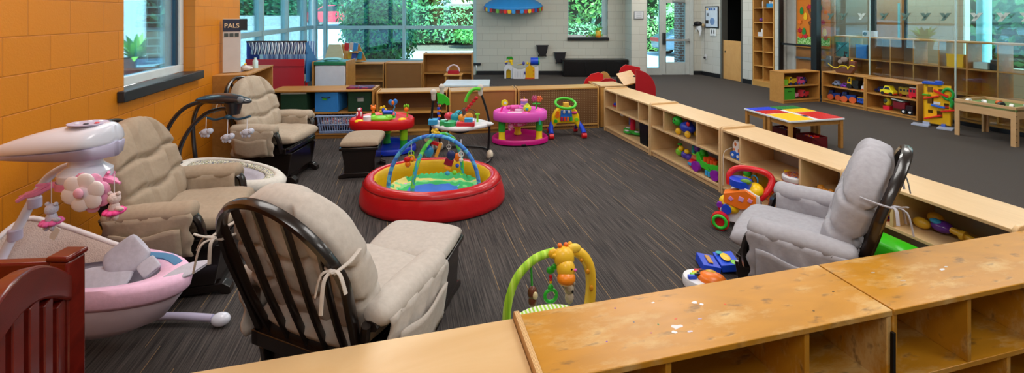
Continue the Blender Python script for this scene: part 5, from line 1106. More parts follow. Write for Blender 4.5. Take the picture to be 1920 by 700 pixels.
part(r, 'spiral_toy', R_, *[('b', (.19-.028*k, -.07, .70-.033*k), (.022, .022, .022)) for k in range(5)]); part(r, 'mirror_toy', plas('#6a4a44', .15), ('b', (.05, -.08, .55), (.025, .015, .045)), ('t', [(.07, -.08, .6), (.05, -.08, .55), (.03, -.08, .42)], .004))
[part(r, 'bead', B_, ('b', (-.25+.012*(k % 2), .0, .63-.03*k), (.018, .018, .017))) for k in range(0, 7, 2)]; [part(r, 'bead', O_, ('b', (-.25+.012*(k % 2), .0, .63-.03*k), (.018, .018, .017))) for k in range(1, 7, 2)]; part(r, 'tray_strap', tubk, ('t', [(-.24, .0, .45), (-.2, -.08, .38)], .008))
# giraffe gym behind the worn counter
r = thing('baby_gym', 'lime green baby gym arch ending in a yellow giraffe head', 'baby gym', (.20, 2.33, 0), .22)
LIME = bands('lime_stripe', ['#a6d832', '#c2ea5c', '#a6d832', '#8fc826'], 'X', 22); GY = plas('#f0c030')
b = B(); b.lathe([(0, .0), (1, 0), (1.02, .012), (1, .02), (0, .022)], (0, 0, 0), 40, .20, .13); b.obj('mat', bands('gingham', ['#a8dc3c', '#f2f6e4'], 'X', 45), r)
part(r, 'arch', LIME, ('t', [(-.24, -.02, .03), (-.23, -.02, .16), (-.18, -.01, .28), (-.08, 0, .36), (.03, 0, .385)], .022))
part(r, 'giraffe_neck', GY, ('t', [(.09, 0, .39), (.17, 0, .36), (.225, 0, .28), (.235, 0, .16), (.22, 0, .03)], .03)); part(r, 'mane', plas('#e0a820'), *[('b', (.115+.04*k-.013*max(0, k-2)**1.5, .0, .415-.006*k-.012*k*k), (.014, .012, .014)) for k in range(6)])
part(r, 'giraffe_head', GY, ('b', (.07, -.03, .365), (.058, .045, .058)), ('b', (.072, -.055, .318), (.05, .045, .055))); part(r, 'muzzle', plas('#f08a1e'), ('b', (.066, -.078, .283), (.05, .042, .036)))
part(r, 'giraffe_ear', plas('#e8b428'), ('b', (.015, -.02, .385), (.03, .014, .026)), ('b', (.018, -.034, .38), (.016, .01, .014))); part(r, 'giraffe_ear', plas('#f4d04a'), ('b', (.13, -.02, .40), (.04, .016, .026)))
for x in (.05, .085): part(r, 'ossicone', plas('#e8701e'), ('t', [(x, -.02, .39), (x, -.02, .415)], .007), ('b', (x, -.02, .425), (.013, .013, .013)))
part(r, 'nostril', K_, ('b', (.05, -.112, .29), (.005, .003, .004)), ('b', (.09, -.095, .335), (.005, .004, .005))); part(r, 'cheek', PK_, ('b', (.112, -.088, .325), (.009, .006, .008)))
part(r, 'spot', plas('#d89018'), ('b', (.205, -.028, .27), (.012, .006, .014)), ('b', (.225, -.03, .18), (.012, .006, .016)), ('b', (.17, -.026, .335), (.01, .006, .01)))
part(r, 'toy_strap', plas('#3fae3c'), ('t', [(-.105, -.01, .35), (-.10, -.01, .22)], .006)); part(r, 'monkey_toy', plas('#6a3a28'), ('b', (-.10, -.02, .195), (.026, .022, .035)), ('b', (-.10, -.02, .15), (.022, .02, .03))); part(r, 'monkey_face', plas('#e8d8a8'), ('b', (-.09, -.04, .19), (.014, .008, .02)))
part(r, 'butterfly_toy', G_, ('b', (.0, -.02, .30), (.024, .01, .02)), ('b', (.02, -.02, .315), (.018, .01, .016))); part(r, 'bead_string', R_, ('b', (.0, -.02, .265), (.009, .009, .012)), ('b', (.0, -.02, .25), (.008, .008, .008))); part(r, 'bead_string', Y_, ('b', (.0, -.02, .238), (.008, .008, .01))); part(r, 'teether', plas('#35c83a'), ('r', (.0, -.02, .165), .032, .009, 'XZ'), ('b', (.0, -.02, .21), (.016, .01, .016)))
part(r, 'toy_strap', plas('#2fae4c'), ('t', [(.10, -.02, .30), (.10, -.02, .22)], .006)); part(r, 'koala_toy', M('#b7a88e', .9, kind='plush', bump=.4, scale=120), ('b', (.10, -.03, .195), (.026, .022, .028)), ('b', (.10, -.03, .15), (.024, .022, .034)), ('b', (.078, -.03, .215), (.012, .01, .014)), ('b', (.122, -.03, .22), (.012, .01, .014))); part(r, 'koala_nose', K_, ('b', (.11, -.053, .19), (.006, .004, .009)))
# keyboards on the floor behind the worn counter
r = thing('toy_keyboard', 'round white and orange baby piano toy on the carpet', 'toy piano', (1.175, 2.655, 0), -.4)
b = B(); b.lathe([(0, .0), (1, 0), (1.03, .03), (.97, .05), (0, .052)], (0, 0, 0), 32, .13, .095); b.obj('base', W_, r); part(r, 'dome', plas('#f07a1c'), ('b', (.035, -.005, .055), (.085, .065, .04)))
for k, m in enumerate((B_, LG_, Y_, R_)): part(r, 'key', m, ('x', (-.075+.012*k, -.035+.027*k, .06), (.05, .024, .02), .4))
for k in range(3): part(r, 'black_key', K_, ('x', (-.045+.012*k, -.02+.027*k, .074), (.035, .011, .012), .4))
part(r, 'yellow_window', plas('#c89a20', .15), ('b', (.03, .015, .085), (.035, .025, .012)))
r = thing('toy_book', 'blue musical toy book lying open beside the round piano toy', 'toy book', (1.33, 2.84, 0), -.1)
part(r, 'cover', B_, ('x', (-.055, 0, .03), (.11, .15, .05), 0, 0, .15)); part(r, 'cover', plas('#1a50e0'), ('x', (.07, .02, .04), (.12, .16, .045), 0, 0, -.12)); part(r, 'page_window', plas('#c89030'), ('x', (-.05, 0, .06), (.03, .09, .008), 0, 0, .15)); part(r, 'picture', Y_, ('b', (.06, .02, .07), (.03, .05, .006))); part(r, 'picture', plas('#7fd838'), ('b', (.1, -.03, .065), (.025, .03, .006))); part(r, 'picture', TEAL, ('b', (.04, .07, .07), (.025, .02, .006)))
# shape sorter walker next to the third shelf
r = thing('push_walker', 'white push walker with red handle and orange shape sorter, beside the grey glider', 'push toy', (1.80, 3.42, 0), -.55)
part(r, 'body', W_, ('p', [(-.13, .05), (-.15, .12), (-.08, .26), (.02, .33), (.12, .28), (.14, .1), (.12, .05)], -.09, .09, 'XZ')); part(r, 'yellow_front', Y_, ('b', (-.07, -.06, .16), (.07, .06, .06)), ('b', (-.12, .04, .15), (.05, .05, .05)), ('b', (.09, .0, .3), (.06, .08, .05)))
part(r, 'shape_tray', O_, ('p', [(-.12, .20), (-.12, .27), (.03, .32), (.1, .28), (.1, .2), (.0, .17)], -.12, -.03, 'XZ')); part(r, 'shape_hole', plas('#d890c8'), ('x', (-.07, -.122, .24), (.03, .006, .03), 0, 0, .7)); part(r, 'shape_hole', plas('#d8a0d0'), ('x', (.0, -.122, .25), (.035, .006, .035), 0, 0, .2)); part(r, 'shape_hole', plas('#d890c8'), ('x', (.06, -.122, .25), (.03, .006, .03), 0, 0, .5))
part(r, 'steering_cap', B_, ('c', (-.01, -.02, .345), .078, .05)); part(r, 'green_roller', plas('#5a8a1a'), ('b', (.03, -.06, .37), (.04, .025, .02)))
part(r, 'handle', R_, ('t', [(-.09, .02, .30), (-.09, .04, .38), (-.02, .06, .43), (.14, .06, .43), (.2, .05, .38), (.17, .0, .30), (.12, -.02, .24)], .024))
part(r, 'wheel', R_, ('c', (-.14, -.15, .065), .065, .05, 'Y'), ); part(r, 'wheel', R_, ('c', (-.12, .14, .065), .065, .05, 'Y')); part(r, 'wheel', R_, ('c', (.12, .13, .05), .05, .05, 'Y')); part(r, 'wheel', R_, ('c', (.12, -.13, .05), .05, .05, 'Y')); part(r, 'wheel_guard', plas('#30c038'), ('r', (-.14, -.185, .07), .045, .012, 'XZ'))
part(r, 'blue_button', B_, ('c', (-.1, -.11, .15), .035, .03, 'Y')); part(r, 'purple_button', P_, ('c', (-.15, -.1, .17), .02, .03, 'Y'))
# green tub beneath the last shelf
r = thing('plastic_tub', 'bright green plastic tub on the floor behind the grey glider', 'tub', (2.165, 2.53, 0), ROWD); r.scale = (.95, .95, 1.5)
b = B()
rr_ = []
for z, sx_, sy_ in ((0, .20, .10), (.14, .22, .115), (.2, .21, .11), (.235, .17, .08), (.24, .05, .02)):
    rr_.append([b.b.verts.new((sx_*max(-1, min(1, 1.35*cos(a))), sy_*max(-1, min(1, 1.35*sin(a))), z)) for a in [2*pi*k/24 for k in range(24)]])
for A, Q in zip(rr_, rr_[1:]):
    for k in range(24): b._f([A[k], A[(k+1) % 24], Q[(k+1) % 24], Q[k]])
b._f(rr_[0]); b._f(rr_[-1]); b.obj('body', plas('#3cc81c', .3), r, bev=.01)
b = B(); b.tube(spline([(-.2, -.06, .2), (-.24, -.1, .23), (-.28, -.12, .19)], 4), .008, 6); b.obj('strap', plas('#4a3a30', .6), r)
# ------------------------------------------------------------------ things on shelves and walls
def bin_(label, o, rz, w, d, h, col, group, lab=None, slot=True, inner=None, rim=None):
    r = thing('fabric_bin', label, 'storage bin', o, rz, group); m = M(col, .8, kind='fabric', bump=.3, scale=120, var=.06)
    b = B(); t = .008
    b.prism([(-w/2, 0), (w/2, 0), (w/2*1.01, h), (-w/2*1.01, h)], 0, t, 'XZ'); b.prism([(-w/2, 0), (w/2, 0), (w/2, h), (-w/2, h)], d-t, d, 'XZ')
    for s in (-1, 1): b.b2(s*w/2-t/2, s*w/2+t/2, 0, d, 0, h)
    b.b2(-w/2, w/2, 0, d, 0, .01); b.obj('body', m, r, bev=.003)
    if rim: B().b2(-w/2, w/2, -.003, .0, h-.018, h+.004).obj('trim_edge', M(rim, .7), r)
    if slot: b = B(); b.tube(spline([(-w*.2, -.006, h*.74), (0, -.008, h*.71), (w*.2, -.006, h*.76)], 4), .006, 6); b.obj('handle_loop', M('#20303a', .7) if not rim else M('#7a8078', .6), r)
    if lab: B().b2(*lab[:2], -.003, 0, *lab[2:4]).obj('label_card', M(lab[4], .5), r, smooth=0)
    return r
def bs(x, y=.03): c, s = cos(atan2(.1, 1.36)), sin(atan2(.1, 1.36)); return (-3.2+c*x-s*y, 5.76+s*x+c*y)
ba = atan2(.1, 1.36); zt = .357
bin_('dark green fabric bin with a pale rim, behind the corner glider', (*bs(.30), zt), ba, .33, .33, .258, '#0d3a22', 'fabric bins in the low shelf', slot=False, rim='#b9bdb4')
bin_('bright blue fabric bin with a lime tag', (*bs(.72), zt), ba-.12, .30, .31, .258, '#2c86d8', 'fabric bins in the low shelf', lab=(-.05, .01, .155, .18, '#4fc83a'))
bin_('dark green fabric bin with a grey label holder, behind the red activity table', (*bs(1.16), zt), ba, .30, .33, .258, '#0d3a22', 'fabric bins in the low shelf', lab=(-.03, .05, .13, .18, '#9aa09c'))
r = thing('laundry_basket', 'pale blue plastic laundry basket full of cloths, under the bins', 'basket', (*bs(.86, .13), .071), ba)
BK = plas('#8fa6d0', .35); w, d, h = .50, .30, .235
b = B()
for k in range(14):
    x = -w/2+.02+k*(w-.04)/13
    for y in (-d/2, d/2): b.tube([(x*.86, y*.86, .01), (x, y, h)], .007, 6)
for k in range(7):
    y = -d/2+.02+k*(d-.04)/6
    for x in (-w/2, w/2): b.tube([(x*.86, y*.86, .01), (x, y, h)], .007, 6)
b.box((0, 0, .012), (w*.87, d*.87, .02)); b.obj('basket_body', BK, r, smooth=40)
for z, f in ((h, 1.0), (h*.5, .93), (.03, .87)):
    b = B(); x, y = w/2*f, d/2*f; b.tube([(-x, -y, z), (0, -y, z), (x, -y, z), (x, 0, z), (x, y, z), (0, y, z), (-x, y, z), (-x, 0, z)], .013 if z == h else .008, 8, closed=True); b.obj('rim' if z == h else 'band', BK, r)
o = B().puff(.44, .26, .07, Matrix(((1, 0, 0, 0), (0, 0, 1, -.13), (0, 1, 0, .13), (0, 0, 0, 1))), .2, .2, jit=1.0, back=1.0).obj('cloths', blotch('folded_prints', ['#d8d4dc', '#b04a5a', '#e8e4e0', '#3a4a8a', '#c8c0d0'], 16, .9, 3), r); o['kind'] = 'stuff'
# folded blankets on the side shelf, book and shoes on its top
def sd(x, y): a = atan2(.97, -.24); c, s = cos(a), sin(a); return (-2.88+c*x-s*y, 4.75+s*x+c*y)
sa = atan2(.97, -.24)
for k, (z, c, w_, lab) in enumerate(((.673, '#d8c8cc', .30, 'folded pale pink blanket at the bottom of the pile'), (.727, '#e6e2e0', .28, 'folded white blanket in the middle of the pile'), (.781, '#a8948c', .26, 'crumpled taupe blanket topmost of the pile'))):
    x, y = sd(.42+.02*k, .05+.02*k); o = B().puff(w_+.1, .24, .024, Matrix(((1, 0, 0, 0), (0, 0, 1, 0), (0, 1, 0, .018), (0, 0, 0, 1))), .1, .1, jit=.5, back=.8).obj('folded_blanket', M(c, .95, kind='cloth', bump=.5, scale=60), None, loc=(x, y, z), rz=sa); tag(o, lab, 'blanket', 'folded blankets on the side shelf')
x, y = sd(.62, .10); o = tag(B().b2(-.06, .06, 0, .12, 0, .17).obj('toy_box', [blotch('box_print', ['#1a3aa8', '#d83a3a', '#e8e8f0', '#2a60d0'], 22, .4)], bev=.004, loc=(x, y, .352), rz=sa), 'small blue and red patterned box on the shelf under the blankets', 'box')
r = thing('sign_board', 'tall white board leaning on the orange wall, with letters at its top', 'board', (-3.14, 4.90, 1.005), .55)
b = B(); b.box((0, 0, .30), (.17, .035, .60)); bo = b.obj('board', M('#c9c4c2', .4), r, bev=.003); 
b = B(); b.b2(-.085, .085, -.021, -.018, .46, .595); b.obj('title_card', M('#1b2440', .5), bo); text('PALS', .068, plas('#e0c8a0'), bo, (.0, -.0225, .522), (pi/2, 0, 0), bold=.001)
b = B(); b.b2(.075, .15, -.022, -.018, .47, .60); b.obj('dark_card', M('#10141c', .5), bo)
for k in range(3): B().b2(-.072+k*.05, -.033+k*.05, -.021, -.018, .40, .44).obj('small_card', M('#3f4a48', .5), bo)
for o_ in [bo]: o_.rotation_euler.x = -.06
x, y = sd(.38, .12)
r = thing('toy_bear', 'small white soft toy lying on the tall side shelf', 'soft toy', (x, y, 1.0), sa)
part(r, 'body', M('#d8d2ce', .9, kind='plush', bump=.5, scale=100), ('b', (0, 0, .03), (.08, .045, .03)), ('b', (-.07, 0, .045), (.04, .035, .035)), ('b', (.08, -.02, .02), (.03, .02, .02))); part(r, 'bow', plas('#e8c040'), ('b', (-.08, -.01, .085), (.025, .012, .012)))
x, y = sd(.62, .1); tag(B().lathe([(0, 0), (.03, 0), (.03, .09), (.014, .11), (.014, .13), (0, .13)], n=16).obj('bottle', plas('#bfe0e4', .15), loc=(x, y, 1.0)), 'small clear bottle standing on the side shelf near the window', 'bottle')
# purple board lying on the bin shelf, red toy on the small chair
x, y = bs(1.14, .17); o = tag(B().box((0, 0, .012), (.34, .2, .02)).obj('picture_board', [blotch('board_print', ['#6a2038', '#8a2a58', '#502068'], 9, .15)], bev=.004, loc=(x, y, .648), rz=ba), 'shiny purple red board lying flat on the low bin shelf', 'board')
r = thing('small_stool', 'little pale wood stool behind the white table', 'stool', (-1.06, 7.95, 0)); B().b2(-.16, .16, -.12, .12, .55, .58).obj('seat', MAPLE2, r, bev=.006)
for x in (-.13, .13):
    for y in (-.09, .09): B().b2(x-.015, x+.015, y-.015, y+.015, 0, .55).obj('leg', MAPLE2, r)
r = thing('toy_purse', 'red toy basket with a clear arched handle on the little stool', 'toy basket', (-1.06, 7.95, .58)); part(r, 'body', plas('#a8142a'), ('x', (0, 0, .03), (.2, .1, .06))); part(r, 'handle', plas('#d8c8d0', .2), ('t', [(-.1, 0, .04), (-.08, 0, .12), (0, 0, .16), (.08, 0, .12), (.1, 0, .04)], .014), ('t', [(-.13, .03, .04), (-.11, .03, .11), (-.03, .03, .15)], .01))
# book easel on the window shelf
r = thing('book_easel', 'pale wood book display with slanted sides on the window shelf', 'book display', (-3.42, 8.42, .745), .0)
EW = wood('#ddd0a8', '#c8b888', .5)
EW2 = wood('#b98a48', '#9a6c30', .4)
tp = [(-.20, 0), (.20, 0), (.13, .34), (-.10, .34)]
B().prism(tp, -.02, .0, 'XZ').obj('side_panel', EW, r, bev=.004); 
B().prism([(.2, 0), (.24, .0), (.16, .34), (.13, .34)], .0, .22, 'XZ').obj('back_rest', EW2, r, bev=.003); B().prism([(.36, 0), (.55, .0), (.40, .34), (.30, .34)], .2, .22, 'XZ').obj('side_panel', EW2, r, bev=.004)
B().b2(.2, .5, .0, .2, .0, .02).obj('shelf_board', EW2, r); B().prism([(.27, .17), (.44, .17), (.44, .185), (.27, .185)], .0, .2, 'XZ').obj('shelf_board', EW2, r)
for k, (x, z, c, lab) in enumerate(((.22, .19, '#c82a2a', 'red book at the top of the wooden book display'), (.30, .19, '#e8e0d8', 'white book on the upper ledge of the book display'), (.39, .19, '#3a8ac8', 'light blue book on the upper ledge of the book display'), (.26, .02, '#d8c84a', 'yellow book on the lower ledge of the book display'), (.36, .02, '#3a4a90', 'dark blue book on the lower ledge of the book display'), (.45, .02, '#2a90c0', 'teal book at the right of the lower ledge'))):
    bk_ = thing('picture_book', lab, 'book', (-3.42+x, 8.47+.06*(k % 2), .768+z), 0, 'books in the wooden display'); B().box((0, 0, .075), (.085, .02, .15), ry=.12).obj('cover', plas(c), bk_); B().box((0, .0, .077), (.08, .014, .148), ry=.12).obj('pages', M('#efe9dc', .8), bk_)
# canopy on the white wall
r = thing('wall_canopy', 'blue half round canopy with a colourful scalloped edge on the white wall', 'canopy', (.04, 12.04, 0))
b = B(); n = 28; RR = []
for rr, z in ((1.0, 1.90), (.96, 1.96), (.80, 2.04), (.55, 2.14), (.25, 2.26), (.02, 2.34)):
    RR.append([b.b.verts.new((.80*rr*cos(pi+pi*k/n), .62*rr*sin(pi+pi*k/n), z-.12*sin(pi*k/n)*rr)) for k in range(n+1)])
for A, Q in zip(RR, RR[1:]):
    for k in range(n): b._f([A[k], A[k+1], Q[k+1], Q[k]])
o = b.obj('dome', M('#2f8fd8', .5), r, smooth=70); md = o.modifiers.new('s', 'SOLIDIFY'); md.thickness = .01
cols = ['#8a1420', '#2f8fd8', '#c8101c', '#e8c020', '#2f8fd8', '#b81420', '#5a1018', '#6fae3a', '#8a1420', '#e0201c', '#e8b828', '#2f8fd8', '#6a1018', '#2f8fd8', '#b01420', '#f0c82a', '#c81820', '#1c50a8', '#8a1a20', '#7fb83a', '#b01420', '#f0d040', '#c01420']
for k, c in enumerate(cols):
    a0 = pi+pi*(k+.06)/len(cols); a1_ = pi+pi*(k+.94)/len(cols); b = B(); pts = []
    vs = []
    for t, zz in ((0, 0), (1, 0), (1, -.075), (.75, -.10), (.25, -.10), (0, -.075)):
        a = a0+(a1_-a0)*t; vs.append(b.b.verts.new((.81*cos(a), .63*sin(a), 1.90-.12*sin(a-pi)+zz)))
    b._f(vs); o = b.obj('scallop', M(c, .6), r, smooth=0); md = o.modifiers.new('s', 'SOLIDIFY'); md.thickness = .008
# black wall pockets
for k, (x, z, lab) in enumerate(((.83, .53, 'black plastic wall pocket, the upper of two on the white wall'), (1.31, .335, 'black plastic wall pocket, the lower one beside the black cabinet'))):
    r = thing('wall_pocket', lab, 'wall pocket', (x, 12.035, z), 0, 'black wall pockets')
    b = B(); b.prism([(-.16, .29), (-.13, .12), (-.08, 0), (.08, 0), (.13, .12), (.16, .29)], -.11, 0, 'XZ'); b.obj('pocket', M('#1a1b20', .35), r, bev=.015)
    part(r, 'rim', M('#26282e', .35), ('x', (0, -.055, .285), (.34, .13, .02))); part(r, 'clip', M('#1a1b20', .4), ('x', (-.1, -.05, -.0), (.03, .03, .05)), ); part(r, 'clip', M('#1a1b20', .4), ('x', (.1, -.05, -.0), (.03, .03, .05)))
# play castle
r = thing('play_castle', 'white and yellow toy castle wall with a blue barrel, on the floor', 'play house', (-.20, 11.3, 0))
CW = plas('#d8d8dc', .4)
b = B(); b.prism([(0, 0), (0, .30), (.06, .36), (.16, .36), (.22, .30), (.22, 0), (.17, 0), (.17, .2), (.11, .27), (.05, .2), (.05, 0)], 0, .05, 'XZ'); b.obj('arch_panel', CW, r, bev=.006)
part(r, 'arch_fill', plas('#d8b020'), ('x', (.11, .08, .12), (.12, .02, .22))); b = B(); b.prism([(.22, 0), (.22, .30), (.34, .24), (.46, .24), (.55, .28), (.55, 0)], -.05, 0, 'XZ'); b.obj('picket_panel', CW, r, bev=.006)
for k in range(4): part(r, 'picket_groove', plas('#b8b8be'), ('x', (.28+.07*k, -.052, .12), (.008, .008, .16)))
part(r, 'door', plas('#e0a818'), ('p', [(.55, .02), (.55, .28), (.62, .34), (.72, .34), (.78, .28), (.78, .02)], -.06, -.02, 'XZ')); part(r, 'door_sill', plas('#c85020'), ('x', (.66, -.05, .02), (.24, .06, .04))); part(r, 'door_hinge', O_, ('x', (.76, -.065, .12), (.03, .02, .03)), ); part(r, 'door_hinge', O_, ('x', (.76, -.065, .22), (.03, .02, .03)))
part(r, 'end_panel', CW, ('p', [(.78, 0), (.78, .30), (.86, .34), (.88, .30), (.88, 0)], -.04, .04, 'XZ')); part(r, 'roof', plas('#2a8a2a'), ('p', [(.05, .50), (.07, .56), (.2, .57), (.24, .5)], -.02, .08, 'XZ')); part(r, 'yellow_bird', Y_, ('b', (.17, .02, .46), (.06, .05, .05)), ('t', [(.02, .0, .42), (.1, 0, .45)], .02), ('t', [(.17, .0, .46), (.2, 0, .36)], .03)); part(r, 'purple_knob', plas('#4a4a9a'), ('b', (.05, 0, .40), (.04, .03, .03)), ('b', (.5, -.03, .40), (.035, .03, .05)), ('b', (.53, -.06, .16), (.02, .015, .04))); part(r, 'slide_arm', plas('#c8a838'), ('t', [(.34, 0, .36), (.42, 0, .37), (.5, 0, .4)], .012)); part(r, 'barrel', plas('#1c48c8'), ('c', (.78, 0, .45), .1, .2, 'X')); part(r, 'barrel_end', G_, ('c', (.89, 0, .45), .1, .03, 'X')); part(r, 'barrel_post', Y_, ('t', [(.66, 0, .32), (.66, 0, .42)], .03), ('b', (.6, 0, .40), (.03, .03, .04)))
# red and wood play pieces behind the corner
RD = M('#a80f1c', .4); RD2 = M('#c8121e', .4)
def quarter(b, x0, z0, R, y, th, a0=0, a1=180, sy=1): b.prism([(x0, z0)]*0+[(x0+R*cos(radians(a0+(a1-a0)*k/18)), z0+R*sy*sin(radians(a0+(a1-a0)*k/18))) for k in range(19)]+([(x0, z0)] if a1-a0 < 170 else []), y, y+th, 'XZ')
r = thing('rocking_seat', 'low play seat with red half round ends and a wooden disc, behind the corner', 'play furniture', (1.50, 7.25, 0))
b = B(); b.b2(-.22, .12, .18, .21, 0, .42); quarter(b, -.05, .42, .17, .18, .03); b.obj('end_panel', RD2, r, bev=.003) if False else None
b = B(); b.prism([(-.29, 0), (-.29, .42), (-.24, .55), (-.14, .64), (-.02, .665), (.06, .64), (.06, 0)], .22, .25, 'XZ'); b.obj('end_panel', RD2, r, bev=.003)
b = B(); b.prism([(-.12, 0), (-.12, .42), (-.08, .54), (.02, .61), (.12, .61), (.2, .585), (.2, 0)], -.1, -.07, 'XZ'); b.obj('end_panel', RD, r, bev=.003)
b = B(); quarter(b, .10, .42, .13, .32, .03, 0, 180, 1.9); b.b2(-.03, .23, .32, .35, 0, .42); b.obj('wooden_disc', MAPLE2, r, bev=.003)
B().b2(-.2, .1, -.07, .22, .50, .52).obj('seat', MAPLE2, r, bev=.003)
r = thing('rocking_seat', 'larger play seat with a dark red rounded side and a tilted wood block', 'play furniture', (2.02, 7.15, 0))
b = B(); b.prism([(-.16, 0), (-.16, .66), (-.13, .74), (-.05, .79), (.1, .76), (.2, .74), (.2, 0)], .42, .45, 'XZ'); b.obj('end_panel', RD2, r, bev=.003)
b = B(); b.prism([(-.04, 0)]+[(-.04+.32*sin(radians(a)), .44+.33*cos(radians(a))) for a in range(0, 91, 6)]+[(.28, 0)], -.16, -.13, 'XZ'); b.obj('end_panel', RD, r, bev=.003)
B().box((-.10, .12, .60), (.26, .42, .02), ry=-.25, rx=.35).obj('tilted_board', MAPLE2, r, bev=.003); B().box((-.10, .14, .50), (.24, .40, .14), ry=-.2, rx=.35).obj('dark_box', M('#140a0a', .6), r); B().b2(-.16, .1, -.13, .42, .40, .42).obj('seat', MAPLE2, r)
part(r, 'strap', K_, ('t', [(.0, -.05, .68), (.03, -.08, .62), (.0, -.1, .57)], .012), ('b', (-.02, -.02, .65), (.03, .02, .015)))
# wall plaque, notices, hooks with caps, outlet
r = thing('wall_plaque', 'small framed white plaque on the wall left of the entrance door', 'sign', (3.18, 11.385, 1.58)); part(r, 'frame', M('#8e9396', .4), ('x', (.12, -.01, .065), (.25, .015, .21))); part(r, 'card', M('#c9ccd0', .6), ('x', (.12, -.02, .065), (.22, .006, .18)))
for k in range(5): part(r, 'text_line', M('#7a7f86', .6), ('x', (.12, -.0235, .12-.028*k), (.14+.03*(k % 2), .002, .007)))
def rwp(y, o=-.01): return rl(y, o)
rr2 = atan2(-.963, .27)
p = rwp(11.62); r = thing('notice_frame', 'black framed white notice board on the wall beside the entrance door', 'notice board', (*p, 1.32), rr2); part(r, 'frame', K_, ('x', (0, -.01, .27), (.50, .02, .58))); part(r, 'sheet', M('#c8d8ea', .5), ('x', (0, -.022, .27), (.44, .006, .52)))
for k, c in enumerate(('#e0b030', '#2a5aa8', '#2a5aa8', '#2a5aa8')): part(r, 'title_letter', plas(c), ('x', (-.16+.09*k, -.027, .48), (.06, .004, .055)))
part(r, 'photo', M('#6a7480', .5), ('x', (-.14, -.027, .34), (.08, .004, .08)), ); part(r, 'photo', K_, ('x', (-.16, -.028, .14), (.1, .006, .09))); part(r, 'photo', M('#6f90c0', .5), ('b', (.03, -.027, .16), (.09, .003, .1)))
p = rwp(11.58); r = thing('restroom_sign', 'small white sign with two figures under the notice board', 'sign', (*p, 1.1), rr2); part(r, 'plate', M('#e4e8ec', .4), ('x', (0, -.01, .09), (.22, .012, .2)))
for x in (-.04, .04): part(r, 'figure', K_, ('x', (x, -.018, .09), (.03, .004, .08)), ('b', (x, -.018, .145), (.014, .004, .016)))
part(r, 'caption', M('#8a9096', .5), ('x', (0, -.018, .02), (.12, .003, .015)))
p = rwp(11.98, -.02); r = thing('hanging_cap', 'black cap hanging on the wall near the entrance door', 'cap', (*p, 1.35), rr2); part(r, 'crown', K_, ('b', (-.06, -.1, .06), (.13, .1, .07))); part(r, 'brim', K_, ('b', (-.12, -.16, .01), (.12, .08, .015)))
p = rwp(12.0, -.02); r = thing('face_cloth', 'white cloth hanging under the black cap', 'cloth', (*p, 1.07), rr2); part(r, 'cloth', M('#e4e8ee', .9), ('p', [(-.17, .26), (.12, .28), (.14, .16), (.08, .0), (.03, .16), (-.05, .2), (-.1, .05), (-.15, .1)], -.13, -.11, 'XZ'))
p = rwp(11.895); r = thing('straw_hat', 'small straw hat hung beside the notice board', 'hat', (*p, 1.32), rr2); part(r, 'crown', M('#b8a078', .9), ('b', (0, -.05, .05), (.03, .04, .05))); part(r, 'cord', M('#4a4a50', .6), ('t', [(0, -.015, .0), (.01, -.01, -.4), (0, -.01, -.78)], .004))
p = rwp(11.86); r = thing('wall_outlet', 'wall outlet with a black plug low on the wall by the entrance', 'outlet', (*p, .46), rr2); part(r, 'plate', M('#d8dade', .4), ('x', (0, -.006, .06), (.08, .01, .13))); part(r, 'plug', K_, ('b', (0, -.04, .03), (.03, .03, .03)))
# potted plant on the small window's sill
r = thing('toy_pot', 'small yellow and orange pot with a plant on the black window sill', 'plant', (2.38, 12.07, 1.03)); part(r, 'pot', plas('#d8b020'), ('l', (0, 0, 0), [(0, 0), (.07, 0), (.085, .17), (.07, .19), (0, .19)])); part(r, 'pot_band', plas('#e07820'), ('l', (0, 0, .01), [(.074, 0), (.078, .04)])); b = B(); rnd = random.Random(9)
for k in range(60):
    p = Vector((rnd.gauss(-.12, .14), rnd.uniform(-.03, .03), .02+abs(rnd.gauss(.04, .05)))) if k < 34 else Vector((rnd.gauss(0, .04), rnd.uniform(-.03, .03), .2+rnd.uniform(0, .06)))
    a = rnd.uniform(0, 6.28); t = Vector((cos(a), sin(a)*.5, rnd.uniform(-.3, .8))).normalized()*.035; q2 = Vector((-t.z, 0, t.x))*.5; b._f([b.b.verts.new(p+v) for v in (-t, q2, t, -q2)])
b.obj('leaves', leaf_mat('#2a7a2a', '#7fc84a'), r, smooth=0, weld=False)
# collage on the brown door
dd_ = rl(9.02, .24); r = thing('leaf_collage', 'orange paper collage of a tree with autumn leaves on the brown door', 'artwork', (*dd_, 1.0), ROWD)
part(r, 'backing', M('#d87a1c', .8), ('x', (0, 0, .56), (.74, .006, 1.12)))
part(r, 'paper_trunk', M('#7a4820', .85), ('p', [(-.07, .06), (-.08, .42), (-.12, .5), (-.04, .55), (-.16, .82), (-.13, .84), (0, .62), (.1, .8), (.13, .78), (.06, .55), (.12, .45), (.1, .06)], -.008, -.004, 'XZ'))
part(r, 'paper_grass', blotch('paper_grass', ['#4a9a3a', '#8fc86a', '#b8dca0'], 40, .8, 3), ('x', (0, -.006, .1), (.72, .006, .17))); part(r, 'tray_ledge', wood('#c8883c', '#a86a28'), ('x', (0, -.02, -.02), (.78, .05, .03)))
rnd = random.Random(4); LC = ['#c81a3a', '#1f8a3a', '#f0c020', '#f07a20', '#b81030', '#2a9a48', '#e84a1a']
pos = [(-.28, 1.02, 3), (-.13, 1.05, 0), (.02, .98, 4), (.18, 1.05, 5), (-.26, .74, 1), (-.08, .82, 0), (.15, .8, 5), (-.17, .62, 2), (.08, .62, 2), (-.3, .5, 3), (-.0, .52, 6), (-.3, .32, 4), (-.2, .30, 1), (-.28, .2, 6), (-.17, .2, 0), (.22, .5, 0), (.26, .3, 2), (.3, .7, 3), (.3, .95, 3), (.28, .18, 4)]
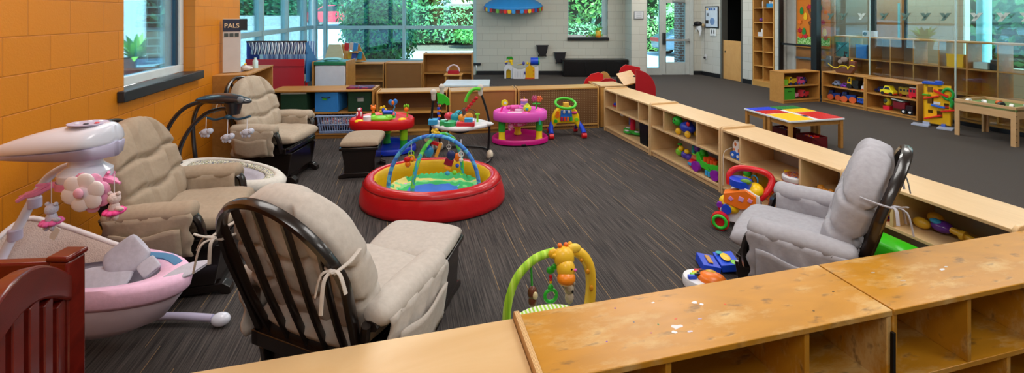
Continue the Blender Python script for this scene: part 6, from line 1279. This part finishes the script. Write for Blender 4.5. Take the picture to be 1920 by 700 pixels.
for k, (x, z, c) in enumerate(pos):
    if c in (0, 3, 4, 6): poly = [(x+.065*(1 if j % 2 == 0 else .55)*cos(j*pi/6+k), z+.065*(1 if j % 2 == 0 else .55)*sin(j*pi/6+k)) for j in range(12)]
    else: poly = [(x+.05*cos(j*pi/8)*(1 if sin(j*pi/8) < 0 else .8), z+.08*sin(j*pi/8)) for j in range(16)]
    part(r, 'paper_leaf', M(LC[c], .8), ('p', poly, -.013-.0005*k, -.009-.0005*k, 'XZ'))
# items in the tall tower and on the cubby shelf
def box_at(name, label, cat, p, z, s, col, rz=ROWD, group=None): 
    o = B().box((0, 0, s[2]/2), s).obj(name, M(col, .5) if isinstance(col, str) else col, bev=.006, loc=(p[0], p[1], z), rz=rz); return tag(o, label, cat, group)
z0 = .144; dz = .335
tw = twp(.16); r = thing('tissue_box', 'white tissue box with a tissue sticking out, in the cubby tower', 'tissue box', (*tw, z0+3*dz), ROWD); part(r, 'box', M('#c8ccd4', .6), ('x', (0, 0, .05), (.16, .1, .1))); part(r, 'tissue', M('#e8e8ec', .9), ('b', (0, 0, .13), (.03, .02, .05)))
box_at('small_carton', 'small orange carton beside the tissue box', 'box', twp(.055), z0+3*dz, (.04, .05, .1), '#d89a30'); tag(B().ball((0, 0, .05), 1, 14, (.08, .06, .05)).obj('purple_bag', plas('#5a2a78', .4), loc=(*twp(.17), z0+4*dz)), 'small purple pouch in the cubby tower above the tissues', 'pouch')
r = thing('blue_caddy', 'blue caddy with bottles in the topmost visible cubby', 'caddy', (*twp(.43), z0+5*dz), ROWD); part(r, 'tray', plas('#2a8ac8'), ('x', (0, 0, .045), (.2, .12, .09))); part(r, 'contents', plas('#e8e0d8'), ('c', (-.05, 0, .11), .025, .08), ('c', (.02, 0, .1), .025, .07)); part(r, 'contents', plas('#c8304a'), ('c', (.06, .02, .11), .025, .08))
tag(B().lathe([(0, 0), (.035, 0), (.035, .14), (.015, .18), (.015, .22), (0, .22)], n=16).obj('bottle', plas('#c8d0d8', .2), loc=(*twp(.2), z0+5*dz)), 'clear bottle in the upper left cubby of the tower', 'bottle'); tag(B().ball((0, 0, .1), 1, 14, (.04, .05, .1)).obj('headphones_case', K_, loc=(*twp(.5), z0+2*dz)), 'black rounded case in the right column of the cubby tower', 'case')
def tubb(label, k, col, z=.83, w=.22, d=.2, h=.2):
    p = lcp(k*.354+.19, .15); r = thing('open_bin', label, 'storage bin', (*p, z+.002), ROWD, 'bins in the cubby shelf behind the glass')
    m = plas(col, .35); b = B()
    for s in (-1, 1): b.prism([(-w/2*.85, 0), (w/2*.85, 0), (w/2, h), (-w/2, h)], s*d/2-.004, s*d/2+.004, 'XZ')
    for s in (-1, 1): b.box((s*w/2*.925, 0, h/2), (.008, d, h*1.0), ry=-s*.0)
    b.box((0, 0, .005), (w*.85, d, .01)); b.obj('body', m, r); part(r, 'rim', m, ('x', (0, -d/2, h), (w*1.04, .014, .02))); return r
tubb('teal plastic bin in the cubby shelf behind the glass', 0, '#1a7a80', w=.27, h=.27); tubb('light blue plastic bin beside the teal one in the cubby shelf', 1, '#2a78c8', w=.2, h=.25); tubb('yellow plastic bin in the middle of the cubby shelf', 5, '#e8b818', w=.22, h=.19)
box_at('white_carton', 'flat white carton in the cubby right of the yellow bin', 'box', lcp(6*.354+.13), .833, (.17, .15, .1), '#b8d0d0'); box_at('black_box', 'black open box beside the flat white carton', 'box', lcp(6*.354+.29, .17), .833, (.12, .15, .15), '#15161a')
r = thing('tabletop_speaker', 'small silver speaker device on top of the cubby shelf', 'speaker', (*lcp(.63), 1.24), ROWD); part(r, 'case', plas('#c8d0dc', .3), ('x', (0, 0, .055), (.2, .1, .11))); part(r, 'dial', K_, ('c', (-.05, -.055, .055), .035, .012, 'Y'))
o = box_at('paper_sheet', 'white sheet of paper lying on the cubby shelf top', 'paper', lcp(.2), 1.241, (.28, .2, .004), '#dcdcd4')
box_at('black_bag', 'black bag in a lower cubby behind the train table', 'bag', lcp(8*.354+.2, .2), .43, (.16, .12, .22), '#14151a')
for k, (z_,) in enumerate(((.84,), (.44,))):
    b = B(); b.tube([(0, 0, 0), (.3, 0, .28)], .008, 6); b.tube([(0, 0, 0), (0, 0, .3)], .008, 6); o = b.obj('shelf_bracket', K_, bpy.data.objects['cubby_shelf']); o.location = (.03, -.01, z_)
# pirate ship
p = Vector((5.865, 8.28)) + Vector((.27, -.963))*.34 + Vector((.963, .27))*.12
r = thing('toy_ship', 'brown toy pirate ship with a yellow rail on the vehicle shelf', 'toy ship', (p.x, p.y, .588), ROWD+.15)
HB = wood('#6a3a1c', '#4a2410', .4)
b = B(); b.prism([(-.17, .09), (-.12, .0), (.13, .0), (.19, .10), (.19, .21), (.12, .21), (.11, .12), (-.05, .10)], -.045, .045, 'XZ'); b.obj('hull', HB, r, bev=.012)
part(r, 'rail', plas('#e8c818'), ('t', [(-.25, -.05, .15), (-.18, -.05, .10), (-.1, -.05, .085), (-.04, -.05, .13), (.06, -.05, .13), (.08, -.05, .08), (.12, -.05, .15), (.19, -.05, .14)], .008)); part(r, 'mast', M('#3a2416', .5), ('t', [(0, 0, .08), (0, 0, .40)], .009)); part(r, 'mast', M('#3a2416', .5), ('t', [(-.07, 0, .1), (-.07, 0, .3)], .007))
part(r, 'sail', M('#8a7a70', .8), ('b', (0, -.01, .25), (.06, .02, .05)), ); part(r, 'sail', M('#8a7a70', .8), ('b', (-.07, -.01, .2), (.04, .02, .04))); part(r, 'flag', K_, ('x', (.02, 0, .37), (.05, .006, .04))); part(r, 'stern_lantern', Y_, ('b', (.12, 0, .24), (.02, .02, .02)), ); part(r, 'crow_nest', K_, ('c', (0, 0, .31), .025, .02)); part(r, 'cabin', M('#7a3a1a', .5), ('x', (.14, 0, .19), (.09, .08, .07)))
# vehicles in the low shelves
def vehicle(name, label, cat, p, z, rz, L, h, body, cab, wc='#15151a', style='car', wr=None, group='toy vehicles on the low shelves'):
    r = thing(name, label, cat, (p[0], p[1], z), rz, group); w = L*.5; wr = wr or L*.13; bm = plas(body); cm = plas(cab)
    if style == 'car':
        part(r, 'body', bm, ('p', [(-L/2, wr), (-L/2, h*.5), (-L*.28, h*.58), (-L*.15, h), (L*.2, h), (L*.34, h*.6), (L/2, h*.5), (L/2, wr)], -w/2, w/2, 'XZ')); part(r, 'window', plas('#303848', .15), ('p', [(-L*.2, h*.6), (-L*.11, h*.9), (L*.16, h*.9), (L*.26, h*.6)], -w/2-.002, w/2+.002, 'XZ')); part(r, 'bumper', cm, ('x', (0, 0, wr), (L*1.02, w*.9, h*.14)))
    elif style == 'truck':
        part(r, 'cab', cm, ('p', [(-L/2, wr), (-L/2, h*.55), (-L*.38, h), (-L*.12, h), (-L*.12, wr)], -w/2, w/2, 'XZ')); part(r, 'window', plas('#303848', .15), ('p', [(-L*.42, h*.6), (-L*.34, h*.9), (-L*.18, h*.9), (-L*.18, h*.6)], -w/2-.002, w/2+.002, 'XZ')); part(r, 'body', bm, ('p', [(-L*.1, wr*1.1), (-L*.12, h*.75), (L/2, h*.8), (L*.44, wr*1.1)], -w/2, w/2, 'XZ')); part(r, 'chassis', K_, ('x', (0, 0, wr), (L*.9, w*.7, h*.1)))
    else:
        part(r, 'body', bm, ('x', (0, 0, wr+h*.42), (L, w, h*.72))); part(r, 'roof', cm, ('x', (0, 0, h*.98), (L*.92, w*.9, h*.1)))
        for s in (-.3, 0, .3): part(r, 'window', plas('#303848', .15), ('x', (L*s, 0, h*.68), (L*.2, w*1.01, h*.25)))
    for x in (-L*.3, L*.3):
        for y in (-w*.5, w*.5): part(r, 'wheel', plas(wc, .5), ('c', (x, y, wr), wr, w*.18, 'Y'))
    return r
SA = Vector((5.03, 8.10)); sae = atan2(.24, .97)
def A(x, y=.12): v = Vector((x, y)); v.rotate(Matrix.Rotation(sae, 2)); return (SA.x+v.x, SA.y+v.y)
SB = Vector((5.865, 8.28))
def Bp(x, y=.12): v = Vector((x, y)); v.rotate(Matrix.Rotation(ROWD, 2)); return (SB.x+v.x, SB.y+v.y)
box_at('lime_box', 'small lime green box at left of the upper shelf, by the yellow truck', 'box', A(.10, .08), .33, (.09, .09, .11), '#7ab82a', sae); o = B().box((0, 0, .105), (.24, .24, .21)).obj('body', plas('#3f9a28', .5)); r = thing('fabric_bin', 'lime green cube bin on the bottom of the end vehicle shelf', 'storage bin', (*A(.16, .14), .0715), sae); o.parent = r; part(r, 'handle_slot', plas('#1f5a14'), ('x', (0, -.122, .15), (.08, .006, .015)))
vehicle('toy_truck', 'yellow and dark toy truck on the upper end shelf', 'toy truck', A(.29), .33, sae, .2, .15, '#c8a020', '#f0c81a', '#1a2a6a', 'truck'); vehicle('toy_car', 'pink toy car on the upper end shelf', 'toy car', A(.49), .33, sae, .16, .14, '#d84a88', '#c82a6a', '#3a5ab0'); vehicle('toy_car', 'purple blue toy car at right of the upper end shelf', 'toy car', A(.66, .2), .33, sae+.3, .15, .12, '#3a3aa0', '#5a3a90')
vehicle('toy_truck', 'pale pink toy truck behind the lime green bin', 'toy truck', A(.36), .0715, sae, .15, .12, '#e090a8', '#f0b0c0', style='truck'); vehicle('toy_truck', 'red and white toy fire truck on the bottom end shelf', 'toy truck', A(.58), .0715, sae+.2, .2, .15, '#d82a3a', '#e04050', style='truck')
vehicle('toy_car', 'small grey blue toy car on the upper shelf below the ship', 'toy car', Bp(.20), .33, ROWD, .14, .1, '#8090b0', '#6aa040'); vehicle('toy_car', 'flat purple toy car on the upper shelf below the ship', 'toy car', Bp(.36), .33, ROWD, .14, .08, '#8a3ac8', '#c850c0', '#5a2a90'); vehicle('toy_truck', 'tall yellow toy digger on the upper shelf below the ship', 'toy truck', Bp(.52), .33, ROWD, .2, .2, '#2a2620', '#f0c020', '#1a1a1a', 'truck', .045); vehicle('toy_plane', 'white and orange toy vehicle beside the tall yellow digger', 'toy vehicle', Bp(.70), .33, ROWD, .1, .14, '#e0e4f0', '#e0601a', '#e0601a')
vehicle('toy_truck', 'dark blue monster truck with orange wheels, left of its pair', 'toy truck', Bp(.17), .072, ROWD+.3, .2, .17, '#1a3a8a', '#142a6a', '#c8582a', 'truck', .05); vehicle('toy_truck', 'dark blue monster truck with orange wheels, nearer of its pair', 'toy truck', Bp(.43), .072, ROWD+.3, .22, .18, '#1f4aa0', '#18347a', '#d8602a', 'truck', .055); vehicle('toy_wagon', 'blue and yellow toy wagon beside the monster trucks', 'toy wagon', Bp(.66), .072, ROWD, .15, .12, '#2050c0', '#f0c820', style='bus')
vehicle('toy_car', 'dark blue toy car beside the yellow jeep', 'toy car', Bp(.92, .2), .3275, ROWD, .18, .1, '#1a2a8a', '#141f60'); vehicle('toy_jeep', 'bright yellow toy jeep with red bumper on the upper shelf', 'toy car', Bp(1.10, .08), .3275, ROWD, .2, .15, '#f0e020', '#d82a1a', style='car'); vehicle('toy_truck', 'olive yellow toy bus behind the yellow jeep', 'toy bus', Bp(1.29, .18), .3275, ROWD, .17, .15, '#b89a20', '#8a7a1a', '#8a2020', 'bus'); vehicle('toy_truck', 'red toy fire engine at the end of the upper shelf', 'toy truck', Bp(1.46), .3275, ROWD, .15, .17, '#d81a30', '#e8e0e0', '#d81a30', 'bus')
r = thing('toy_helicopter', 'yellow toy helicopter on a red base on the bottom shelf', 'toy helicopter', (*Bp(1.06), .072), ROWD, 'toy vehicles on the low shelves'); part(r, 'cabin', plas('#d8c020'), ('b', (0, 0, .13), (.06, .05, .07))); part(r, 'window', plas('#3a4a3a', .1), ('b', (-.01, -.035, .14), (.035, .02, .04))); part(r, 'base', plas('#d8203a'), ('x', (0, 0, .03), (.1, .08, .06)))
r = thing('toy_wagon', 'dark red toy wagon with a grey lid and two white hubs', 'toy wagon', (*Bp(1.33, .08), .072), ROWD, 'toy vehicles on the low shelves'); part(r, 'wagon_bed', plas('#7a1420'), ('x', (-.04, 0, .12), (.17, .13, .11))); part(r, 'lid', M('#9aa8a8', .5), ('x', (-.06, -.02, .2), (.17, .13, .015), 0, 0, .12)); part(r, 'cab', plas('#2a1418'), ('x', (.1, 0, .09), (.1, .12, .1)))
for x in (.04, .13): part(r, 'wheel', K_, ('c', (x, -.07, .04), .04, .03, 'Y')); part(r, 'hub', W_, ('c', (x, -.088, .04), .018, .01, 'Y'))
# parking garage
r = thing('toy_garage', 'tall yellow toy parking garage with red ramps and a blue roof', 'toy garage', (6.17, 6.56, 0), atan2(-.33, .25)); r.scale = (.74, 1, 1)
YG = plas('#f0b818')
b = B()
def holed(b, x0, x1, z0, z1, y, th, holes):
    xs = sorted({x0, x1, *[v for h_ in holes for v in h_[:2]]}); zs = sorted({z0, z1, *[v for h_ in holes for v in h_[2:]]})
    for a, c in zip(xs, xs[1:]):
        for e, f in zip(zs, zs[1:]):
            m_ = ((a+c)/2, (e+f)/2)
            if not any(h_[0] < m_[0] < h_[1] and h_[2] < m_[1] < h_[3] for h_ in holes): b.b2(a, c, y, y+th, e, f)
holed(b, 0, .40, .04, .62, 0, .015, [(.06, .14, .5, .58), (.22, .29, .5, .56), (.06, .15, .33, .42), (.07, .14, .19, .24), (.2, .28, .14, .24), (.3, .37, .28, .36)])
b.b2(0, .015, 0, .12, .04, .62); b.b2(.385, .4, 0, .12, .04, .5); b.obj('tower_wall', YG, r, weld=True)
for z in (.16, .30, .45): part(r, 'parking_deck', plas('#d82018'), ('x', (.2, .09, z), (.37, .14, .012)))
part(r, 'roof', plas('#1c50c0'), ('x', (.13, .05, .635), (.29, .16, .03)), ('x', (.22, .03, .66), (.1, .1, .03))); part(r, 'ramp', plas('#e0281c'), ('x', (.12, -.02, .43), (.24, .05, .02), 0, 0, -.25), ); part(r, 'ramp', plas('#e0281c'), ('x', (.14, -.02, .14), (.26, .05, .02), 0, 0, -.3)); part(r, 'ramp', plas('#e0281c'), ('x', (.26, -.02, .5), (.22, .05, .03), 0, 0, .35)); part(r, 'ramp', plas('#e0281c'), ('x', (.36, -.02, .26), (.2, .05, .02), 0, 0, -.2))
part(r, 'blue_ramp', plas('#2a6ad8'), ('x', (.22, -.03, .31), (.2, .05, .025), 0, 0, .1)); part(r, 'spiral_slide', plas('#1f9a3a'), ('r', (.36, -.02, .5), .075, .022, 'XZ'), ('t', [(.38, -.02, .45), (.42, -.02, .38), (.4, -.02, .32)], .03)); part(r, 'green_barrier', G_, ('x', (.05, -.02, .46), (.12, .03, .02))); part(r, 'sticker', M('#e8e8e8', .5), ('x', (.2, -.004, .35), (.1, .004, .04)))
part(r, 'base_plate', plas('#a8b4cc'), ('x', (-.02, -.08, .012), (.26, .16, .024)), ); part(r, 'base_plate', plas('#a8b4cc'), ('x', (.34, -.08, .012), (.22, .2, .022))); part(r, 'base_post', plas('#a8b4cc'), ('x', (.05, .0, .03), (.1, .1, .06))); part(r, 'base_post', plas('#4a6ac0'), ('x', (.3, .0, .03), (.06, .1, .06)))
# ---- toys in the maple row : s along the row, d depth
def rp(t, d=.14): return rowp(t, d)
zs_ = .3555; zb = .072
r = thing('toy_pile', 'pile of small red, blue and yellow blocks in the far upper cubby', 'toy blocks', (*rp(.17, .16), zs_), 0); rnd = random.Random(2)
for k in range(9): part(r, 'block', [O_, R_, B_, Y_, G_][k % 5], ('x', (rnd.uniform(-.07, .07), rnd.uniform(-.06, .06), .02+.03*(k//4)), (.07, .035, .03), rnd.uniform(0, 3)))
r = thing('stacking_tower', 'small green and yellow block tower in the far shelf', 'toy', (*rp(.76, .15), zs_)); part(r, 'green_block', G_, ('x', (0, 0, .03), (.05, .05, .06)), ('b', (0, 0, .15), (.022, .022, .022))); part(r, 'yellow_block', Y_, ('c', (0, 0, .09), .022, .06)); part(r, 'blue_block', B_, ('x', (.05, -.03, .03), (.04, .04, .06)))
r = thing('toy_tree', 'red toy post with a green lobed base and a white ball arm', 'toy', (*rp(.48, .17), zb+.006), ROWD)
part(r, 'base', plas('#35b040'), ('b', (0, 0, .02), (.09, .08, .025)), ('b', (-.12, 0, .02), (.07, .06, .02)), ('b', (.1, .0, .02), (.07, .06, .02)), ('b', (0, -.08, .02), (.07, .05, .02))); part(r, 'pad', W_, ('b', (-.12, 0, .04), (.04, .03, .008)), ('b', (0, -.09, .04), (.04, .03, .008)), ('b', (.1, 0, .04), (.04, .03, .008)))
part(r, 'post', plas('#c8183a'), ('c', (.0, 0, .13), .035, .2)); part(r, 'arm', TEAL, ('t', [(0, 0, .21), (-.1, -.02, .225), (-.16, -.03, .23)], .014)); part(r, 'ball', W_, ('b', (-.19, -.05, .215), (.032, .032, .032))); part(r, 'blue_trim', B_, ('x', (-.03, -.02, .15), (.02, .02, .1)))
r = thing('waste_bin', 'black bin full of small toys at the end of the far shelf', 'bin', (*rp(.97, .11), zb), ROWD); b = B()
b.prism([(-.075, 0), (.075, 0), (.095, .25), (-.095, .25)], -.09, -.082, 'XZ'); b.prism([(-.075, 0), (.075, 0), (.095, .25), (-.095, .25)], .082, .09, 'XZ'); [b.box((s*.085, 0, .125), (.008, .17, .25), ry=s*.08) for s in (-1, 1)]; b.box((0, 0, .005), (.15, .17, .01)); b.obj('body', M('#0c0c10', .3), r)
for k in range(8): part(r, 'small_toy', [B_, G_, Y_, W_][k % 4], ('b', (rnd.uniform(-.05, .05), rnd.uniform(-.05, .05), .16+.008*k), (.024, .024, .024)))
# turtle
r = thing('toy_turtle', 'green headed blue turtle toy on yellow feet, upper shelf', 'toy turtle', (*rp(1.14+.44, .13), zs_), ROWD)
part(r, 'shell', plas('#1c38b8'), ('b', (.06, 0, .085), (.1, .07, .06)), ('b', (.08, 0, .13), (.05, .04, .03))); part(r, 'head', plas('#28c83a'), ('b', (-.08, -.02, .125), (.062, .052, .055))); part(r, 'eye', K_, ('b', (-.1, -.07, .14), (.006, .004, .009)), ('b', (-.065, -.073, .14), (.006, .004, .009))); part(r, 'smile', plas('#0f6a1a'), ('t', [(-.105, -.068, .112), (-.085, -.073, .1), (-.06, -.07, .11)], .003))
for x, y in ((-.06, .06), (.0, -.07), (.14, -.06), (.13, .06)): part(r, 'foot', plas('#e8b820'), ('b', (x, y, .037), (.036, .03, .037)))
part(r, 'red_knob', R_, ('b', (.12, -.04, .14), (.025, .015, .025)))
r = thing('toy_rocket', 'small white and red toy figure at the divider, near the turtle', 'toy', (*rp(1.14+.73, .13), zs_)); part(r, 'base', W_, ('b', (0, 0, .035), (.035, .035, .035))); part(r, 'body', R_, ('l', (0, 0, .06), [(.03, 0), (.028, .04), (.012, .1), (0, .12)])); part(r, 'blue_band', B_, ('c', (0, 0, .12), .022, .02)); part(r, 'green_foot', G_, ('b', (-.03, 0, .02), (.015, .02, .02)))
r = thing('toy_caterpillar', 'green and yellow linked toy with purple body, lower shelf', 'toy', (*rp(1.14+.36, .17), zb), ROWD); part(r, 'body', plas('#4a3ab8'), ('b', (.05, 0, .045), (.05, .04, .04)), ('b', (.12, 0, .04), (.04, .04, .035))); part(r, 'head', LG_, ('b', (-.05, 0, .05), (.045, .04, .045))); part(r, 'yellow_shell', Y_, ('b', (-.02, 0, .095), (.035, .03, .03)), ('b', (.08, 0, .09), (.035, .03, .025))); part(r, 'green_hat', G_, ('b', (-.04, 0, .135), (.03, .025, .012)))
r = thing('toy_drum', 'round toy drum with a purple top, blue base and yellow arm', 'toy', (*rp(1.14+.60, .2), zb), ROWD); part(r, 'base', plas('#2a80d8'), ('b', (0, 0, .04), (.085, .08, .04))); part(r, 'drum', plas('#c87848'), ('l', (0, 0, .05), [(.085, 0), (.075, .04), (.03, .06)])); part(r, 'purple_top', plas('#6a3ac0'), ('b', (-.02, 0, .16), (.045, .04, .045)), ('c', (-.02, 0, .21), .02, .02)); part(r, 'yellow_arm', LG_, ('t', [(-.06, -.04, .1), (.02, -.05, .11), (.07, -.04, .15)], .008)); part(r, 'figure', TEAL, ('c', (-.09, .0, .13), .02, .08))
r = thing('toy_ball', 'red and blue ball beside the green wagon', 'toy ball', (*rp(1.14+.66, .07), zb)); part(r, 'ball', R_, ('b', (0, 0, .045), (.048, .048, .045))); part(r, 'band', SK_, ('l', (0, 0, .03), [(.047, 0), (.05, .015), (.047, .03)]))
r = thing('toy_dish', 'yellow round toy dish behind the green wagon', 'toy', (*rp(1.14+.75, .27), zb)); part(r, 'dish', Y_, ('b', (0, 0, .06), (.07, .06, .03)), ('c', (0, 0, .02), .03, .04)); part(r, 'red_spot', R_, ('b', (0, 0, .085), (.03, .03, .01)))
r = thing('toy_wagon', 'lime green toy wagon with purple wheels carrying orange blocks', 'toy wagon', (*rp(1.14+.90, .10), zb), ROWD); r.scale.z = .9
GW = plas('#3cc828'); part(r, 'wagon_bed', GW, ('p', [(-.15, .07), (-.16, .2), (-.13, .22), (-.08, .14), (.02, .13), (.08, .15), (.15, .16), (.17, .12), (.15, .05)], -.055, .055, 'XZ'))
for x, z, w_ in ((-.14, .055, .055), (.13, .055, .055)):
    for y in (-.07, .07): part(r, 'wheel', plas('#8a1aa8'), ('c', (x, y, z), w_, .03, 'Y'))
for k in range(6): part(r, 'orange_block', plas('#e8541a'), ('c', (-.05+.045*(k % 4), -.03+.06*(k//4)*.9, .16), .02, .05))
part(r, 'handle_block', plas('#3aae30'), ('c', (-.12, 0, .22), .03, .06)); part(r, 'blue_cap', SK_, ('c', (-.12, 0, .265), .026, .04)); part(r, 'blue_peg', SK_, ('c', (-.0, -.06, .035), .015, .05), ('c', (.04, -.06, .035), .015, .05)); part(r, 'smile_line', plas('#1a6a14'), ('t', [(.02, -.058, .1), (.05, -.058, .085), (.08, -.058, .1)], .003))
# pull string toy
r = thing('pull_toy', 'white dog shaped pull toy with orange spots and a long white string', 'pull toy', (*rp(2.28+.14, .07), zs_), ROWD)
part(r, 'body', plas('#ece4dc'), ('p', [(-.05, .05), (-.055, .12), (-.03, .165), (.0, .15), (.03, .16), (.04, .1), (.035, .05)], -.02, .02, 'XZ')); part(r, 'spot', plas('#e07838'), ('b', (-.02, -.02, .13), (.014, .004, .018)), ('b', (.02, -.02, .08), (.012, .004, .016)), ('b', (-.035, -.02, .08), (.01, .004, .012)))
for x in (-.03, .03): part(r, 'wheel', plas('#2060c8'), ('c', (x, -.03, .035), .032, .02, 'Y')); part(r, 'hub', W_, ('c', (x, -.042, .035), .012, .006, 'Y'))
part(r, 'pull_string', M('#e6e2da', .8), ('t', [(-.05, -.03, .09), (-.10, -.06, .05), (-.095, -.085, -.0), (-.09, -.09, -.06), (-.09, -.09, -.16), (-.092, -.09, -.26)], .0025))
r = thing('toy_bus', 'big yellow and orange toy with a clear front in the lower third shelf', 'toy', (*rp(2.28+.30, .2), zb), ROWD); r.scale.z = .92; part(r, 'frame', plas('#e8a818'), ('r', (-.02, 0, .15), .1, .018, 'XZ')); part(r, 'window', plas('#b8901c', .12), ('b', (-.02, .02, .15), (.1, .04, .09))); part(r, 'base', O_, ('x', (-.02, 0, .035), (.22, .1, .07))); part(r, 'red_part', R_, ('c', (.1, 0, .2), .03, .05), ('x', (.14, .02, .08), (.08, .08, .12))); part(r, 'blue_part', B_, ('x', (.22, .05, .12), (.1, .08, .06)), ('x', (.24, .0, .05), (.08, .06, .08)))
r = thing('toy_bottle_figure', 'round toy figure with a green ball head and blue bowl base', 'toy', (*rp(2.28+.25, .055), zb), ROWD); part(r, 'head', G_, ('b', (0, 0, .2), (.032, .032, .034))); part(r, 'collar', Y_, ('c', (0, 0, .165), .034, .015)); part(r, 'globe', plas('#8a98a8', .1), ('b', (0, 0, .12), (.05, .05, .05))); part(r, 'base', plas('#28a8d8'), ('l', (0, 0, 0), [(0, 0), (.05, 0), (.06, .03), (.05, .08), (0, .08)])); part(r, 'blue_handle', SK_, ('r', (.06, .02, .16), .035, .006, 'XZ')); part(r, 'side_block', B_, ('x', (-.055, 0, .05), (.035, .06, .07)))
r = thing('toy_block_box', 'small yellow toy block on the third shelf', 'toy block', (*rp(2.28+.58, .13), zs_)); part(r, 'block', Y_, ('c', (0, 0, .022), .022, .044))
r = thing('toy_tambourine', 'round white and red toy drum with a dark face on the third shelf', 'toy drum', (*rp(2.28+.69, .08), zs_)); b = B(); b.lathe([(0, 0), (.075, 0), (.085, .015), (.085, .04), (.075, .05), (0, .05)], (0, 0, 0), 28); b.obj('rim', W_, r); part(r, 'drum_face', blotch('drum_print', ['#2a2a30', '#d83a2a', '#e0a020', '#2a60c0'], 60, .3, 2), ('c', (0, 0, .051), .068, .006)); part(r, 'red_band', R_, ('l', (0, 0, .002), [(.079, 0), (.087, .008)]))
r = thing('wood_rattle', 'small turned wooden toy in the cubby behind the grey glider', 'toy', (*rp(2.28+.93, .1), zs_), ROWD); part(r, 'knob', plas('#d08a28'), ('b', (-.04, 0, .025), (.025, .025, .025)), ('t', [(-.04, 0, .025), (.04, 0, .02)], .012), ('b', (.04, 0, .025), (.02, .02, .022)))
r = thing('ring_toy', 'yellow toy dome in the shelf behind the shape sorter walker', 'toy', (*rp(2.28+.78, .2), zb)); part(r, 'dome', plas('#b8981c'), ('b', (0, 0, .08), (.09, .07, .08))); part(r, 'orange_window', O_, ('b', (-.05, -.05, .09), (.03, .02, .03)))
# giraffe instrument in the last shelf, and a stack of coloured plates
r = thing('toy_giraffe', 'yellow giraffe shaped toy lying on the shelf, purple middle', 'toy giraffe', (*rp(3.42+.50, .17), zs_), ROWD)
GG = plas('#d0a028'); part(r, 'foot', GG, ('b', (-.15, -.02, .035), (.045, .03, .032)), ); part(r, 'foot', GG, ('b', (-.13, .07, .06), (.045, .03, .035))); part(r, 'body', plas('#5a2a90', .2), ('b', (-.07, .02, .045), (.055, .05, .035))); part(r, 'blue_panel', plas('#2a90c8', .15), ('b', (-.09, .0, .07), (.03, .025, .015))); part(r, 'neck', GG, ('t', [(-.02, .01, .05), (.06, .0, .045), (.15, -.01, .04)], .018)); part(r, 'neck_ring', GG, ('c', (.04, .0, .046), .028, .02, 'X')); part(r, 'head', GG, ('b', (.19, -.01, .042), (.05, .035, .035)), ('b', (.24, -.015, .035), (.022, .02, .018)), ('b', (.2, .03, .05), (.015, .012, .01))); part(r, 'cheek', plas('#e0602a'), ('b', (.17, -.04, .03), (.015, .01, .014)))
cols = ('#e02a2a', '#2a50d0', '#c82a8a', '#2ab040')
for k, c in enumerate(cols):
    o = B().lathe([(0, 0), (.07, 0), (.08, .008), (0, .01)], n=24).obj('toy_plate', plas(c), loc=(*rp(3.42+.17, .11), zs_+.012*k)); tag(o, {'#e02a2a': 'red toy plate, bottom of the little stack behind the glider', '#2a50d0': 'blue toy plate second from the bottom of the stack', '#c82a8a': 'magenta toy plate third from the bottom of the stack', '#2ab040': 'green toy plate topmost of the little stack'}[c], 'toy plate', 'toy plates in the last maple shelf')
tag(B().lathe([(0, 0), (.04, 0), (.045, .05), (.03, .08), (0, .085)], n=20).obj('toy_cup', plas('#d8a020'), loc=(*rp(3.42+.17, .19), zs_)), 'yellow toy cup behind the stacked plates in the last maple shelf', 'toy cup')
